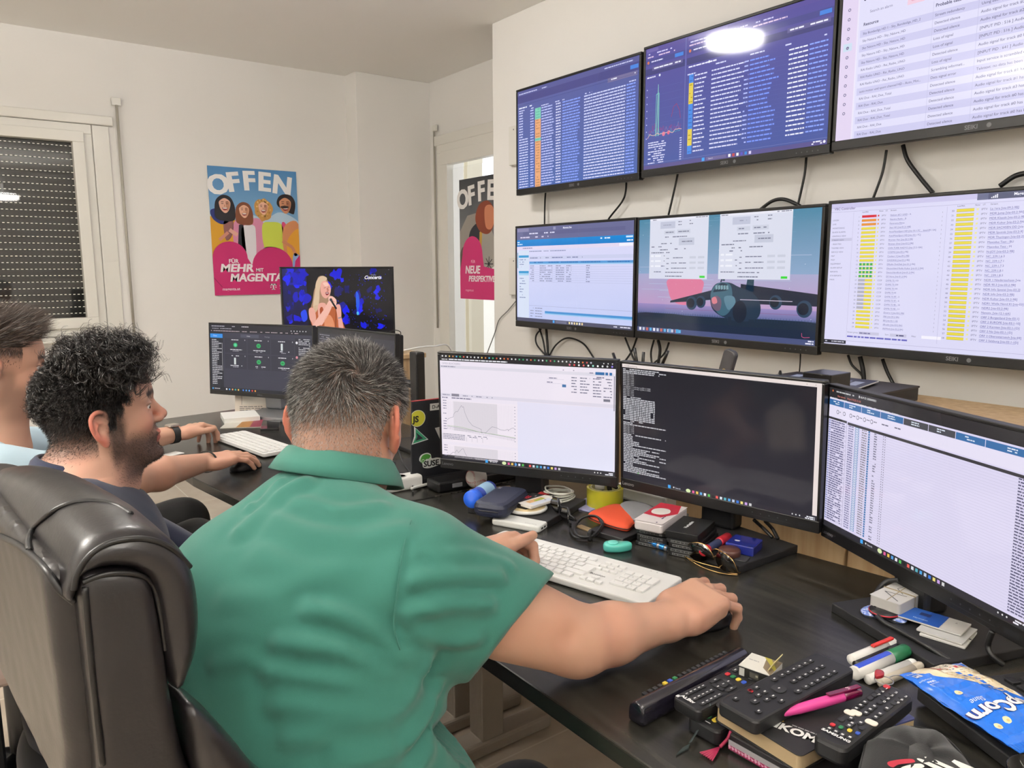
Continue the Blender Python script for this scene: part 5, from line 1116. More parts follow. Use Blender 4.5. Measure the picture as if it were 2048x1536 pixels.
# curls: coiled locks rooted on the crown
def curls(hobj,V,Q,R,H,maskf0,N,rad,length,cols,lift):
    maskf=lambda p: maskf0(p)*(np.abs(p[:,1])<.078)
    rt,nr=sample_surface(V,Q,N,lambda c: maskf(loc_of(R,H)(c))); p=(rt-np.array(H,np.float32))@R; nl=nr@R; S=22
    t=np.linspace(0,1,S)[None,:,None]; dr=np.stack([.75*np.ones(N),RS.randn(N)*.25+np.sign(p[:,1])*.25,-.15*np.ones(N)],1)+RS.randn(N,3)*.35
    back=(p[:,0]<-.06)[:,None]; dr=np.where(back,np.stack([-.35*np.ones(N),np.sign(p[:,1])*.2,-.35*np.ones(N)],1)+RS.randn(N,3)*.35,dr); dr/=np.linalg.norm(dr,axis=1,keepdims=True)
    Lg=(length*(.6+.7*RS.rand(N)))[:,None,None]; axis=nl[:,None]*lift*t*(1.4-.75*t)+dr[:,None]*t*.8; path=axis*Lg
    e1=np.cross(dr,nl); e1/=np.linalg.norm(e1,axis=1,keepdims=True)+1e-9; e2=np.cross(dr,e1); ph=RS.rand(N)[:,None]*6.28; turns=(1.2+1.6*RS.rand(N))[:,None]; a=ph+t[:,:,0]*turns*6.28
    rr=(rad*(.6+.8*RS.rand(N)))[:,None]*np.minimum(1,t[:,:,0]*3); path=path+(e1[:,None]*np.cos(a)[...,None]+e2[:,None]*np.sin(a)[...,None])*rr[...,None]
    # several fibres per lock
    K=7; rt2=np.repeat(rt,K,0); path2=np.repeat(path,K,0)+ (RS.randn(N*K,1,3)*.0012*(.5+t)); path2=path2*(.85+.3*RS.rand(N*K,1,1))
    col=np.repeat(np.repeat(L3(cols)[None],N,0)*(.6+.8*RS.rand(N,1)),K,0); return strands('hair_curls',hobj,rt2,(path2@R.T),.00042,col.astype(np.float32),.5)
curls(pc,V,Q,cRs,cH,lambda p: hairmask_curly(p)*sstep(p[:,2]+.9*np.minimum(p[:,0]+.005,0),.040,.072)*(p[:,0]>-.060)*(np.linalg.norm(p,axis=1)<.15),1500,.0080,.038,(30,24,22),.62)
curls(pc,V,Q,cRs,cH,lambda p: hairmask_curly(p)*sstep(p[:,2],.01,.05)*(p[:,0]>-.045)*(np.linalg.norm(p,axis=1)<.15),900,.0040,.014,(26,21,20),.4)
curls(pc,V,Q,cRs,cH,lambda p: hairmask_curly(p)*sstep(p[:,2],.0,.05)*(p[:,0]<-.02)*(np.linalg.norm(p,axis=1)<.15),1000,.0026,.0080,(26,21,20),.45)
def cshape(P):
    b=basis((1,.08,.0)); d=s_ell(P,v3(cb_+Vector((.02,0,-.17))),(.125,.205,.17),b); d=smin(d,s_ell(P,v3(cb_+Vector((.01,0,-.40))),(.125,.18,.25),b),.08)
    d=smin(d,s_cap(P,v3(cb_+Vector((-.01,-.10,-.055))),v3(cb_+Vector((0,-.185,-.10))),.062,.07),.05); d=smin(d,s_cap(P,v3(cb_+Vector((-.01,.10,-.055))),v3(cb_+Vector((0,.185,-.10))),.062,.07),.05)
    d=smin(d,s_cap(P,v3(cb_+Vector((0,-.18,-.11))),v3(cb_+Vector((.20,-.17,-.27))),.066,.064),.03); d=smin(d,s_cap(P,v3(cb_+Vector((0,.18,-.11))),v3(cb_+Vector((.20,.17,-.27))),.066,.064),.03)
    d=smax(d,-s_cap(P,v3(cb_+Vector((.045,0,-.03))),CHp(-.005,0,-.04),.064,.060),.006); return smax(d,-(P[:,2]-(cH.z-.62)),.01)
V2,Q2=polygonise(cshape,(cb_.x-.25,cb_.y-.34,cH.z-.66),(cb_.x+.30,cb_.y+.34,cb_.z+.06),.005*VOX); N2=grads(cshape,V2); V2=V2+N2*(.003*vnoise(V2,28,4)+.0012*vnoise(V2,75,6))[:,None]
NAVY=cloth('navy_jersey',(28,34,56),.85,1600,.35); ts=np_mesh('t_shirt',V2,Q2,NAVY,pc)
collar('neck_band',cb_+Vector((.016,0,.0)),(.30,0,1),(1,0,0),.068,.012,.072,-.004,1,NAVY,ts,open_=.0,th=.003)
# forearms resting on his lap, trousers
lp=[('e',v3((cb_.x+.02,cb_.y,cH.z-.62)),(.15,.19,.10),0),('c',(cb_.x+.06,cb_.y-.10,cH.z-.61),(cb_.x+.42,cb_.y-.12,.56),.09,.068,.05),('c',(cb_.x+.06,cb_.y+.10,cH.z-.61),(cb_.x+.42,cb_.y+.12,.56),.09,.068,.05),('c',(cb_.x+.42,cb_.y-.12,.56),(cb_.x+.40,cb_.y-.10,.10),.062,.05,.03),('c',(cb_.x+.42,cb_.y+.12,.56),(cb_.x+.40,cb_.y+.14,.10),.062,.05,.03)]
lf=lambda P: run(P,lp); V3_,Q3_=polygonise(lf,(cb_.x-.25,cb_.y-.32,.03),(cb_.x+.55,cb_.y+.36,.68),.010*VOX); np_mesh('trousers',V3_,Q3_,cloth('dark_trousers',(30,32,40)),pc)
for s in (-.10,.14):
    m=MB(); m.ball((cb_.x+.46,cb_.y+s,.045),(.14,.05,.045),n=16); m.build('shoe',BLKM,pc)
# ================================================================ man in the pale blue T-shirt
pb=thing('person','person in a pale blue T-shirt with a black wristwatch, reaching to the small white keyboard','person')
baz=math.radians(88); bH=away(-2,742,2.20)+Vector((0,.07,0)); bR=basis((math.sin(baz),math.cos(baz),-.08)); bRm=Matrix(bR.tolist())
def BH(x,y,z): return v3(bH+bRm@Vector((x,y,z)))
bho=dict(ear=.30,red=(200,120,100),beard=((110,84,70),.55),brow=(62,46,38))
bhead=make_headf(bH,bR,bho); bb_=Vector((bH.x-.05,bH.y,bH.z-.185))
bSR=bb_+Vector((.03,-.17,-.055)); bSL=bb_+Vector((.03,.17,-.055)); bWR=at(408,925,.797); bER=at(262,960,.825); bWL=at(352,868,.797); bEL=Vector((.34,2.62,.80))
bh1=hand_prims(bWR,(.93,.22,-.02),(-.08,-.15,1),+1,[(.18,.40,.25),(.16,.40,.25),(.18,.42,.25),(.25,.45,.3)],spread=.13,thumb=(.8,-.5,-.2),scale=1.0)
bh2=hand_prims(bWL,(.88,.42,.10),(-.15,.10,1),-1,[(.5,.75,.5),(.55,.8,.5),(.6,.85,.5),(.7,.9,.5)],spread=.10,thumb=(.90,-.35,-.15),scale=1.0)
bbody=[('f',bhead,0),('c',BH(-.03,0,-.05),v3(bb_+Vector((.02,0,0))),.058,.064,.03),('c',BH(.01,0,-.07),v3(bb_+Vector((.05,0,-.01))),.045,.056,.03),('e',v3(bb_+Vector((0,0,-.07))),(.09,.17,.08),.05),
 ('c',v3(bSR),v3(bER),.052,.043,.04),('c',v3(bER),v3(bER+(bWR-bER)*.35),.042,.044,.02),('c',v3(bER+(bWR-bER)*.35),v3(bWR),.044,.027,.02),('c',v3(bSL),v3(bEL),.052,.043,.04),('c',v3(bEL),v3(bEL+(bWL-bEL)*.35),.042,.044,.02),('c',v3(bEL+(bWL-bEL)*.35),v3(bWL),.043,.026,.02)]+bh1+bh2
bfn=lambda P: run(P,bbody)
V,Q=polygonise(bfn,(bH.x-.24,1.90,.68),(.88,2.95,bH.z+.15),.0032*VOX)
def hairmask_blue(p):
    x,y,z=p[:,0],p[:,1],p[:,2]; return np.clip(np.maximum((z>.072)*(x<.075),np.maximum((x<-.02)*sstep(z,-.06,-.02),(x<.045)*sstep(z,.0,.04))),0,1)
bho['scalp']=((48,36,30),lambda p: hairmask_blue(p)*(.25+.6*sstep(p[:,2],.0,.07)))
np_mesh('body',V,Q,SKIN,pb,paint_skin(V,bH,bR,(192,150,128),bho)); eyeballs(pb,bH,bR)
rt,nr=sample_surface(V,Q,16000,lambda c:(lambda p: hairmask_blue(p)*(np.linalg.norm(p,axis=1)<.15)*(np.abs(p[:,1])<.079)*(.3+sstep(p[:,2],.03,.08)))(loc_of(bR,bH)(c)))
p=(rt-np.array(bH,np.float32))@bR; nl=nr@bR; tp=sstep(p[:,2],.035,.075); dr=np.where(tp[:,None]>.5,np.array([.8,0,.25]),np.array([-.3,0,-.8]))+RS.randn(len(p),3)*.22; dr/=np.linalg.norm(dr,axis=1,keepdims=True)
L=(.004+.034*tp)*(.7+.5*RS.rand(len(p))); lc=(dr[:,None]*tt+nl[:,None]*.6*tt*(1.3-.5*tt))*L[:,None,None]
strands('hair',pb,rt,lc@bR.T,.0005,np.repeat(L3((62,48,40))[None],len(p),0)*(.6+.8*RS.rand(len(p),1)).astype(np.float32))
def bshape(P):
    d=s_ell(P,v3(bb_+Vector((.02,0,-.17))),(.13,.21,.18)); d=smin(d,s_ell(P,v3(bb_+Vector((.01,0,-.40))),(.13,.18,.24)),.08)
    for S_,E_ in ((bSR,bER),(bSL,bEL)):
        u=(E_-S_).normalized(); hm=S_+(E_-S_)*.72; d=smin(d,s_cap(P,v3(S_),v3(bb_+Vector((0,(S_.y-bb_.y)*.4,-.03))),.062,.055),.04)
        d=smin(d,s_cap(P,v3(S_),v3(hm+u*.03),.070,.062),.04); q=P-np.array(hm,np.float32); cl=q@np.array(u,np.float32); nr_=np.linalg.norm(q,axis=1)<.13; d=np.where(nr_&(cl>-.02),smax(d,cl,.004),d); d=smax(d,-s_cap(P,v3(hm-u*.03),v3(hm+u*.1),.056,.056),.004)
    d=smax(d,-s_cap(P,v3(bb_+Vector((.04,0,-.02))),BH(0,0,-.04),.066,.06),.006); return smax(d,-(P[:,2]-.44),.01)
V2,Q2=polygonise(bshape,(bb_.x-.25,bb_.y-.36,.42),(bb_.x+.42,bb_.y+.52,bb_.z+.06),.006*VOX); N2=grads(bshape,V2); V2=V2+N2*(.004*vnoise(V2,24,14)+.002*vnoise(V2,60,16))[:,None]
PALE=cloth('pale_blue_jersey',(168,190,202),.85,1600,.3); ts=np_mesh('t_shirt',V2,Q2,PALE,pb)
collar('neck_band',bb_+Vector((.016,0,.0)),(.30,0,1),(1,0,0),.067,.010,.074,-.012,1,PALE,ts,open_=.0,th=.003)
lp=[('e',(bb_.x+.02,bb_.y,.52),(.15,.19,.11),0),('c',(bb_.x+.06,bb_.y-.10,.52),(.50,bb_.y-.10,.585),.095,.078,.05),('c',(bb_.x+.06,bb_.y+.10,.52),(.52,bb_.y+.14,.585),.095,.078,.05),('c',(.50,bb_.y-.10,.585),(.48,bb_.y-.08,.10),.07,.05,.03),('c',(.52,bb_.y+.14,.585),(.50,bb_.y+.15,.10),.07,.05,.03)]
lf2=lambda P: run(P,lp); V3_,Q3_=polygonise(lf2,(bb_.x-.25,bb_.y-.32,.03),(.64,bb_.y+.36,.72),.010*VOX); N3=grads(lf2,V3_); V3_=V3_+N3*(.004*vnoise(V3_,26,8))[:,None]; np_mesh('trousers',V3_,Q3_,cloth('black_trousers',(26,25,25)),pb)
for s in (-.08,.15):
    m=MB(); m.ball((.54,bb_.y+s,.045),(.14,.05,.045),n=16); m.build('shoe',BLKM,pb)
def band(name,c,d,r1,r2,w,mt,parent,up=(0,0,1)):
    d=Vector(d).normalized(); u=Vector(up); u=(u-d*u.dot(d)).normalized(); l=u.cross(d); m=MB(); 
    pts=[Vector(c)+l*math.cos(a)*r1+u*math.sin(a)*r2 for a in [2*PI*i/28 for i in range(28)]]
    vs=[];fs=[]
    for q in pts:
        n=(q-Vector(c)).normalized()
        for (dn,dw) in ((0,-w/2),(.0018,-w/2),(.0018,w/2),(0,w/2)): vs.append(q+n*dn+d*dw)
    for i in range(28):
        for j in range(4): a=i*4;b=((i+1)%28)*4; fs.append([a+j,a+(j+1)%4,b+(j+1)%4,b+j])
    m.add(vs,fs,smooth=False); return m.build(name,mt,parent)
wd_=(bWL-bEL).normalized(); wc=bWL-wd_*.012; ww=band('wristwatch',wc,wd_,.0310,.0290,.024,BLKM,pb)
m=MB(); m.box((0,0,0),(.040,.034,.011),bev=.005,seg=3); m.build('watch_case',mat('watch_steel',(190,180,170),.25,.9),ww,M=fr(wc+Vector((0,0,.031)),wd_))
bd_=(bWR-bER).normalized(); band('wrist_cord',bWR+bd_*.012,bd_,.0335,.0300,.007,mat('black_cord',(22,24,20),.6),pb)
# ================================================================ chairs
LEA=mat('black_leather',(21,18,21),.36,bump=(260,.22,.0008),noise=(5.,(29,26,27),.3,.75),coat=.15)
LEAS=mat('leather_piping',(12,11,12),.4)
ch=thing('office_armchair','big black padded leather armchair in the left foreground, seen from behind','armchair')
def chair_f(bits):
    return lambda P: run(P,bits)
def seam(parent,f,px,r=.0032,mt=LEAS,dash=False):
    q=[onto(f,x,y,.15) for x,y in px]; q=[Vector(tuple(map(float,a))) for a in q if a is not None]
    if len(q)<2: return
    m=MB(); m.tube(spl(q,8),r,n=8); m.build('piping',mt,parent)
def poly2(X,Y,pg_):            # signed distance to a closed outline
    d=np.full(len(X),9.,np.float32); sgn=np.ones(len(X),np.float32); n=len(pg_)
    for i in range(n):
        ax,ay=pg_[i]; bx,by=pg_[i-1]; ex,ey=bx-ax,by-ay; wx,wy=X-ax,Y-ay; t=np.clip((wx*ex+wy*ey)/(ex*ex+ey*ey+1e-12),0,1); dx=wx-ex*t; dy=wy-ey*t; d=np.minimum(d,dx*dx+dy*dy)
        c1=Y>=ay; c2=Y<by; c3=ex*wy>ey*wx; sgn=np.where((c1&c2&c3)|(~c1&~c2&~c3),-sgn,sgn)
    return sgn*np.sqrt(d)
fx=Vector((.9945,.1045,0)); fy=Vector((-.1045,.9945,0)); CHW=.25; CC=.905   # chair axes; half width; centre along fy
cO=fy*CC
def CP(x,y,z): return v3(cO+fx*x+fy*y+Vector((0,0,z)))
def prof(px,yy=-CHW):           # outline of the chair's near side, on the plane of that side
    out=[]
    for (x,y) in px:
        d=ray(x,y); t=(CC+yy)/d.dot(fy); q=d*t; out.append((q.dot(fx),CAMZ+q.z))
    return out
fxn=np.array(fx,np.float32); fyn=np.array(fy,np.float32)
def extr(pl,y0,y1,r,arch=0.,taper=0.,tilt=0.):
    pl=[(v.x,v.y) for v in spl([(a_,b_,0) for a_,b_ in pl],3,True)]
    def f(P):
        X=P@fxn; Yl=P@fyn-CC; Z_=P[:,2]+arch*(Yl/CHW)**2-arch+tilt*(Yl/CHW+1)
        d2=poly2(X,Z_,pl)+r; yc=(y0+y1)/2; hy=(y1-y0)/2-taper*np.clip(1.0-P[:,2],0,1); q=np.abs(Yl-yc)-hy+r
        return np.sqrt(np.maximum(d2,0)**2+np.maximum(q,0)**2)+np.minimum(np.maximum(d2,q),0)-r
    return f
roll_pl=prof([(140,1215),(150,1150),(178,1100),(225,1075),(290,1068),(345,1085),(385,1125),(405,1185),(411,1250),(405,1310),(388,1365),(372,1396),(350,1380),(335,1300),(322,1215),(305,1172),(270,1150),(215,1150),(172,1170),(160,1215)])
shell_pl=prof([(166,1160),(215,1146),(272,1147),(306,1168),(322,1215),(336,1300),(352,1400),(385,1530),(430,1660),(330,1680),(225,1680),(205,1540),(188,1400),(172,1260)])
arm_pl=prof([(374,1412),(400,1418),(440,1450),(480,1495),(520,1545),(570,1590),(650,1640),(650,1700),(560,1720),(450,1700),(400,1560),(382,1470)])
fr_=extr(roll_pl,-CHW,CHW,.022,.02,0.,.020); fs_=extr(shell_pl,-CHW+.004,CHW-.004,.012,.0,.10)
bp_=[(x-.012,z) for x,z in shell_pl]
fb_=lambda P: s_box(P,(0,0,0),(9,9,9),0) if 0 else extr([(x*1,z) for x,z in shell_pl],-CHW+.03,CHW-.03,.02,.0,.10)(P+fxn*.018)
for nm,f,h in (('headrest_roll',fr_,.004),('side_shell',fs_,.005),('back_panel',fb_,.006)):
    V,Q=polygonise(f,(-.12,.40,.36),(.45,1.30,1.24),h*VOX); Nn=grads(f,V); V=V+Nn*(.0012*vnoise(V,22,3)+.0005*vnoise(V,70,5))[:,None]; np_mesh(nm,V,Q,LEA,ch)
allf=lambda P: np.minimum(fr_(P),np.minimum(fs_(P),fb_(P)))
seatb=[('b',CP(.36,0,.44),(.26,.24,.07),.05,basis(fx),0)]; f=chair_f(seatb); V,Q=polygonise(f,(-.1,.4,.3),(.80,1.3,.56),.010*VOX); np_mesh('seat_cushion',V,Q,LEA,ch)
for (ya,yb) in ((-CHW-.012,-CHW+.07),(CHW-.07,CHW+.012)):
    f=extr(arm_pl,ya,yb,.02); V,Q=polygonise(f,(-.1,.40,.40),(.70,1.40,1.0),.005*VOX); np_mesh('armrest',V,Q,LEA,ch)
m=MB(); m.cyl((0,0,.10),(0,0,.38),.03,n=20)
for k in range(5): a=k*2*PI/5+.3; m.tube([(0,0,.12),(.17*math.cos(a),.17*math.sin(a),.10),(.31*math.cos(a),.31*math.sin(a),.075)],[.028,.024,.016],n=8)
m.build('chair_base',BLK,ch,M=Matrix.Translation(CP(.34,0,0)))
for k in range(5):
    a=k*2*PI/5+.3; m=MB(); c0=Vector(CP(.34,0,0))+Vector((.31*math.cos(a),.31*math.sin(a),.03)); m.cyl(c0-Vector((0,.022,0)),c0+Vector((0,.022,0)),.03,n=18); m.build('caster',BLK,ch)
for px,r_ in (([(58,1100),(56,1082),(66,1058),(95,1030),(125,1012),(160,1003),(200,1003),(235,1012),(262,1028)],.0026),([(148,1180),(156,1145),(182,1108),(226,1084),(290,1078),(342,1096),(380,1134),(399,1190),(405,1250),(399,1308),(384,1358)],.0026),
   ([(0,1072),(30,1086),(60,1108),(92,1140),(120,1180),(150,1205)],.003),([(170,1175),(178,1280),(190,1400),(205,1530)],.0026),([(165,1165),(215,1148),(272,1149),(303,1168),(318,1215),(330,1300),(346,1400),(378,1525)],.0024),([(378,1415),(400,1424),(436,1456),(474,1498),(505,1534)],.0022)): seam(ch,allf if r_!=.0022 or px[0][0]<300 else allf,px,r_)
# chair of the man in pale blue: striped mesh back just inside the frame
t=thing('office_chair','office chair with a pale striped back at the left edge, behind the pale blue shirt','chair')
bc=Vector((bb_.x-.20,bb_.y,0)); m=MB(); m.box((0,0,.78),(.045,.46,.50),bev=.02,seg=3); m.build('backrest',mat('pale_grey_fabric',(168,150,142),.8),t,M=Matrix.Translation(bc))
m=MB()
for k in range(9): m.box((-.024,-.20+k*.05,.78),(.004,.012,.47),bev=.001)
m.build('stripe',mat('dark_stripe',(50,46,54),.8),t,M=Matrix.Translation(bc))
m=MB(); m.box((.24,0,.42),(.46,.46,.07),bev=.03,seg=3); m.build('seat',mat('pale_grey_fabric'),t,M=Matrix.Translation(bc)); m=MB(); m.cyl((.22,0,.06),(.22,0,.39),.03,n=16)
for k in range(5): a=k*2*PI/5; m.tube([(.22,0,.09),(.22+.28*math.cos(a),.28*math.sin(a),.04)],[.022,.03],n=8)
m.build('base',BLK,t,M=Matrix.Translation(bc))
t=thing('office_chair','plain black office chair carrying the curly-haired person','chair')
bc=Vector((cb_.x-.10,cb_.y,0)); m=MB(); m.box((.24,0,.42),(.46,.46,.07),bev=.03,seg=3); m.build('seat',BLKM,t,M=Matrix.Translation(bc)); m=MB(); m.cyl((.22,0,.06),(.22,0,.39),.03,n=16)
for k in range(5): a=k*2*PI/5; m.tube([(.22,0,.09),(.22+.28*math.cos(a),.28*math.sin(a),.04)],[.022,.03],n=8)
m.build('base',BLK,t,M=Matrix.Translation(bc)); m=MB(); m.box((-.06,0,.66),(.03,.40,.30),bev=.012); m.build('backrest',BLKM,t,M=Matrix.Translation(bc))
# ================================================================ posters
def person_head(c,x,y,r,skin,hair,l,style,laugh=True,sh=None):
    sh=sh or 'c48a6c'
    if style=='long': c.blob([(x-r*1.35,y+r*2.0),(x-r*1.5,y+r*.6),(x-r*1.25,y-r*.7),(x-r*.3,y-r*1.45),(x+r*.8,y-r*1.2),(x+r*1.35,y-r*.2),(x+r*1.5,y+r*.9),(x+r*1.3,y+r*2.2),(x,y+r*2.4)],hair,l)
    elif style=='curly':
        q=random.Random(int(x)); c.blob([(x+math.cos(a)*r*1.55*q.uniform(.9,1.15),y+r*.35+math.sin(a)*r*1.9*q.uniform(.9,1.12)) for a in [i*2*PI/18 for i in range(18)]],hair,l)
        for k in range(26): a=q.uniform(0,6.28); d=q.uniform(.9,1.4); c.disc(x+math.cos(a)*r*d,y+r*.3+math.sin(a)*r*d*1.2,r*.16,q.choice(['e8c07a','b07c3c','d8a860']),l+1,n=8)
    else: c.blob([(x-r*1.05,y+r*.2),(x-r*1.0,y-r*.9),(x-r*.2,y-r*1.45),(x+r*.9,y-r*1.3),(x+r*1.45,y-r*.4),(x+r*1.3,y+r*.9),(x+r*.9,y+r*1.2)],hair,l)
    c.blob([(x-r*.78,y-r*.5),(x,y-r*.98),(x+r*.78,y-r*.5),(x+r*.74,y+r*.35),(x+r*.35,y+r*1.05),(x-r*.1,y+r*1.18),(x-r*.6,y+r*.7),(x-r*.8,y+.1*r)],skin,l+2)
    c.blob([(x+r*.2,y-r*.5),(x+r*.72,y-r*.4),(x+r*.66,y+r*.4),(x+r*.3,y+r*.95),(x+r*.2,y+r*.3)],sh,l+3)
    for s in (-1,1): c.line([(x+s*r*.34-r*.16,y-r*.18),(x+s*r*.34+r*.16,y-r*.18)],r*.09,'3a2420',l+4); c.line([(x+s*r*.34-r*.2,y-r*.42),(x+s*r*.34+r*.2,y-r*.46)],r*.08,'4a3028',l+4)
    c.poly([(x-r*.06,y-r*.1),(x+r*.12,y+r*.25),(x-r*.12,y+r*.25)],sh,l+4)
    c.blob([(x-r*.4,y+r*.42),(x,y+r*.40),(x+r*.38,y+r*.38),(x+r*.25,y+r*.72),(x-r*.02,y+r*.82),(x-r*.28,y+r*.72)],'8a2c34',l+4); c.blob([(x-r*.33,y+r*.45),(x,y+r*.43),(x+r*.32,y+r*.41),(x+r*.22,y+r*.56),(x-r*.22,y+r*.57)],'f4efe8',l+5)
def arcword(c,word,x,y,h,l,pts,col='f6f4f2'):
    for ch_,(px_,py_,rot) in zip(word,pts): c.text(px_,py_,h,ch_,col,l,bold=.085,rot=rot)
def tlogo(c,x,y,s,col,l):
    c.rect(x,y,s,s*.22,col,l); c.rect(x+s*.4,y,s*.2,s,col,l); c.rect(x+s*.22,y+s*.86,s*.56,s*.14,col,l); c.rect(x,y,s*.14,s*.38,col,l); c.rect(x+s*.86,y,s*.14,s*.38,col,l); c.rect(x,y+s*.5,s*.16,s*.16,col,l); c.rect(x+s*.84,y+s*.5,s*.16,s*.16,col,l)
def poster1(c):
    c.grad(0,0,700,520,'4a86bc','8ab8dc'); c.blob([(-20,380),(200,330),(420,380),(560,330),(720,420),(720,560),(-20,560)],'b8d2e6',1)
    arcword(c,'OFFEN',0,0,142,2,[(8,222,-.22),(150,186,-.13),(268,166,-.05),(380,162,.05),(492,172,.14)])
    # coats and bodies
    c.blob([(-30,430),(40,370),(140,380),(230,450),(240,620),(150,740),(-30,720)],'d8a028',6); c.blob([(10,330),(120,320),(150,400),(90,440),(20,400)],'1c2870',7); c.blob([(100,420),(170,400),(160,520),(110,560)],'8a5a58',7)
    c.blob([(180,420),(280,390),(400,400),(430,560),(380,760),(230,760),(170,600)],'d88cac',7); c.blob([(235,470),(330,440),(345,520),(330,720),(250,720)],'e8e4ea',8); c.poly([(215,440),(250,430),(262,640),(230,720),(200,600)],'22222a',8)
    c.blob([(400,440),(470,410),(560,430),(580,560),(560,650),(420,640)],'ccd850',9); c.blob([(400,620),(570,640),(590,800),(380,800)],'7a96ac',9); c.blob([(560,420),(600,440),(610,640),(575,600)],'d8487c',9)
    c.blob([(590,430),(700,420),(720,760),(600,740),(560,560)],'d08a5c',10); c.blob([(600,560),(720,470),(720,860),(620,760)],'e0a030',11); c.line([(560,560),(640,610),(670,680)],26,'c88460',12); c.blob([(650,660),(710,700),(715,830),(640,800)],'8ea8d8',12)
    c.line([(130,500),(60,560)],24,'d08c78',8); c.line([(140,480),(200,520)],30,'e0a898',9)
    person_head(c,115,290,52,'e8b49c','17141a',13,'long'); person_head(c,262,330,46,'e8b498','7a4428',13,'long'); person_head(c,415,300,46,'ecb89c','c8944c',13,'curly'); person_head(c,596,270,58,'c88c68','241a18',13,'short',sh='a86c4c'); c.blob([(555,285),(590,276),(625,284),(610,296),(570,298)],'241a18',19)
    M_='c4286c'
    c.poly([(0,660)]+[(135-135*math.cos(a),700-130*math.sin(a)) for a in [i*PI/16 for i in range(17)]]+[(470-165*math.cos(a),760-150*math.sin(a)) for a in [i*PI/16 for i in range(17)]]+[(636,860),(660,720),(700,670),(700,990),(0,990)],M_,20)
    c.text(120,738,30,'FÜR','f6f0f2',21,bold=.03); c.text(50,806,60,'MEHR','f6f0f2',21,bold=.07,shear=.15,w=262); c.text(330,806,26,'MIT','f6f0f2',21,bold=.03); c.text(122,882,60,'MAGENTA','f6f0f2',21,bold=.07,shear=.15,w=424)
    c.text(60,952,22,'magenta.at','f0d8e2',21,bold=.02); tlogo(c,440,905,50,'f6f0f2',21); c.text(516,934,24,'CONNECT','f6f0f2',21,bold=.02); c.text(516,962,20,'YOUR WORLD','f6f0f2',21)
    c.line([(-5,845),(60,925)],6,'8e1c50',21)
def poster2(c):
    c.grad(0,0,700,520,'34383e','787c80'); c.poly([(0,430),(120,300),(300,280),(330,600),(0,640)],'9a948c',1)
    arcword(c,'OFFEN',0,0,150,9,[(-20,250,-.2),(140,215,-.10),(280,190,-.04),(410,186,.06),(520,200,.14)])
    c.blob([(120,600),(160,430),(300,360),(420,420),(400,740),(100,740)],'1c1e2a',3); c.blob([(330,440),(460,420),(520,560),(500,720),(340,700)],'a8a49c',4); c.poly([(300,440),(340,430),(320,640),(290,640)],'c8a040',5)
    c.blob([(240,330),(300,220),(430,200),(520,290),(500,400),(420,460),(300,430)],'8a3c20',6); c.blob([(380,250),(480,240),(520,330),(470,420),(390,400)],'d08460',7); c.blob([(520,400),(620,380),(700,500),(700,740),(520,700)],'2c5c9c',4); c.blob([(0,620),(60,560),(80,760),(0,760)],'5a5048',3)
    for k in range(8): c.line([(430,700),(430+60*math.cos(k*.8),700+60*math.sin(k*.8))],8,'20242a',8)
    M_='d02874'; c.poly([(0,990),(0,760)]+[(190-150*math.cos(a),620-150*math.sin(a)) for a in [i*PI/14 for i in range(15)]]+[(360,720),(500,740),(700,720),(700,990)],M_,10)
    c.text(170,690,24,'FÜR','f6d8e4',11); c.text(80,775,62,'NEUE','f8f0f4',11,bold=.06,shear=.15); c.text(130,842,46,'PERSPEKTIVEN','f8f0f4',11,bold=.05,shear=.15,w=440); c.text(80,925,20,'magenta.at','f0b8d0',11,bold=.01)
pa,pb_,pc_=aty(413,331,WY),aty(591,344,WY),aty(427,591,WY)
wdt=pb_.x-pa.x; hgt=pa.z-pc_.z
c=Cv(wdt,hgt,700,990); poster1(c); m_=Matrix(((1,0,0,pa.x),(0,0,-1,WY-.006),(0,1,0,pc_.z),(0,0,0,1)))
po1=thing('poster','large colour poster on the wall, four laughing friends above a magenta band','poster',m_); q=MB(); q.box((wdt/2,hgt/2,.002),(wdt,hgt,.002)); q.build('sheet',WHT,po1); c.build('print',PRINT,po1,M=Matrix.Translation((0,0,.0032)))
p0=atx(914,360,AXX-.03); p1=atx(918,597,AXX-.03); hg=p0.z-p1.z; wd2=hg*.707
m_=Matrix(((0,0,-1,AXX-.012),(-1,0,0,p0.y),(0,1,0,p1.z),(0,0,0,1)))
po2=thing('poster','colour poster taped to the glazed door, half hidden by the television wall','poster',m_); q=MB(); q.box((wd2/2,hg/2,-.001),(wd2,hg,.002)); q.build('sheet',WHT,po2); c=Cv(wd2,hg,700,990); poster2(c); c.build('print',PRINT,po2,M=Matrix.Translation((0,0,.0004)))
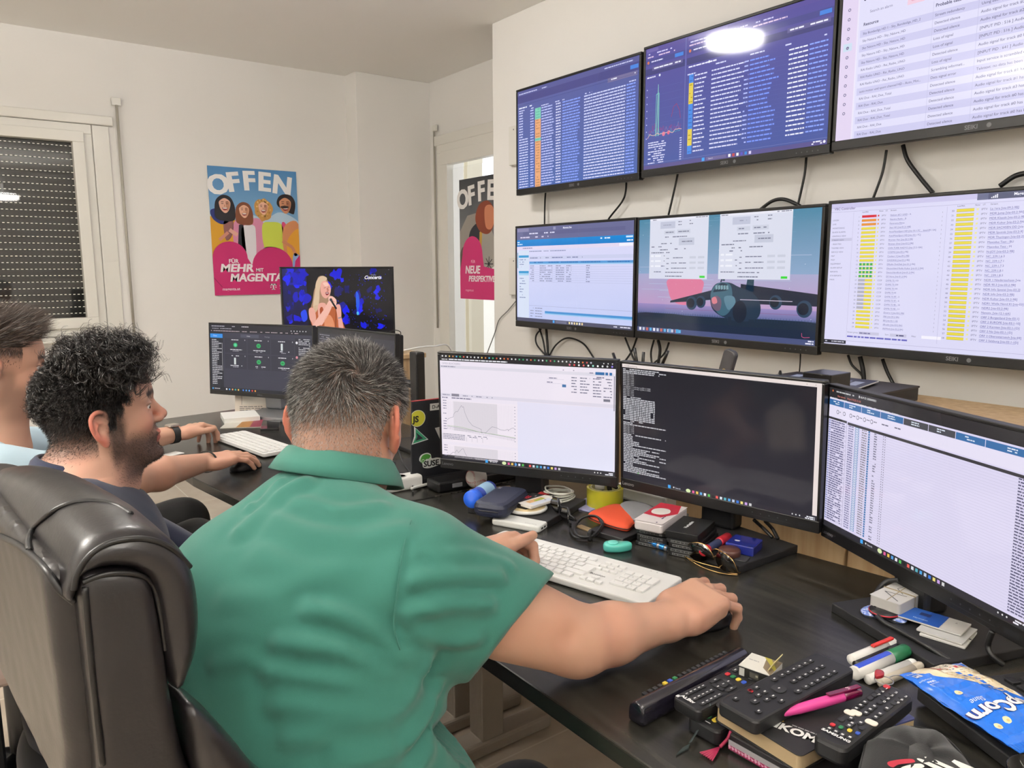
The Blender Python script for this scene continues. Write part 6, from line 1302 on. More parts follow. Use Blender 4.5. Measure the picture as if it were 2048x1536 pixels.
# ================================================================ things on the desks
DT=.74
def Qf(A,B,C,z):        # frame of a level rectangle from three of its corners (counter-clockwise), width, depth
    if not isinstance(B,tuple): a=at(*A,z); q=math.radians(B); return Matrix(((math.cos(q),-math.sin(q),0,a.x),(math.sin(q),math.cos(q),0,a.y),(0,0,1,z),(0,0,0,1))),C[0],C[1]
    a,b,c=at(*A,z),at(*B,z),at(*C,z); x=(b-a).normalized(); y=Vector((0,0,1)).cross(x)
    return Matrix(((x.x,y.x,0,a.x),(x.y,y.y,0,a.y),(0,0,1,z),(0,0,0,1))),(b-a).length,(c-b).dot(y)
def slab(name,label,cat,A,B,C,ztop,th,mt,r=.004,bev=.001,group=None,draw=None,dw=None,col=(.5,.5,.5),top=None):
    M,w,d=Qf(A,B,C,ztop); t=thing(name,label,cat,M,group); m=MB(); m.rrect(w,d,th,min(r,w*.4,d*.4),z=-th,bev=bev,c=(w/2,d/2),col=col); m.build(top or 'body',mt,t)
    if draw: c=Cv(w,d,*(dw or (w*1000,d*1000))); draw(c); c.build('print',PRINT,t,M=Matrix.Translation((0,0,.0003)))
    return t,w,d
def col_mat(n,c,r=.5,**k): return mat(n,c,r,**k)
# ---- white full-size keyboard
KW=mat('keyboard_white',(222,222,220),.42); KC=mat('keycap_white',(230,230,228),.38)
A_,B_=at(1035,1134,.752),at(1291,1211,.752); x_=(B_-A_).normalized(); KL,KD=.445,.152
Mk=fr(B_-x_*KL,x_); kb=thing('keyboard','full-size white keyboard in front of the three joined monitors','keyboard',Mk)
m=MB(); m.rrect(KL,KD,.013,.010,z=-.010,bev=.003,c=(KL/2,KD/2)); m.build('body',KW,kb)
m=MB(); m.rrect(KL-.01,KD-.01,.003,.010,z=-.012,c=(KL/2,KD/2)); m.build('underside',BLKM,kb)
U=.0188; KM={}
def key(kb,x,y,w,h=1.,mt=KC,s=1.0,th=.0042,z0=.003):
    k=(round(w,2),round(h,2),mt.name,s)
    if k not in KM:
        W_,H_=(w*U-.0034)*s,(h*U-.0040)*s; b=MB(); vs=[(-W_/2,-H_/2,0),(W_/2,-H_/2,0),(W_/2,H_/2,0),(-W_/2,H_/2,0)]; i=.0010; b.rrect(W_,H_,th,.0016,z=0,bev=.0007,n=3); o=b.build('key',mt); KM[k]=o.data; o.parent=kb; 
    else: o=bpy.data.objects.new('key',KM[k]); COL.objects.link(o); o.parent=kb
    o.location=(x*s,y*s,z0); return o
def kx(rowx,y,ws,kb=kb,x0=.010,mt=KC,s=1.0,h=None):
    x=rowx
    for w in ws:
        if w>0: key(kb,x0+(x+w/2)*U,y,w,1.,mt,s)
        x+=abs(w)
r0=.118; rows=[(0,.1165,[1,-.35,1,1,1,1,-.2,1,1,1,1,-.2,1,1,1,1]),(0,.0985,[1]*13+[1.9]),(0,.0798,[1.5]+[1]*11+[1.0]),(0,.061,[1.75]+[1]*12),(0,.0422,[1.3]+[1]*11+[2.6]),(0,.0234,[1.3,1.2,1.2,5.6,1.2,1.1,1.1,1.3])]
for x,y,ws in rows: kx(x,y,ws)
key(kb,.010+14.2*U,.0705,1.4,1.9)
xn=.010+15.2*U
for j,y in enumerate((.1165,.0985)):
    for i in range(3): key(kb,xn+i*U*.92,y+.002,.92,.62)
for i in range(3): key(kb,xn+i*U*.92-.002,.0845,.92,.62)
key(kb,xn+.92*U,.043,.92,.8)
for i in range(3): key(kb,xn+i*U*.92,.0262,.92,.8)
xp=xn+3.2*U
for j in range(4):
    for i in range(3):
        if j==3 and i==1: continue
        key(kb,xp+(i+(.5 if j==3 and i==0 else 0))*U*.98,.1000-j*.0192,2. if (j==3 and i==0) else 1.)
key(kb,xp+3*U*.98,.0905,1.,1.9); key(kb,xp+3*U*.98,.0520,1.,1.9)
c=Cv(KL,KD,445,152); c.text(290,96,7.5,'Bosston',(60,60,62),1,bold=.01)
for k in range(4): c.text(365+k*14,14,4,'-AB*'[k],(120,120,120),1)
r9=random.Random(2)
c.build('brand_mark',PRINT,kb,M=Matrix.Translation((0,0,.0031)))
c=Cv(KL,KD,445,152)
L='`1234567890-= ','QWERTYUIOP[]','ASDFGHJKL;#','ZXCVBNM,./'
for ch,(y,x0) in zip(L,((.0985,10),(.0798,38),(.061,43),(.0422,37))):
    for i,q in enumerate(ch):
        if q.strip(): c.text(x0+i*18.8+5,152-y*1000-.5,3.6,q,(130,130,132),1)
for j,ch in enumerate(('789','456','123')):
    for i,q in enumerate(ch): c.text(xp*1000+i*18.4-3,152-(.0808-j*.0192)*1000+0,3.6,q,(130,130,132),1)
c.build('key_lettering',PRINT,kb,M=Matrix.Translation((0,0,.0073)))
# ---- small white keyboard of the neighbour
Ma,wa,da=Qf((424,871),(525,909),(568,893),.757); k2=thing('keyboard','compact white keyboard beside the hands of the person in pale blue','keyboard',Ma)
Ma,wa,da=Qf((424,871),(527,908),(566,893),.757); k2.matrix_world=Ma; da=.125
m=MB(); m.rrect(wa,da,.012,.008,z=-.012,bev=.002,c=(wa/2,da/2)); m.build('body',KW,k2)
nr_=5
for j in range(nr_):
    m=MB(); y=.014+j*.0222; nk=max(6,int(wa/.0195))
    for i in range(nk): m.box((.012+(i+.5)*(wa-.024)/nk,y,.0018),((wa-.024)/nk-.003,.0165,.0034),bev=.0007)
    m.build('key_row',KC,k2)
# ---- mice
def mouse(label,o,d,mt):
    t=thing('computer_mouse',label,'mouse',fr(o,d)); m=MB(); m.ball((.0,0,.006),(.052,.030,.028),n=28)
    vs=[(v[0],v[1],max(v[2],0)) for v in m.v]; m.v=vs; m.build('shell',mt,t); m=MB(); m.cyl((.026,-.004,.026),(.026,.004,.026),.007,n=16); m.build('scroll_wheel',GREYP,t); return t
p=at(1420,1240,.745); mouse('black mouse under the right hand of the person in green',(p.x,p.y,DT),(1,0,0),BLK)
p=at(492,935,.745); mouse('dark mouse under the hand with the black wrist cord',(p.x,p.y,DT),(.95,.2,0),BLK)
# ---- things beneath the left monitor
SB=.757
p=at(949,982,DT); t=thing('baseball','white baseball with red stitching under the left monitor','ball',Matrix.Translation((p.x+.02,p.y+.02,DT+.030)))
m=MB(); m.ball((0,0,0),.030,n=32,col=s2l((214,208,200))); m.build('leather_cover',PRINT,t); m=MB()
for sgn in (1,-1):
    pts=[]
    for i in range(60):
        a=2*PI*i/60; v=Vector((math.cos(a)*.9,math.sin(a)*.9,sgn*.55*math.cos(2*a)+0)).normalized(); pts.append(v*.0303)
    for i in range(0,60,1):
        v=pts[i]; n_=(pts[(i+1)%60]-pts[i-1]).normalized().cross(v.normalized()); m.tube([v-n_*.0022,v+n_*.0022],.0005,n=4,caps=False)
m.build('stitching',mat('red_thread',(190,50,60),.7),t,M=Euler((.6,.3,.2)).to_matrix().to_4x4())
slab('cardboard_box','small brown cardboard box behind the left monitor stand','box',(1040,990),70,(.09,.11),DT+.042,.042,mat('cardboard',(118,92,62),.8,noise=(30,(132,104,72),.3,.7)))
a=at(942,1000,SB+.024); b=at(995,968,SB+.024); dv=(b-a).normalized(); t=thing('bottle','small blue bottle with a bright blue cap lying under the left monitor','bottle',fr(a,dv))
m=MB(); m.lathe([(0,0),(.020,0),(.0225,.002),(.0225,.022),(.019,.024)],n=32,M=Matrix.Rotation(PI/2,4,'Y')); m.build('cap',mat('blue_cap',(28,92,214),.35),t)
m=MB(); m.lathe([(.016,.024),(.0215,.030),(.0215,.105),(.018,.112),(0,.112)],n=32,M=Matrix.Rotation(PI/2,4,'Y')); m.build('body',mat('blue_bottle',(36,60,150),.35),t)
m=MB(); m.lathe([(.0218,.045),(.0218,.095)],n=32,M=Matrix.Rotation(PI/2,4,'Y'),cap=False); m.build('label_wrap',mat('bottle_label',(150,186,214),.4),t)
M,w,d=Qf((1010,1006),31,(.165,.09),SB+.045); t=thing('zip_case','dark navy zipped case lying on the left monitor base','case',M)
m=MB(); m.rrect(.165,.088,.037,.022,z=-.044,bev=.012,n=8,c=(.082,.044)); m.build('body',mat('navy_case',(24,30,52),.5,bump=(300,.2,.001)),t)
m=MB(); o_=[(.082+math.copysign(abs(math.cos(a))**.5,math.cos(a))*.0832,.044+math.copysign(abs(math.sin(a))**.5,math.sin(a))*.0447,-.026) for a in [i*2*PI/48 for i in range(48)]]; m.tube(o_,.0018,n=6,closed=True); m.build('zip',BLK,t)
c=Cv(.03,.02,30,20); c.text(3,14,9,'MI',(150,150,156),1,bold=.03); c.build('logo',PRINT,t,M=Matrix.Translation((.10,.05,.0004)))
def redleds(c):
    c.text(10,22,9,'8.8',(220,40,60),1,bold=.03); c.rect(30,8,4,3,(200,200,200),1); c.text(34,26,6,'o o',(200,60,80),1)
slab('usb_meter','small black gadget with red digits behind the round charging pad','gadget',(1020,1003),(1052,1010),(1068,985),SB+.022,.020,BLKM,.004,.002,draw=redleds,dw=(60,40))
p=at(1054,1012,SB+.009); t=thing('charging_pad','round cream and white charging pad on the left monitor base','charger',Matrix.Translation((p.x,p.y,SB)))
m=MB(); m.lathe([(.044,0),(.050,.002),(.051,.006),(.049,.009),(.046,.0092)],n=48); m.build('rim',WHT,t); m=MB(); m.lathe([(.046,.0088),(.0455,.0100),(0,.0102)],n=48,cap=False); m.build('top',mat('cream_pad',(214,194,150),.5),t)
def leaf(c): c.rect(0,0,60,30,(226,222,214),1); c.rect(8,6,22,18,(206,160,110),2); c.disc(24,12,6,(150,170,60),3); c.rect(34,4,24,22,(206,212,224),2); c.greek(36,8,18,2,(120,130,150),3)
slab('medicine_sachet','white printed sachet lying on the round charging pad','sachet',(1036,1006),(1062,1014),(1088,990),SB+.022,.006,mat('paper_white',(226,222,216),.6),.003,.001,draw=leaf,dw=(60,30))
slab('biscuit_wrapper','small red edged wrapper under the left monitor column','wrapper',(1068,990),(1086,993),(1090,984),SB+.014,.010,mat('red_card',(170,40,44),.5))
p=at(1117,992,SB+.006); q_=[]
t=thing('charging_cable','coiled pale charging cable on the left monitor base','cable',Matrix.Translation((p.x,p.y,SB)))
m=MB(); rr=random.Random(4)
for k in range(6):
    ph=rr.random()*6; m.tube([(math.cos(a+ph)*(.036+.003*math.sin(a*2+k))+rr.uniform(-.0008,.0008),math.sin(a+ph)*(.036+.003*math.cos(a*3+k)),.004+.0035*k+.004*math.sin(a+k)) for a in [i*2*PI/30 for i in range(31)]],.0022,n=7)
m.tube(spl([(.034,.0,.012),(.03,-.03,.008),(-.004,-.044,.005),(-.026,-.040,.004)],6),.0022,n=7); m.build('wire',mat('pale_cable',(196,196,186),.45),t)
m=MB(); m.box((-.034,-.039,.005),(.020,.009,.007),bev=.002); m.build('connector',WHT,t)
def bank(c): c.rect(16,8,4,9,(190,190,190),1); c.text(74,56,4,'powerbank',(140,140,140),1)
slab('power_bank','flat white power bank lying in front of the left monitor base','power bank',(982,1037),(1078,1054),(1096,1037),DT+.016,.016,mat('powerbank_white',(228,230,226),.35),.008,.004,draw=bank,dw=(110,66))
pb1=[o for o in bpy.data.objects if o.name.startswith('power_bank')][0]; _,w,d=Qf((982,1037),(1078,1054),(1096,1037),DT+.016)
m=MB()
for k in range(3): m.box((w+.0002,d*.25+k*d*.22,-.008),(.001,.008,.004),bev=.0004)
m.build('port',BLK,pb1)
wire('charging_cable','black velcro-tied cable looped on the desk behind the keyboard',[at(x,y,z_) for x,y,z_ in ((1140,1058,.745),(1150,1074,.745),(1180,1076,.746),(1200,1062,.755),(1206,1046,.765),(1190,1032,.772),(1165,1036,.76),(1150,1056,.752),(1158,1072,.75),(1184,1072,.752),(1203,1052,.762),(1198,1038,.768))],.0028)
p=at(1180,1072,.75); m=MB(); m.box((p.x,p.y,.752),(.022,.010,.022),bev=.003,rot=(0,0,.6)); o=m.build('cable_tie',BLKM); tag(o,'black velcro tie wrapped round the looped cable','cable tie')
# black wraparound sunglasses standing folded
p=at(1132,1052,DT); t=thing('sunglasses','folded black glossy sunglasses standing beside the power bank','sunglasses',fr((p.x,p.y,DT),(.35,.94,0)))
m=MB()
for k,(x0,z0) in enumerate(((.0,.028),(.058,.036))): 
    vs=[(x0-.006+.027*math.cos(a),.006*math.cos(a)*math.cos(a)+.004*k,z0+.019*math.sin(a)) for a in [i*2*PI/24 for i in range(24)]]; m.add(vs+[(v[0],v[1]+.0025,v[2]) for v in vs],[list(range(24))[::-1],[24+i for i in range(24)]]+[[i,(i+1)%24,24+(i+1)%24,24+i] for i in range(24)])
m.build('lens',mat('dark_lens',(6,6,8),.06,coat=1),t); m=MB(); m.tube(spl([(-.03,0,.034),(-.012,.0,.047),(.020,.002,.040),(.03,.004,.040),(.045,.004,.052),(.078,.006,.05)],5),.0028,n=8)
m.tube(spl([(-.032,0,.036),(-.034,-.012,.024),(.01,-.016,.012),(.06,-.014,.004)],6),.0026,n=8); m.tube(spl([(.080,.006,.05),(.084,-.008,.03),(.04,-.012,.010),(.0,-.012,.003)],6),.0026,n=8); m.build('frame',BLK,t)
# tape roll with bits inside
p=at(1209,1016,DT); t=thing('tape_roll','roll of yellow packing tape standing under the monitors, filled with bits','tape roll',Matrix.Translation((p.x+.015,p.y+.015,DT)))
m=MB(); m.lathe([(.038,0),(.047,0),(.0475,.002),(.0475,.048),(.047,.050),(.0405,.050),(.038,.048),(.038,0)],n=48,cap=False); m.build('tape',mat('yellow_tape',(176,170,44),.22,coat=.4),t)
m=MB(); m.lathe([(.0345,0),(.0375,0),(.0378,.050),(.0347,.050),(.0345,0)],n=48,cap=False); m.build('core',mat('tape_core',(186,178,120),.6),t)
m=MB(); m.cyl((p.x+.003,p.y+.022,DT+.0),(p.x+.003,p.y+.022,DT+.046),.010,n=20); o=m.build('vial',BLKM); tag(o,'small dark vial with a white lid standing inside the yellow tape roll','vial'); m=MB(); m.cyl((p.x+.003,p.y+.022,DT+.046),(p.x+.003,p.y+.022,DT+.056),.0125,n=24); m.build('lid',WHT,o)
wire('earphone_cable','black cord bundled inside the yellow tape roll',[(p.x+.02,p.y-.005,DT+.01),(p.x+.03,p.y+.01,DT+.052),(p.x+.022,p.y-.008,DT+.058),(p.x+.03,p.y-.012,DT+.05),(p.x+.018,p.y+.006,DT+.055),(p.x+.022,p.y-.004,DT+.02)],.0035)
slab('envelope','lilac grey envelope lying behind the yellow tape roll','envelope',(1135,1012),(1180,1022),(1190,985),DT+.004,.004,mat('lilac_paper',(150,150,186),.6))
ps2=power_strip('grey white power strip lying behind the orange pouch',at(1240,990,DT),at(1310,1010,DT)-at(1240,990,DT),3,.17)
# orange pouch, grey sleeve, case stacks
slab('monitor_base_plate','flat black plate lying under the orange pouch','plate',(1178,1058),(1246,1078),(1290,1050),DT+.014,.013,BLKM,.004,.002)
slab('ruler','wooden ruler lying under the black cable loop','ruler',(1152,1052),(1232,1082),(1236,1076),DT+.003,.003,mat('ruler_wood',(150,128,96),.6),.001,.0005)
def pouch(px,z,th,mt,name,label,cat,extra=None,bulge=.008):
    pts=[at(x,y,z) for x,y in px]; cx=sum((p for p in pts),Vector())/len(pts); P_=spl([tuple(p-cx) for p in pts],4,True); n=len(P_); rings=[(1,-th/2-0.0),(1.0,0),(.9,th*.35),(.6,th*.5),(.25,th*.56)]
    t=thing(name,label,cat,Matrix.Translation(cx)); vs=[];fs=[]
    for s_,zz in [(1,-th*.5)]+rings[1:]: vs+= [(p.x*s_,p.y*s_,zz) for p in P_]
    for j in range(4):
        for i in range(n): fs.append([j*n+i,j*n+(i+1)%n,(j+1)*n+(i+1)%n,(j+1)*n+i])
    fs.append([4*n+i for i in range(n)]); fs.append(list(range(n))[::-1]); m=MB(); m.add(vs,fs,smooth=True); m.build('cloth',mt,t)
    m=MB(); m.tube([(p.x,p.y,-th*.2) for p in P_],.0012,n=6,closed=True); m.build('edge_binding',BLKM,t); return t
pouch([(1240,1010),(1262,1003),(1302,1012),(1318,1030),(1290,1046),(1262,1036)],DT+.030,.012,mat('grey_felt',(120,120,124),.9,bump=(300,.4,.001)),'sleeve','grey felt sleeve with dark lettering behind the orange pouch','sleeve')
a=at(1250,1008,DT+.0375); b=at(1300,1020,DT+.0375); c=Cv(.09,.02,90,20); c.text(2,16,11,'CONTINENTAL',(60,60,64),1,bold=.03,w=86); c.build('lettering',PRINT,[o for o in bpy.data.objects if o.name=='sleeve'][0]).matrix_world=fr(a,b-a)
o=[o for o in bpy.data.objects if o.name.startswith('lettering')][-1]; o.matrix_parent_inverse=[q for q in bpy.data.objects if q.name=='sleeve'][0].matrix_world.inverted()
pouch([(1176,1030),(1200,1018),(1228,1010),(1250,1014),(1283,1034),(1268,1046),(1254,1056),(1215,1047)],DT+.024,.016,mat('orange_fabric',(206,74,40),.75,bump=(350,.4,.001)),'pouch','bright orange fabric pouch beneath the middle monitor','pouch')
CASEM=mat('case_black',(20,20,22),.35)
def spine(c): c.rect(4,1,70,5,(120,120,120),1); c.greek(6,2,60,3,(30,30,30),2,dens=1)
for k in range(5):
    z=DT+.009*(k+1); M,w,d=Qf((1331,1083),21,(.144,.07),DT+.02); M=Matrix(M); M.translation=Vector((M.translation.x+.002*(k%2),M.translation.y-.002*(k%3),z))
    t=thing('slim_case','slim disc case, '+['bottom','second from the bottom','middle','second from the top','topmost and greyish'][k]+' of the left stack under the middle monitor','case',M,'slim cases stacked under the middle monitor')
    m=MB(); m.box((.07,.035,-.0045),(.14,.07,.0082),bev=.001); m.build('shell',CASEM if k<4 else mat('case_grey',(110,108,100),.4),t)
    if k<4: c=Cv(.06,.006,80,6); spine(c); c.build('spine_label',PRINT,t,M=Matrix(((0,0,-1,-.0004),(-1,0,0,.065),(0,1,0,-.0075),(0,0,0,1))))
for k in range(4):
    z=DT+.0095*(k+1); M,w,d=Qf((1402,1112),21,(.115,.072),DT+.012); M=Matrix(M); M.translation=Vector((M.translation.x-.003*(k%2),M.translation.y+.002*(k%2),z))
    t=thing('slim_case','slim black disc case, '+['bottom','second from the bottom','third from the bottom','upper'][k]+' of the right stack behind the gold sunglasses','case',M,'slim cases stacked under the middle monitor')
    m=MB(); m.box((.057,.036,-.0046),(.115,.072,.0085),bev=.001); m.build('shell',CASEM,t)
    c=Cv(.06,.006,80,6); spine(c); c.build('spine_label',PRINT,t,M=Matrix(((0,0,-1,-.0004),(-1,0,0,.066),(0,1,0,-.0075),(0,0,0,1))))
def verb(c): c.text(56,44,9,'Verbatim',(200,204,206),1,bold=.04,rot=-.0,al='c')
slab('drive_box','square black box with pale lettering on top of the right case stack','box',(1396,1072),21,(.113,.072),DT+.055,.017,mat('box_black',(18,18,19),.3),.002,.001,draw=verb,dw=(110,90))
def redpack(c):
    c.rect(0,0,100,60,(214,206,206),0); c.poly([(34,0),(100,0),(100,46),(60,60),(30,40)],(178,38,58),1); c.blob([(44,12),(62,6),(74,18),(72,36),(56,44),(42,32)],(226,222,216),2); c.greek(4,44,34,3,(60,50,80),2)
t,w,d=slab('tissue_pack','red and white tissue pack in clear film on the left case stack','tissue pack',(1324,1050),19,(.145,.066),DT+.065,.022,mat('film_white',(212,204,204),.25,coat=.6),.006,.004,draw=redpack,dw=(100,60))
# turquoise corrector, blue pen screwdriver
p=at(1230,1092,DT+.01); t=thing('correction_tape','translucent turquoise correction tape dispenser behind the keyboard','dispenser',fr((p.x,p.y,DT),(.85,-.55,0)))
m=MB(); m.prism([(v.x,v.y) for v in spl([(-.026,0,0),(-.018,.016,0),(.0,.020,0),(.018,.012,0),(.034,.008,0),(.036,-.004,0),(.018,-.014,0),(0,-.018,0),(-.020,-.014,0)],4,True)],0,.018,.005,smooth=True); m.build('shell',mat('turquoise_plastic',(84,190,176),.25,coat=.5,sss=.1),t)
m=MB(); m.lathe([(.012,.018),(.0125,.0192),(.009,.0200),(0,.0195)],n=32,M=Matrix.Translation((-.004,0,0))); m.build('hub',mat('turquoise_light',(110,205,192),.3),t)
a=at(1276,1077,DT+.007); b=at(1350,1102,DT+.007); d_=(b-a); Ln=d_.length; t=thing('pen_screwdriver','metallic blue pen screwdriver with silver rings behind the keyboard','screwdriver',fr(a,d_)); Ry=Matrix.Rotation(PI/2,4,'Y')
m=MB(); m.lathe([(0,0),(.002,.001),(.0055,.016),(.0062,.018)],n=24,M=Ry); m.lathe([(.0066,Ln-.018),(.0066,Ln),(.004,Ln+.001),(0,Ln+.001)],n=24,M=Ry); m.build('tip',mat('brushed_steel',(170,170,172),.3,.9),t)
m=MB(); m.lathe([(.0062,.018),(.0066,.020),(.0066,Ln-.018),(.0062,Ln-.017)],n=24,M=Ry); m.build('barrel',mat('anodised_blue',(34,112,180),.28,.6),t)
for k in (.024,Ln-.046,Ln-.026): m=MB(); m.lathe([(.0069,k),(.0071,k+.002),(.0069,k+.007)],n=24,M=Ry); m.build('ring',mat('brushed_steel'),t)
# gold aviators
GOLD=mat('gold_wire',(206,168,110),.22,1.0); 
gl=thing('sunglasses','gold wire aviator sunglasses with black lenses on the desk','sunglasses')
def lens_ring(px,zs):
    return [at(x,y,z) for (x,y),z in zip(px,zs)]
l1=spl(lens_ring([(1374,1098),(1378,1088),(1392,1085),(1410,1090),(1422,1104),(1428,1118),(1414,1120),(1394,1120),(1380,1112)],[.758,.775,.785,.785,.775,.758,.744,.744,.748]),5,True)
l2=spl(lens_ring([(1432,1113),(1440,1104),(1454,1110),(1466,1122),(1474,1140),(1476,1147),(1460,1146),(1444,1138),(1434,1126)],[.765,.778,.780,.772,.754,.744,.744,.744,.752]),5,True)
for l_ in (l1,l2):
    m=MB(); m.tube(l_,.0010,n=8,closed=True); m.build('rim',GOLD,gl); cx=sum(l_,Vector())/len(l_); m=MB(); m.add([cx+(v-cx)*.985 for v in l_]+[cx],[[i,(i+1)%len(l_),len(l_)] for i in range(len(l_))],smooth=True); o=m.build('lens',mat('lens_black',(4,4,5),.05,coat=1),gl); md=o.modifiers.new('s','SOLIDIFY'); md.thickness=.0014
for pl in ([(1424,1100,.778),(1432,1098,.785),(1444,1103,.780)],[(1427,1114,.768),(1432,1112,.772)],[(1374,1098,.756),(1367,1110,.744),(1400,1132,.743),(1440,1146,.743),(1476,1150,.743)],[(1476,1147,.744),(1479,1143,.744),(1440,1136,.744),(1395,1124,.744),(1369,1113,.744)]):
    m=MB(); m.tube(spl([at(*q) for q in pl],6),.0010,n=8); m.build('bridge' if pl[0][2]>.76 else 'temple',GOLD,gl)
# on the middle monitor base
def stick(name,label,cat,A,B,z,r0,r1,mt,n=16,parts=(),group=None,flat=1.):
    a=at(*A,z); b=at(*B,z); L_=(b-a).length; t=thing(name,label,cat,fr(a,b-a),group); m=MB(); m.lathe([(0,0),(r0*.8,0),(r0,.002),(r1,L_-.002),(r1*.8,L_),(0,L_)],n=n,M=Ry); m.build('body',mt,t); return t,L_
t,L_=stick('cutter','red and dark blue cutter handle on the middle monitor base','cutter',(1408,1102),(1452,1076),SB+.010,.008,.009,mat('navy_rubber',(44,52,84),.5))
m=MB(); m.lathe([(.0075,-.006),(.0105,-.004),(.0105,.014),(.0095,.016)],n=16,M=Ry); m.build('red_end',mat('red_plastic',(178,34,48),.4),t); m=MB(); m.lathe([(.0096,L_*.65),(.0100,L_*.7),(.0098,L_+.01)],n=16,M=Ry); m.build('red_grip',mat('red_plastic'),t)
slab('tape_cassette','glossy blue plastic box on the middle monitor base','box',(1507,1096),18,(.062,.060),SB+.020,.020,mat('deep_blue_gloss',(28,38,120),.18,coat=.6),.003,.002,draw=lambda c:c.disc(30,12,5,(200,200,210),1,ry=4),dw=(80,40))
p=at(1471,1100,SB+.008); t=thing('tape_measure','small round brown puck on the middle monitor base','puck',Matrix.Translation((p.x-.02,p.y,SB))); m=MB(); m.lathe([(.020,0),(.0225,.003),(.0225,.013),(.020,.016),(0,.0162)],n=36); m.build('shell',mat('brown_plastic',(74,44,36),.35),t)
slab('memory_card','small dark memory card on the front of the middle monitor base','card',(1468,1118),(1492,1123),(1504,1114),SB+.003,.003,mat('card_dark',(40,40,42),.5))
slab('eraser','dark grey flat piece lying beside the brown puck','piece',(1489,1103),(1503,1102),(1503,1099),SB+.003,.003,mat('brushed_steel'))
wire('monitor_cable','black cable hanging behind the middle monitor to the desk, left one',[at(1508,1040,.80),at(1525,1055,.78),at(1545,1075,.765)],.004)
wire('monitor_cable','black cable hanging behind the middle monitor to the desk, right one',[at(1530,1042,.80),at(1545,1058,.78),at(1556,1078,.765)],.004)
wire('black_keys','bent piece of black wire lying left of the keyboard',[at(882,1052,.744),at(895,1048,.746),at(905,1044,.744),at(912,1048,.744)],.0028)
# ---- right monitor base: cards, pouch, cables
def deckp(c): c.rect(0,0,90,60,(196,194,190),0); c.line([(10,50),(34,10),(40,50)],2,(60,60,64),1); c.line([(44,40),(60,20),(80,24)],1.4,(60,60,64),1); c.line([(0,34),(90,26)],2.2,(150,136,110),2)
t,w,d=slab('playing_cards','deck of silver grey cards held by a rubber band under the right monitor','card deck',(1800,1210),0,(.092,.053),SB+.030,.024,mat('card_stack',(186,184,180),.5),.006,.001,draw=deckp,dw=(90,60))
m=MB(); m.tube([(w*.55,-.001,.001),(w*.55,d+.001,.001),(w*.55,d+.001,-.023),(w*.55,-.001,-.023)],.0011,n=6,closed=True); m.build('rubber_band',mat('rubber_band',(150,134,104),.6),t)
pouch([(1722,1218),(1745,1210),(1775,1222),(1812,1236),(1806,1246),(1770,1236),(1730,1230)],SB+.004,.006,mat('blue_white_cloth',(98,122,190),.8,noise=(140,(190,200,226),.5,.55)),'cloth','blue and white patterned cloth under the card deck','cloth')
p=at(1768,1222,SB+.01); t=thing('lens_cap','black round lens cap with a red rim half under the card deck','cap',Matrix.Translation((p.x,p.y,SB+.004))); m=MB(); m.lathe([(.022,0),(.024,.002),(.023,.008),(0,.0085)],n=32); m.build('disc',BLK,t); m=MB(); m.tube([(.0235*math.cos(a),.0235*math.sin(a),.006) for a in [i*2*PI/32 for i in range(32)]],.0011,n=6,closed=True); m.build('red_ring',mat('red_plastic'),t)
def bluecard(c): c.rect(0,0,150,60,(196,194,190),0); c.rect(0,0,100,60,(40,92,176),1); c.rect(60,0,40,60,(28,72,150),2); c.rect(40,14,26,14,(30,40,90),3); c.text(34,48,6,'Hartmann',(220,226,236),3); c.text(120,20,6,'A',(60,60,60),2)
def wcard(c): c.rect(0,0,150,60,(214,212,206),0); c.rect(2,4,18,12,(190,50,50),1); c.line([(20,10),(150,30)],3,(40,40,44),1); c.greek(50,44,80,6,(110,110,110),1); c.rect(96,36,44,14,(150,150,150),1)
for k,(A,B,C,dr_,lb) in enumerate((((1838,1268),(1930,1296),(1972,1270),wcard,'white card with a black line and a red corner, lowest of the fanned cards'),((1832,1258),(1925,1288),(1965,1262),lambda c:c.rect(0,0,150,60,(186,186,184),0),'plain pale grey card between the white card and the blue card'),((1792,1230),(1922,1270),(1948,1250),bluecard,'blue and grey card on top of the fanned cards under the right monitor'))):
    slab('card',lb,'card',A,B,C,SB+.003+k*.004,.0025,mat('card_paper',(200,198,194),.5),.002,.0003,group='cards fanned under the right monitor',draw=dr_,dw=(150,60))
wire('monitor_cable','black cable curving from the right monitor down over its base',[at(1797,1160,.80),at(1772,1164,.79),at(1753,1185,.775),at(1750,1215,.766),at(1762,1240,.764),at(1800,1262,.762),at(1850,1290,.762),at(1885,1312,.757),at(1908,1328,.750)],.0042)
wire('monitor_cable','black cable with a grey plug hanging right of the fanned cards',[at(1985,1262,.80),at(1976,1290,.775),at(1985,1312,.762),at(2008,1330,.752)],.0045)
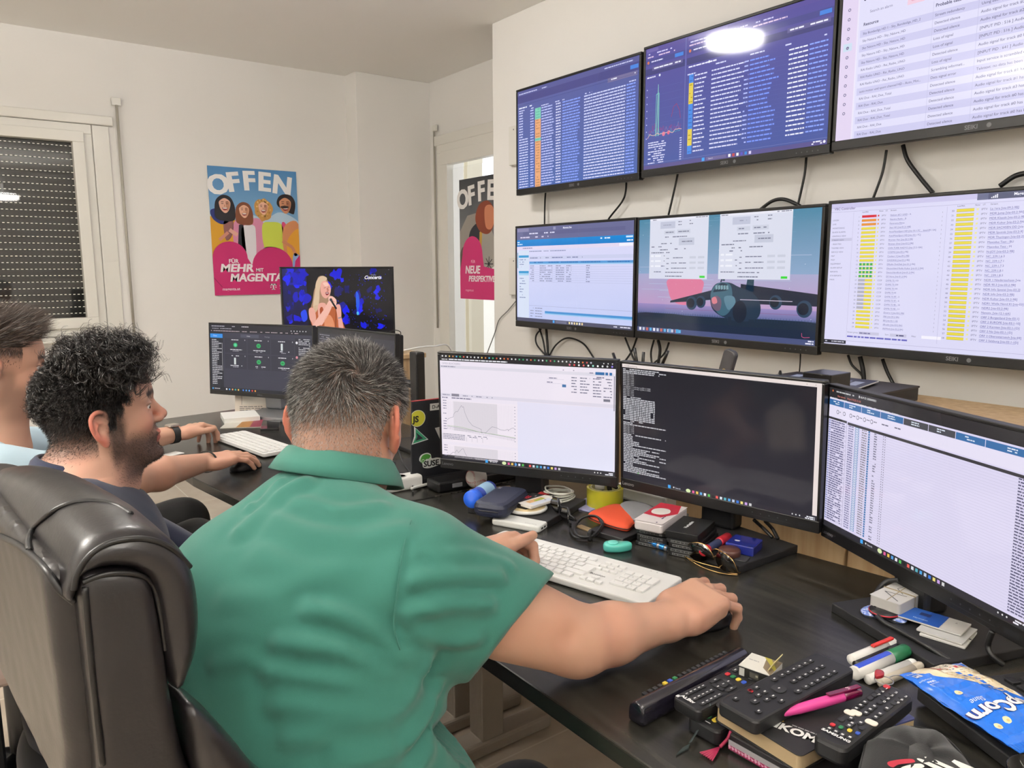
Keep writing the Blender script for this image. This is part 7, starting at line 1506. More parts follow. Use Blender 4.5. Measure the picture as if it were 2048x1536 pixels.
# ---- pens
WP=mat('pen_white',(226,224,218),.35)
def marker(label,A,B,z,r,body,cap,capf,dr_=None,group='pens and markers beside the right monitor base'):
    a=at(*A,z); b=at(*B,z); L_=(b-a).length; t=thing('marker',label,'pen',fr(a,b-a),group); k=L_*(1-capf)
    m=MB(); m.lathe([(0,0),(r*.9,0),(r,.001),(r,k),(r*.9,k)],n=28,M=Ry); m.build('barrel',body,t); m=MB(); m.lathe([(r*.9,k),(r*1.04,k+.001),(r*1.0,L_-.004),(r*.8,L_),(0,L_)],n=28,M=Ry); m.build('cap',cap,t)
    if dr_:
        n=14; m=MB(); fs=[]; vs=[]
        for i in range(n+1): q=-.5+1.0*i/n; vs+=[(k*.04,math.sin(q)*(r+.0002),math.cos(q)*(r+.0002)),(k*.97,math.sin(q)*(r+.0002),math.cos(q)*(r+.0002))]
        for i in range(n): fs.append([i*2,i*2+1,i*2+3,i*2+2])
        m.add(vs,fs,smooth=True); m.build('stripe',dr_,t)
    return t
RP=mat('red_clip',(196,44,36),.4); 
t=marker('white marker with a red clip, farthest of the pens from the camera',(1702,1320),(1788,1284),.752,.0082,WP,WP,.2)
m=MB(); m.box((.075,-.002,.0102),(.052,.007,.004),bev=.0015); m.build('clip',RP,t)
marker('plain black marker between the white marker and the green capped one',(1712,1330),(1798,1291),.748,.007,BLK,BLK,.3)
GRN=mat('green_cap',(28,98,62),.4); t=marker('thick whiteboard marker with a green cap and blue stripe',(1708,1347),(1813,1300),.754,.0105,WP,GRN,.34,mat('blue_stripe',(40,70,180),.4))
marker('white pen with a small metal band near its end',(1735,1360),(1828,1325),.748,.0072,WP,WP,.12)
marker('beige cardboard pen with a pointed tip, nearest of the thin pens',(1760,1366),(1842,1330),.747,.0066,mat('beige_pen',(186,176,158),.6),mat('beige_pen'),.2)
p=at(1768,1362,.775); t=thing('key_ring','steel key ring with a red tag behind the remote with white buttons','key ring',Matrix.Translation((p.x,p.y,.776))); m=MB(); m.tube([(.012*math.cos(a),.012*math.sin(a),0) for a in [i*2*PI/28 for i in range(28)]],.0009,n=6,closed=True); m.tube(spl([(.012,0,0),(.022,-.004,.002),(.034,-.014,0),(.042,-.022,0)],5),.0008,n=6); m.build('ring',mat('brushed_steel'),t)
m=MB(); m.prism([(v.x,v.y) for v in spl([(0,.014,0),(.012,.018,0),(.016,.010,0),(.006,.004,0),(-.006,.008,0)],4,True)],0,.005,.001,smooth=True); m.build('tag',mat('red_tag',(150,36,44),.3),t)
# ---- popcorn bag
pl=[(1822,1352),(1868,1340),(1916,1327),(1975,1362),(2048,1405),(2100,1438),(2090,1478),(2050,1486),(2008,1492),(1985,1475),(1930,1440),(1870,1395)]
A=at(1985,1480,.775); Bq=at(2100,1440,.775)
wB,hB=.110,.172; nr0=at(2018,1494,.78); xd=Vector((math.cos(math.radians(-20)),math.sin(math.radians(-20)),0)); Mb=fr(nr0,xd)
bag=thing('popcorn_bag','blue and cream bag of microwave popcorn, folded and sealed, beside the black keyboard','snack bag',Mb)
def bag_art(c):
    c.rect(0,0,300,420,(30,104,206),0)
    c.blob([(60,-10),(310,-10),(310,250),(250,240),(210,190),(150,160),(110,110),(70,60)],(222,208,176),1)
    r=random.Random(8)
    for k in range(170):
        x=r.uniform(120,300); y=r.uniform(60,230)
        if x-110>(y-110)*.8: c.disc(x,y,r.uniform(3,6),r.choice([(206,184,140),(236,226,200),(196,170,124)]),2,n=7)
    c.poly([(110,-5),(235,-5),(235,62),(118,62)],(232,222,202),3); c.line([(110,0),(118,66)],6,(178,40,46),4)
    for k in range(5): c.rect(126+k*24,48,13,14,(178,40,46),4)
    for k in range(22): c.arc(r.uniform(125,225),r.uniform(6,40),r.uniform(3,6),0,5,1,(70,60,50),5,n=6)
    c.rect(118,68,182,16,(230,222,200),4); c.text(292,74,9,'hot --- hot --- hot',(80,60,50),5,rot=PI)
    c.rect(16,38,30,22,(226,226,224),3); c.rect(19,41,19,16,(60,104,170),4); c.text(72,16,10,'MICROWAVE',(220,230,240),3,w=60,rot=PI)
    c.text(62,92,12,'lahka',(230,238,246),3,shear=.2,bold=.02,rot=PI); c.text(62,78,8,'in hrustljava',(220,230,240),3,rot=PI); c.text(62,108,8,'pokovka',(220,230,240),3,rot=PI)
    c.text(110,236,20,'Slane',(216,230,246),5,shear=.2,rot=PI)
    for (dx,col,b_,l) in ((0,(42,34,96),.16,6),(0,(240,240,240),.05,7)): c.text(150,266,58,'PopCorn',col,l,bold=b_,al='c',w=286,rot=PI)
    for (x,y) in ((60,190),(40,352),(84,346),(210,340)): c.blob([(x-12,y),(x-6,y-12),(x+6,y-11),(x+13,y-2),(x+8,y+10),(x-6,y+11)],(230,212,170),4); c.disc(x+2,y+2,5,(206,176,120),5,n=9)
    c.disc(252,352,18,(190,36,48),5); c.text(252,346,12,'18%',(240,236,230),6,al='c',rot=PI)
def puff(u,v): return .016*(max(0,math.sin(PI*min(max(u,0),1)))**.5)*(max(0,math.sin(PI*min(max((v-.0)/1.0,0),1)))**.4)+.0012*math.sin(u*17+v*9)+.0009*math.sin(v*31)
nx,ny=22,30; vs=[];fs=[]
for sgn in (1,-1):
    o_=len(vs)
    for j in range(ny+1):
        for i in range(nx+1): u=i/nx; v=j/ny; vs.append((u*wB,v*hB,sgn*puff(u,v)*(1 if sgn>0 else .8)))
    for j in range(ny):
        for i in range(nx): q=[o_+j*(nx+1)+i,o_+j*(nx+1)+i+1,o_+(j+1)*(nx+1)+i+1,o_+(j+1)*(nx+1)+i]; fs.append(q if sgn>0 else q[::-1])
FILM=mat('blue_film',(30,104,206),.28,coat=.4); m=MB(); m.add(vs,fs,smooth=True); m.build('bag_body',FILM,bag)
c=Cv(wB,hB,300,420); bag_art(c); c2=MB(); c2.f=c.f; c2.c=c.c; c2.sm=[True]*len(c.f); c2.m=c.m
# drape the print over the puffed front (cut long edges first so it follows the surface)
def drape(c,W_,H_,fn,step=.010):
    nv=[];nf=[];nc=[]
    for f,cc in zip(c.f,c.c):
        P_=[Vector(c.v[i]) for i in f]; bm_=bmesh.new(); vv=[bm_.verts.new(p) for p in P_]
        try: bm_.faces.new(vv)
        except Exception: bm_.free(); continue
        mxx=max((P_[i]-P_[i-1]).length for i in range(len(P_)))
        if mxx>step:
            lo_=[min(p[k] for p in P_) for k in (0,1)]; hi_=[max(p[k] for p in P_) for k in (0,1)]
            for k in (0,1):
                q=math.floor(lo_[k]/step)*step+step
                while q<hi_[k]:
                    no=[0,0,0]; no[k]=1; co=[0,0,0]; co[k]=q; bmesh.ops.bisect_plane(bm_,geom=bm_.verts[:]+bm_.edges[:]+bm_.faces[:],plane_co=co,plane_no=no,dist=1e-7); q+=step
        bm_.verts.index_update(); b=len(nv)
        for v in bm_.verts: z=v.co.z; nv.append((v.co.x,v.co.y,fn(v.co.x/W_,v.co.y/H_)+z*1.0+.0004))
        for g in bm_.faces: nf.append([b+w_.index for w_ in g.verts]); nc.append(cc if not isinstance(cc,list) else cc[0])
        bm_.free()
    o=MB(); o.v=nv; o.f=nf; o.c=nc; o.sm=[False]*len(nf); o.m=[0]*len(nf); return o
drape(c,wB,hB,puff).build('bag_print',PGLOSS,bag)
m=MB()
for j in range(26):
    for yy in (-.012,): m.box((wB*(j+.5)/26,-.006,.001),(wB/26-.0006,.016,.0016),bev=.0004)
m.build('sealed_edge',FILM,bag)
# ---- flat black laptop and black keyboard at the right edge
slab('closed_laptop','flat black closed laptop lying under the popcorn bag','laptop',(2046,1535),(2220,1490),(2010,1350),.764,.018,BLKM,.006,.002)
lap=[o for o in bpy.data.objects if o.name.startswith('closed_laptop')][0]
M,w,d=Qf((1832,1374),(2040,1530),(2150,1490),.764); lap.matrix_world=M
for ch_ in kids(lap): bpy.data.objects.remove(ch_)
m=MB(); m.rrect(w,.24,.018,.006,z=-.018,bev=.002,c=(w/2,.12)); m.build('lid',BLKM,lap)
KB=mat('key_black',(22,22,24),.4); M,w,d=Qf((1990,1368),(2160,1480),(2200,1460),.780); bk=thing('keyboard','black keyboard cut by the right edge, behind the popcorn bag','keyboard',M)
M=fr(at(1975,1352,.775),at(2075,1415,.775)-at(1975,1352,.775)); bk.matrix_world=M
m=MB(); m.rrect(.30,.14,.014,.005,z=-.014,bev=.002,c=(.15,.07)); m.build('body',BLKM,bk)
for j in range(5):
    for i in range(12): key(bk,.022+i*.0205+(j%2)*.004,.020+j*.0215,1.0,1.0,KB,1.0,z0=.0)
c=Cv(.30,.14,300,140)
for j,ro in enumerate(('1234567890','QWERTZUIOP','ASDFGHJKL','YXCVBNM,.-')):
    for i,q in enumerate(ro): c.text(20+i*20.5+(j%2)*4,40+j*21.5,5,q,(200,200,200),1)
c.build('key_lettering',PRINT,bk,M=Matrix.Translation((0,0,.0044)))
# ---- notebooks
slab('notebook','black notebook with magenta patterned edges, under the gold lettered one','notebook',(1458,1468),(1660,1580),(1790,1480),.764,.022,mat('notebook_black2',(22,20,22),.5),.004,.001)
nb0=[o for o in bpy.data.objects if o.name.startswith('notebook')][0]; _,w,d=Qf((1458,1468),(1660,1580),(1790,1480),.764)
c=Cv(w,.018,400,30); c.rect(0,8,400,18,(150,148,150),0); r=random.Random(3); c.rect(0,20,400,10,(140,30,74),1)
for k in range(30): c.blob([(k*14,22),(k*14+6,18+r.random()*6),(k*14+12,24),(k*14+5,28)],(200,150,170),2)
c.build('page_edge',PRINT,nb0,M=Matrix.Translation((0,-.0003,-.020))@Matrix.Rotation(PI/2,4,'X'))
M,w,d=Qf((1427,1408),(1601,1514),(1835,1420),.786); nb=thing('notebook','black notebook with white AIKOM lettering, remote controls lying on it','notebook',M)
nd=.205
m=MB(); m.rrect(w,nd,.0015,.008,z=-.0015,bev=.0005,c=(w/2,nd/2)); m.rrect(w,nd,.0015,.008,z=-.022,bev=.0005,c=(w/2,nd/2)); m.build('cover',mat('notebook_black',(26,26,27),.5,bump=(400,.1,.0005)),nb)
m=MB(); m.rrect(w-.005,nd-.004,.019,.006,z=-.0205,c=(w/2,nd/2)); m.build('pages',mat('page_cream',(168,146,112),.8,bump=(3,.1,.001)),nb)
c=Cv(.075,.03,150,60); c.text(4,46,28,'AIKOM',(222,222,218),1,bold=.04,w=128); c.poly([(2,52),(22,14),(26,18),(12,46)],(222,222,218),1); c.disc(10,12,4,(196,160,80),2); c.greek(64,8,70,4,(150,150,150),1); c.disc(40,10,3,(196,160,80),2)
a=at(1545,1450,.7865); b=at(1603,1490,.7865); o=c.build('lettering',PRINT,nb); o.matrix_parent_inverse=nb.matrix_world.inverted(); o.matrix_world=fr(at(1518,1448,.7865),at(1605,1483,.7865)-at(1518,1448,.7865))
m=MB(); pts_=spl([at(1422,1408,.780),at(1412,1420,.772),at(1400,1452,.752),at(1380,1485,.746)],6)
for i in range(len(pts_)-1):
    pass
m.tube(pts_,.0032,n=6,flat=.25); m.build('bookmark_ribbon',mat('green_black_ribbon',(30,40,40),.7),nb).matrix_parent_inverse=nb.matrix_world.inverted()
rb=kids(nb)[-1]; [setattr(o_,'matrix_parent_inverse',nb.matrix_world.inverted()) for o_ in kids(nb) if o_.name.startswith('bookmark')]
m=MB(); q0,q1,q2,q3=at(1380,1485,.744),at(1366,1492,.744),at(1352,1507,.744),at(1376,1494,.744); m.prism([(q.x,q.y) for q in (q0,q1,q2,q3)],.7405,.7425); o=m.build('ribbon_end',mat('green_black_ribbon'),nb); o.matrix_parent_inverse=nb.matrix_world.inverted()
ts=thing('tassel','magenta tassel hanging out of the lower notebook onto the desk','tassel'); MG=mat('magenta_thread',(140,22,62),.6)
m=MB(); m.tube(spl([at(1462,1462,.762),at(1455,1478,.752),at(1440,1494,.745)],5),.0022,n=6); m.build('cord',MG,ts); m=MB(); a=at(1440,1494,.745); b=at(1412,1514,.743); d_=(b-a); sd=d_.cross(Vector((0,0,1))).normalized()
for k in range(12): m.tube([a,a+d_*.5+sd*(k-5.5)*.0009,b+sd*(k-5.5)*.0017+Vector((0,0,.001*(k%2)))],.0009,n=5)
m.build('fringe',MG,ts)
slab('notebook','small blue notebook with cream pages peeking out right of the remotes','notebook',(1770,1455),(1832,1436),(1838,1404),.772,.003,mat('blue_cloth_cover',(62,66,110),.7,bump=(500,.4,.0006)),.004,.0008)
slab('page_block','cream page block of a small book under the blue cover','book',(1770,1458),(1830,1440),(1836,1408),.7685,.025,mat('page_cream'),.003,.001)
# ---- remote controls
RB=mat('remote_black',(24,24,26),.42); RBT=mat('remote_button',(34,34,37),.5)
BM={}
def btn(t,x,y,w,h,mt=RBT,z=0.,th=.0016):
    k=(round(w,4),round(h,4),mt.name)
    if k not in BM: b=MB(); b.rrect(w,h,th,min(w,h)*.35,z=0,bev=.0004,n=4); o=b.build('button',mt); BM[k]=o.data; o.parent=t
    else: o=bpy.data.objects.new('button',BM[k]); COL.objects.link(o); o.parent=t
    o.location=(x,y,z); return o
def remote(label,A,B,C,z,th,buttons,draw,r=.008,bev=.003,bodymt=RB,name='remote_control'):
    M,w,d=Qf(A,B,C,z); t=thing(name,label,'remote control',M); m=MB(); m.rrect(w,d,th,min(r,d*.45),z=-th,bev=bev,n=8,c=(w/2,d/2)); m.build('housing',bodymt,t)
    for (u,v,bw,bh,mt) in buttons: btn(t,u*w,v*d,bw,bh,mt)
    if draw: c=Cv(w,d,w*2000,d*2000); draw(c,w*2000,d*2000); c.build('marking',PRINT,t,M=Matrix.Translation((0,0,.0018)))
    return t,w,d
W_=(206,206,206); REDB=mat('btn_red',(176,40,48),.45); GRNB=mat('btn_green',(32,104,62),.45); YELB=mat('btn_yellow',(206,180,60),.45); BLUB=mat('btn_blue',(44,74,160),.45); WHB=mat('btn_white',(226,216,204),.45)
# x runs from the near end to the far end
bs=[(.10,.22,.008,.008,RBT),(.10,.80,.008,.008,RBT),(.17,.5,.012,.010,RBT)]+[(.24+.06*i,.18+.21*j,.009,.0065,RBT) for i in range(2) for j in range(4)]+[(.40,.5,.018,.018,RBT),(.47,.2,.010,.008,RBT),(.47,.8,.010,.008,RBT)]+[(.55+.06*i,.2+.3*j,.010,.0075,RBT) for i in range(6) for j in range(3)]
bs[3]=(.24,.81,.007,.007,REDB)
def dbig(c,W,H):
    for (u,v,*_) in bs: c.rect(u*W-3,H-v*H-2,7,4,W_,1)
    for i in range(6):
        for j,q in enumerate(('369#','258','147')[:3]): pass
remote('broad matte black remote lying on top of the AIKOM notebook',(1513,1446),-1,(.215,.060),.806,.019,bs,dbig)
bs2=[(.10+.045*i,.2+.3*j,.009,.007,RBT) for i in range(5) for j in range(3)]+[(.42,.5,.013,.013,RBT),(.36,.5,.006,.02,RBT),(.48,.5,.006,.02,RBT),(.42,.2,.02,.006,RBT),(.42,.8,.02,.006,RBT)]+[(.57,.80,.008,.006,REDB),(.57,.60,.008,.006,GRNB),(.57,.40,.008,.006,YELB),(.57,.20,.008,.006,BLUB)]+[(.66+.05*i,.2+.3*j,.009,.007,RBT) for i in range(5) for j in range(3)]
def dalb(c,W,H):
    for (u,v,*_) in bs2[:20]+bs2[24:]: c.rect(u*W-3,H-v*H-2,8,3.5,W_,1)
    c.text(14,16,11,'ALBtv',(226,226,226),1,bold=.04,rot=PI/2,w=46); c.rect(4,8,11,9,(226,226,226),1)
remote('black remote with ALBtv lettering, between the edge-on remote and the notebook',(1398,1424),0,(.185,.046),.779,.018,bs2,dalb)
bs3=[(.12,.82,.010,.007,REDB),(.13,.6,.010,.007,GRNB),(.14,.38,.012,.007,YELB),(.15,.15,.010,.007,BLUB)]
remote('black remote with coloured buttons under the corner of the AIKOM notebook',(1436,1466),2,(.15,.05),.762,.021,bs3,lambda c,W,H:c.rect(12,H*.5,3,16,W_,1))
# Samsung-style remote with white keys
bs4=[(.20+.036*0,.84,.006,.006,REDB),(.215,.62,.006,.005,GRNB),(.225,.38,.006,.005,YELB),(.235,.16,.006,.005,BLUB)]
for (u,v) in ((.14,.8),(.14,.6),(.14,.4),(.15,.2),(.30,.8),(.31,.5),(.31,.2),(.36,.35),(.36,.65),(.27,.5),(.50,.8),(.50,.5),(.50,.2),(.56,.8),(.56,.5),(.56,.2),(.62,.8),(.62,.5),(.66,.2),(.70,.8),(.70,.5),(.70,.2),(.76,.8),(.76,.5),(.76,.2),(.82,.8),(.82,.5),(.82,.2),(.88,.8),(.88,.5),(.88,.2)): bs4.append((u,v,.0085,.0065,RBT))
bs4+=[(.42,.82,.010,.013,WHB),(.45,.70,.010,.013,WHB),(.42,.16,.010,.014,WHB),(.94,.78,.008,.008,REDB)]
def dsam(c,W,H):
    for k,(u,v,q) in enumerate(((.88,.8,'1'),(.88,.5,'2'),(.88,.2,'3'),(.82,.8,'4'),(.82,.5,'5'),(.82,.2,'6'),(.76,.8,'7'),(.76,.5,'8'),(.76,.2,'9'),(.70,.5,'0'))): c.text(u*W+4,H-v*H+4,9,q,W_,1,bold=.03,rot=PI/2)
    for (u,v) in ((.62,.8),(.56,.8),(.50,.8),(.50,.5),(.56,.5),(.62,.5),(.66,.2),(.56,.2),(.50,.2),(.31,.5),(.36,.35),(.36,.65),(.27,.5),(.14,.8),(.14,.6),(.14,.4),(.15,.2)): c.rect(u*W-3,H-v*H-3,6,6,W_,1)
    c.text(.085*W,6,9,'SAMSUNG',(226,226,226),1,bold=.04,rot=PI/2,w=H-12)
remote('black remote with white keys and SAMSUNG lettering at the bottom edge',(1690,1502),3,(.180,.040),.812,.024,bs4,dsam,r=.010,bev=.005)
# remote lying on its edge
a=at(1272,1425,.758); b=at(1486,1312,.758); Ln=(b-a).length; t=thing('remote_control','glossy dark remote lying on its side, nearest to the desk edge','remote control',fr((a.x,a.y,DT),b-a)); 
m=MB(); pr=[(v.x,v.y) for v in spl([(-.012,.001,0),(-.015,.010,0),(-.013,.024,0),(-.006,.031,0),(.004,.032,0),(.011,.027,0),(.014,.015,0),(.011,.002,0)],4,True)]
Mx=Matrix(((0,0,1,0),(-1,0,0,0),(0,1,0,0),(0,0,0,1))); m.prism(pr,0,Ln,.004,M=Mx,smooth=True); m.build('housing',mat('remote_gloss',(22,20,30),.22,coat=.5),t)
BM2=None
for k in range(18):
    mt=[YELB,BLUB,GRNB][k-4] if 4<=k<=6 else RBT; bb_2=MB(); bb_2.box((.03+k*(Ln-.05)/18,.0115,.0285),(.0065,.006,.0035),bev=.0006); bb_2.build('button',mt,t)
# printed carton with a torn flap
def carton(c): c.rect(0,0,80,50,(206,204,196),0); c.poly([(40,0),(80,0),(80,50),(52,34)],(120,106,84),1); c.poly([(34,0),(52,0),(80,26),(80,34)],(160,150,60),2); c.greek(8,20,30,2.5,(150,150,150),1)
t,w,d=slab('medicine_carton','small white and brown carton with a torn flap by the remotes','carton',(1477,1330),(1540,1352),(1576,1330),.794,.016,mat('carton_white',(200,198,192),.5),.001,.0005,draw=carton,dw=(80,50))
c=Cv(w,.015,120,26); c.rect(0,0,120,26,(24,24,24),0); c.rect(4,3,20,20,(190,190,188),1); c.rect(44,6,34,14,(70,68,60),1); c.greek(46,10,30,5,(150,146,130),2); c.build('side_print',PRINT,t,M=Matrix.Translation((0,-.0003,-.0155))@Matrix.Rotation(PI/2,4,'X'))
m=MB(); m.box((w*.9,d*.6,.006),(.001,d*.7,.020),rot=(0,.5,0)); m.build('flap',mat('flap_yellow',(206,196,140),.6),t)
# magenta pen
a=at(1539,1434,.795); b=at(1722,1383,.800); L_=(b-a).length; t=thing('pen','magenta ballpoint pen with a dark translucent clip on the notebook','pen',fr(a,b-a)); PK=mat('pink_pen',(204,66,140),.4)
m=MB(); m.lathe([(0,0),(.0012,.001),(.0016,.006)],n=16,M=Ry); m.build('tip',mat('brushed_steel'),t)
m=MB(); m.lathe([(.0016,.005),(.0042,.020),(.0062,.045),(.0068,L_*.55),(.0066,L_*.78),(.006,L_*.8)],n=28,M=Ry); m.build('barrel',PK,t)
m=MB(); m.lathe([(.006,L_*.79),(.0066,L_*.8),(.006,L_-.003),(.003,L_)],n=24,M=Ry); m.box((L_*.80,0,.0085),(L_*.36,.008,.0022),bev=.001); m.build('clip',mat('plum_plastic',(112,14,62),.2,coat=.5,trans=.2),t)
c=Cv(.010,.008,50,40); tlogo(c,8,6,26,(226,190,206),1); c.build('logo',PRINT,t,M=Matrix.Translation((L_*.82,-.004,.0098)))
# black cap with white lettering
cp=thing('baseball_hat','black cloth cap with white and red embroidered lettering at the bottom edge','hat')
cpx=[(1722,1500),(1735,1475),(1775,1452),(1830,1448),(1880,1462),(1915,1490),(1945,1530),(1985,1580),(1960,1680),(1800,1700),(1700,1640)]
pts=[at(x,y,.80) for x,y in cpx]; cen=sum(pts,Vector())/len(pts); lo=min(p.x for p in pts),min(p.y for p in pts); 
P_=spl([tuple(p) for p in pts],5,True); n=len(P_); vs=[];fs=[]
rg=[(1.0,DT),(1.02,.765),(1.0,.785),(.93,.800),(.75,.810),(.5,.816),(.2,.818)]
for s_,zz in rg: vs+=[(cen.x+(p.x-cen.x)*s_,cen.y+(p.y-cen.y)*s_,zz+.002*math.sin(i*.7)*(zz>.75)) for i,p in enumerate(P_)]
for j in range(len(rg)-1):
    for i in range(n): fs.append([j*n+i,j*n+(i+1)%n,(j+1)*n+(i+1)%n,(j+1)*n+i])
fs.append([(len(rg)-1)*n+i for i in range(n)]); m=MB(); m.add(vs,fs,smooth=True); CAPM=cloth('cap_black',(17,17,18),.9,700,.5); m.build('crown',CAPM,cp)
m=MB(); m.tube([Vector((cen.x+(p.x-cen.x)*.95,cen.y+(p.y-cen.y)*.95,.7985)) for p in P_],.0014,n=6,closed=True); m.build('seam',CAPM,cp)
c=Cv(.102,.051,200,100)
EW=(222,220,214); c.blob([(6,22),(12,12),(40,6),(66,6),(70,12),(64,18),(30,22),(12,30)],(168,40,54),1); c.blob([(22,48),(26,34),(46,26),(74,22),(80,30),(72,36),(50,40),(44,60),(30,60)],EW,1)
c.blob([(78,10),(88,8),(118,44),(112,50),(98,42)],EW,1); c.blob([(98,6),(110,6),(142,44),(160,52),(150,60),(132,52)],EW,1); c.poly([(146,20),(156,14),(196,62),(184,64),(172,48),(162,46),(166,60),(156,60)],EW,1)
o=c.build('embroidery',PRINT,cp); xd=Vector((.80,-.52,0)).normalized(); yd=Vector((0,0,1)).cross(xd); o.matrix_world=fr(at(1775,1520,.8195)-xd*.007-yd*.048,xd)
# tumbler at the corner
p=at(2085,1590,.80); t=thing('tumbler','clear glass tumbler of brown granules at the bottom right corner','glass',Matrix.Translation((p.x,p.y,.764))); m=MB(); m.lathe([(.026,0),(.030,.002),(.034,.060),(.0325,.060),(.028,.004),(.0,.004)],n=36,cap=False); m.build('glass',GLASSY,t)
m=MB(); m.lathe([(0,.005),(.0275,.005),(.031,.045),(.02,.052),(0,.055)],n=36,cap=False); m.build('granules',mat('granules',(150,110,74),.8,bump=(220,1.,.004),noise=(260,(196,160,120),.4,.6)),t)
# ---- far end of the desks
ps3=power_strip('white power strip on the desk right of the green shoulder',at(742,990,DT),at(822,974,DT)-at(742,990,DT),2,.15)
m=MB(); q=at(768,972,DT+.045); m.box((q.x,q.y,DT+.075),(.055,.045,.075),bev=.006); o=m.build('power_adapter',BLK); tag(o,'black power adapter plugged into the white strip beside the green collar','adapter')
wire('power_cable','white cord leaving the strip beside the laptop dock',[at(823,977,DT+.012),at(840,972,DT+.008),at(860,968,DT+.006),at(880,972,DT+.005)],.0042,WC)
wire('laptop_cable','thin black cord hanging beside the laptop lid',[at(797,900,.80),at(806,925,.775),at(822,950,.76),at(826,985,.745)],.0022)
# desk calendar, papers and phone holder at the neighbour's place
p=at(470,824,DT); t=thing('desk_calendar','white desk calendar standing behind the grey tiled monitor','calendar',fr((p.x,p.y,DT),(.80,-.52,0)))
m=MB(); m.box((.12,.010,.043),(.24,.003,.086),rot=(-.22,0,0)); m.build('sheet',mat('calendar_paper',(232,220,206),.7),t)
c=Cv(.24,.086,240,150); c.rect(30,10,190,84,(236,228,216),1); c.rect(28,8,194,2,(150,140,130),2); c.rect(28,8,2,88,(150,140,130),2)
for j in range(3): c.greek(20,108+j*13,190,5,(60,56,54),2)
c.rect(224,0,10,150,(220,176,120),1); c.build('print',PRINT,t,M=Matrix.Translation((0,.0,.0))@Matrix.Translation((0,-.002,.0))@Matrix.Rotation(PI/2-.22,4,'X'))
slab('paper_stack','stack of white papers under the desk calendar','papers',(448,838),(520,832),(528,818),DT+.022,.022,WHT,.002,.001)
def glossy(c):
    c.rect(0,0,100,50,(190,186,176),0); c.poly([(34,0),(100,0),(100,24),(24,20)],(170,34,84),1); c.rect(30,26,60,24,(150,104,50),1); c.poly([(50,20),(80,18),(76,50),(56,50)],(120,40,60),2)
slab('leaflet','glossy leaflet with a magenta band under the grey tiled monitor','leaflet',(440,856),(545,853),(540,829),DT+.004,.003,mat('leaflet_paper',(190,186,176),.3),.001,.0003,draw=glossy,dw=(100,50))
slab('smartphone','dark smartphone lying under the grey tiled monitor','phone',(520,858),(558,856),(572,838),DT+.009,.009,mat('phone_glass',(14,14,18),.08,coat=.8),.006,.001)
slab('paper_pad','white paper lying beside the dark mouse near the curly-haired head','paper',(312,912),(330,915),(336,900),DT+.004,.003,WHT,.001,.0003)
# ---- on top of the oak cabinet behind the monitors
CT=.94
def antenna(px0,px1,x,label):
    a=atx(*px0,x); b=atx(*px1,x); m=MB(); m.tube([a,b],[.0075,.0065],n=10,flat=.6); m.build('antenna',BLK,rt_)
rt_=thing('router','black wireless router with four upright antennas behind the joined monitors','router')
m=MB(); a=atx(1255,735,1.95); b=atx(1325,745,1.95); m.box((1.95,(a.y+b.y)/2,CT+.02),(.14,abs(a.y-b.y)+.06,.035),bev=.006); m.build('body',BLK,rt_)
for k,(q0,q1) in enumerate((((1236,735),(1226,706),),((1275,735),(1269,696)),((1285,738),(1287,704)),((1322,735),(1336,702)))): antenna(q0,q1,1.95,'')
a=atx(1440,740,1.95); b=atx(1464,700,1.95); t=thing('remote_control','grey black remote standing upright behind the middle monitor','remote control',fr((a.x,a.y,CT+.002),Vector((0,0,1)),(-1,0,0))); 
a2=Vector((1.95,a.y-.0,CT+.01)); dvec=(b-a2); t.matrix_world=fr(a2,dvec,(-1,0,0)); m=MB(); m.rrect(dvec.length,.045,.02,.014,z=-.01,bev=.004,n=6,c=(dvec.length/2,0)); m.build('housing',mat('remote_grey',(62,62,66),.4),t); m=MB(); m.rrect(.012,.012,.003,.005,z=.0095,c=(dvec.length*.55,0)); m.build('button',mat('btn_gold',(200,170,90),.4),t)
p=atx(1560,752,1.90); t=thing('propeller_guard','black spiky propeller toy guard behind the middle monitor','toy',Matrix.Translation((1.90,p.y,CT))); m=MB()
for k in range(14):
    a=2*PI*k/14; m.tube(spl([(.012*math.cos(a),.012*math.sin(a),.085),(.05*math.cos(a),.05*math.sin(a),.080),(.085*math.cos(a),.085*math.sin(a),.045),(.09*math.cos(a),.09*math.sin(a),.0)],4),.003,n=6)
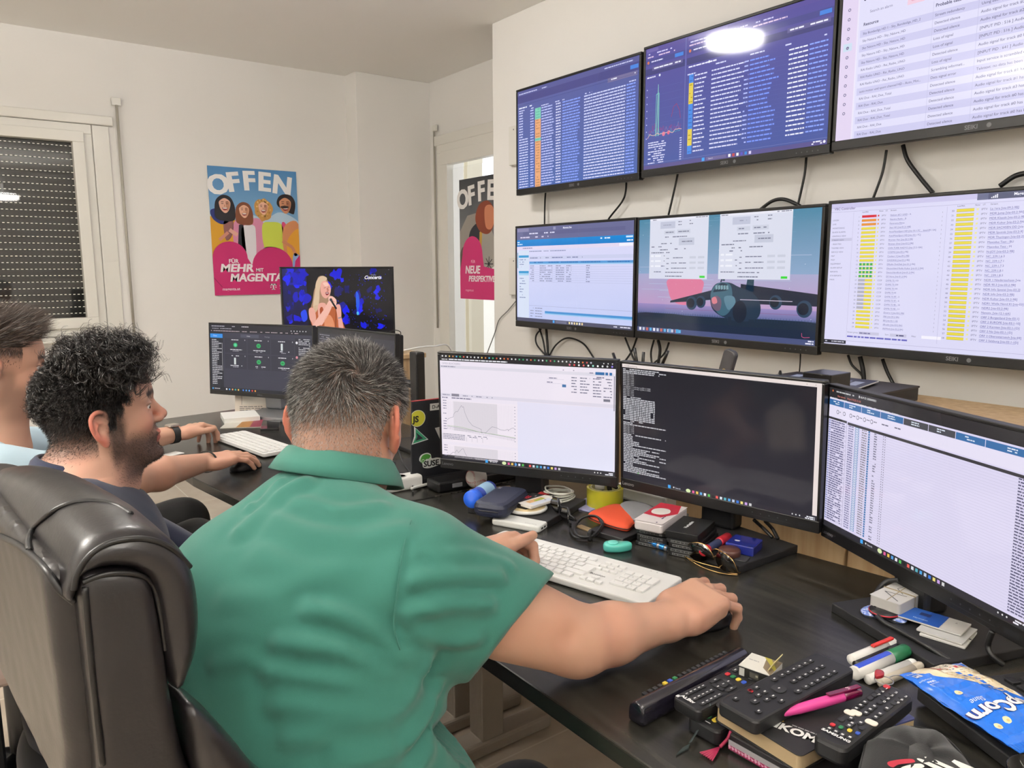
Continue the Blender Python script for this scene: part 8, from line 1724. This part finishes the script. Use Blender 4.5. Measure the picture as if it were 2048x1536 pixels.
m.tube([(.087*math.cos(a),.087*math.sin(a),.04) for a in [i*2*PI/32 for i in range(32)]],.004,n=6,closed=True); m.tube([(.052*math.cos(a),.052*math.sin(a),.078) for a in [i*2*PI/32 for i in range(32)]],.003,n=6,closed=True); m.build('cage',BLK,t); m=MB(); m.tube([(0,0,0),(0,0,.085),(0,0,.118)],[.012,.012,.003],n=8); m.build('spike',BLK,t)
xb=1.99; a=atx(1700,765,xb); b=atx(1838,773,xb+.40); t=thing('storage_box','large matte black box on the cabinet behind the right monitor','box'); zb=b.z
yr=b.y; yl=yr+.42; m=MB(); m.box((xb+.20,(yl+yr)/2,(CT+zb)/2),(.40,yl-yr,zb-CT),bev=.003); m.build('body',mat('box_matte',(30,29,30),.6),t); m=MB(); m.box((xb+.20,(yl+yr)/2,zb-.001),(.404,yl-yr+.004,.006),bev=.001); m.build('lid',mat('box_lid',(46,42,42),.5),t)
for k,(A,B,C,cl) in enumerate((((1640,772),(1745,778),(1760,763),((70,34,34),(150,70,60))),((1690,784),(1790,778),(1760,768),((40,44,72),(160,170,196))))):
    M,w,d=Qf(A,B,C,zb+.008+k*.005); d=.16; M=Matrix(M); M=fr(Vector((xb+.06+.03*k,yl-.08-.03*k,zb+.0065+k*.005)),(.15*k+.05,-1,0)); t=thing('magazine','magazine with a '+('dark red' if k==0 else 'striped blue')+' cover on the large black box','magazine',M,'magazines on the black box'); m=MB(); m.box((.13,.10,-.001),(.26,.20,.004)); m.build('pages',WHT,t)
    c=Cv(.26,.20,260,200); c.rect(0,0,260,200,cl[0],0)
    for q in range(6): c.rect(10+q*40,20+q*8,30,150-q*12,cl[1],1)
    c.build('cover',PRINT,t,M=Matrix.Translation((0,0,.0012)))
a=atx(1605,757,1.93); b=atx(1662,757,1.93); zt=atx(1608,744,1.93).z; t=thing('game_box','small black box with white brush lettering behind the middle monitor','box'); 
zbot=CT+.0; yA=a.y; yB=b.y; m=MB(); m.box((1.93+.05,(yA+yB)/2,(zt+CT)/2),(.10,yA-yB,zt-CT),bev=.002); m.build('carton',mat('box_black'),t)
c=Cv(yA-yB,.06,100,70); c.text(50,54,38,'ZUXX',(206,206,206),1,bold=.05,shear=.3,al='c',w=76); o=c.build('lettering',PRINT,t); o.matrix_world=Matrix(((0,0,-1,1.9296),(-1,0,0,yA),(0,1,0,zt-.062),(0,0,0,1)))
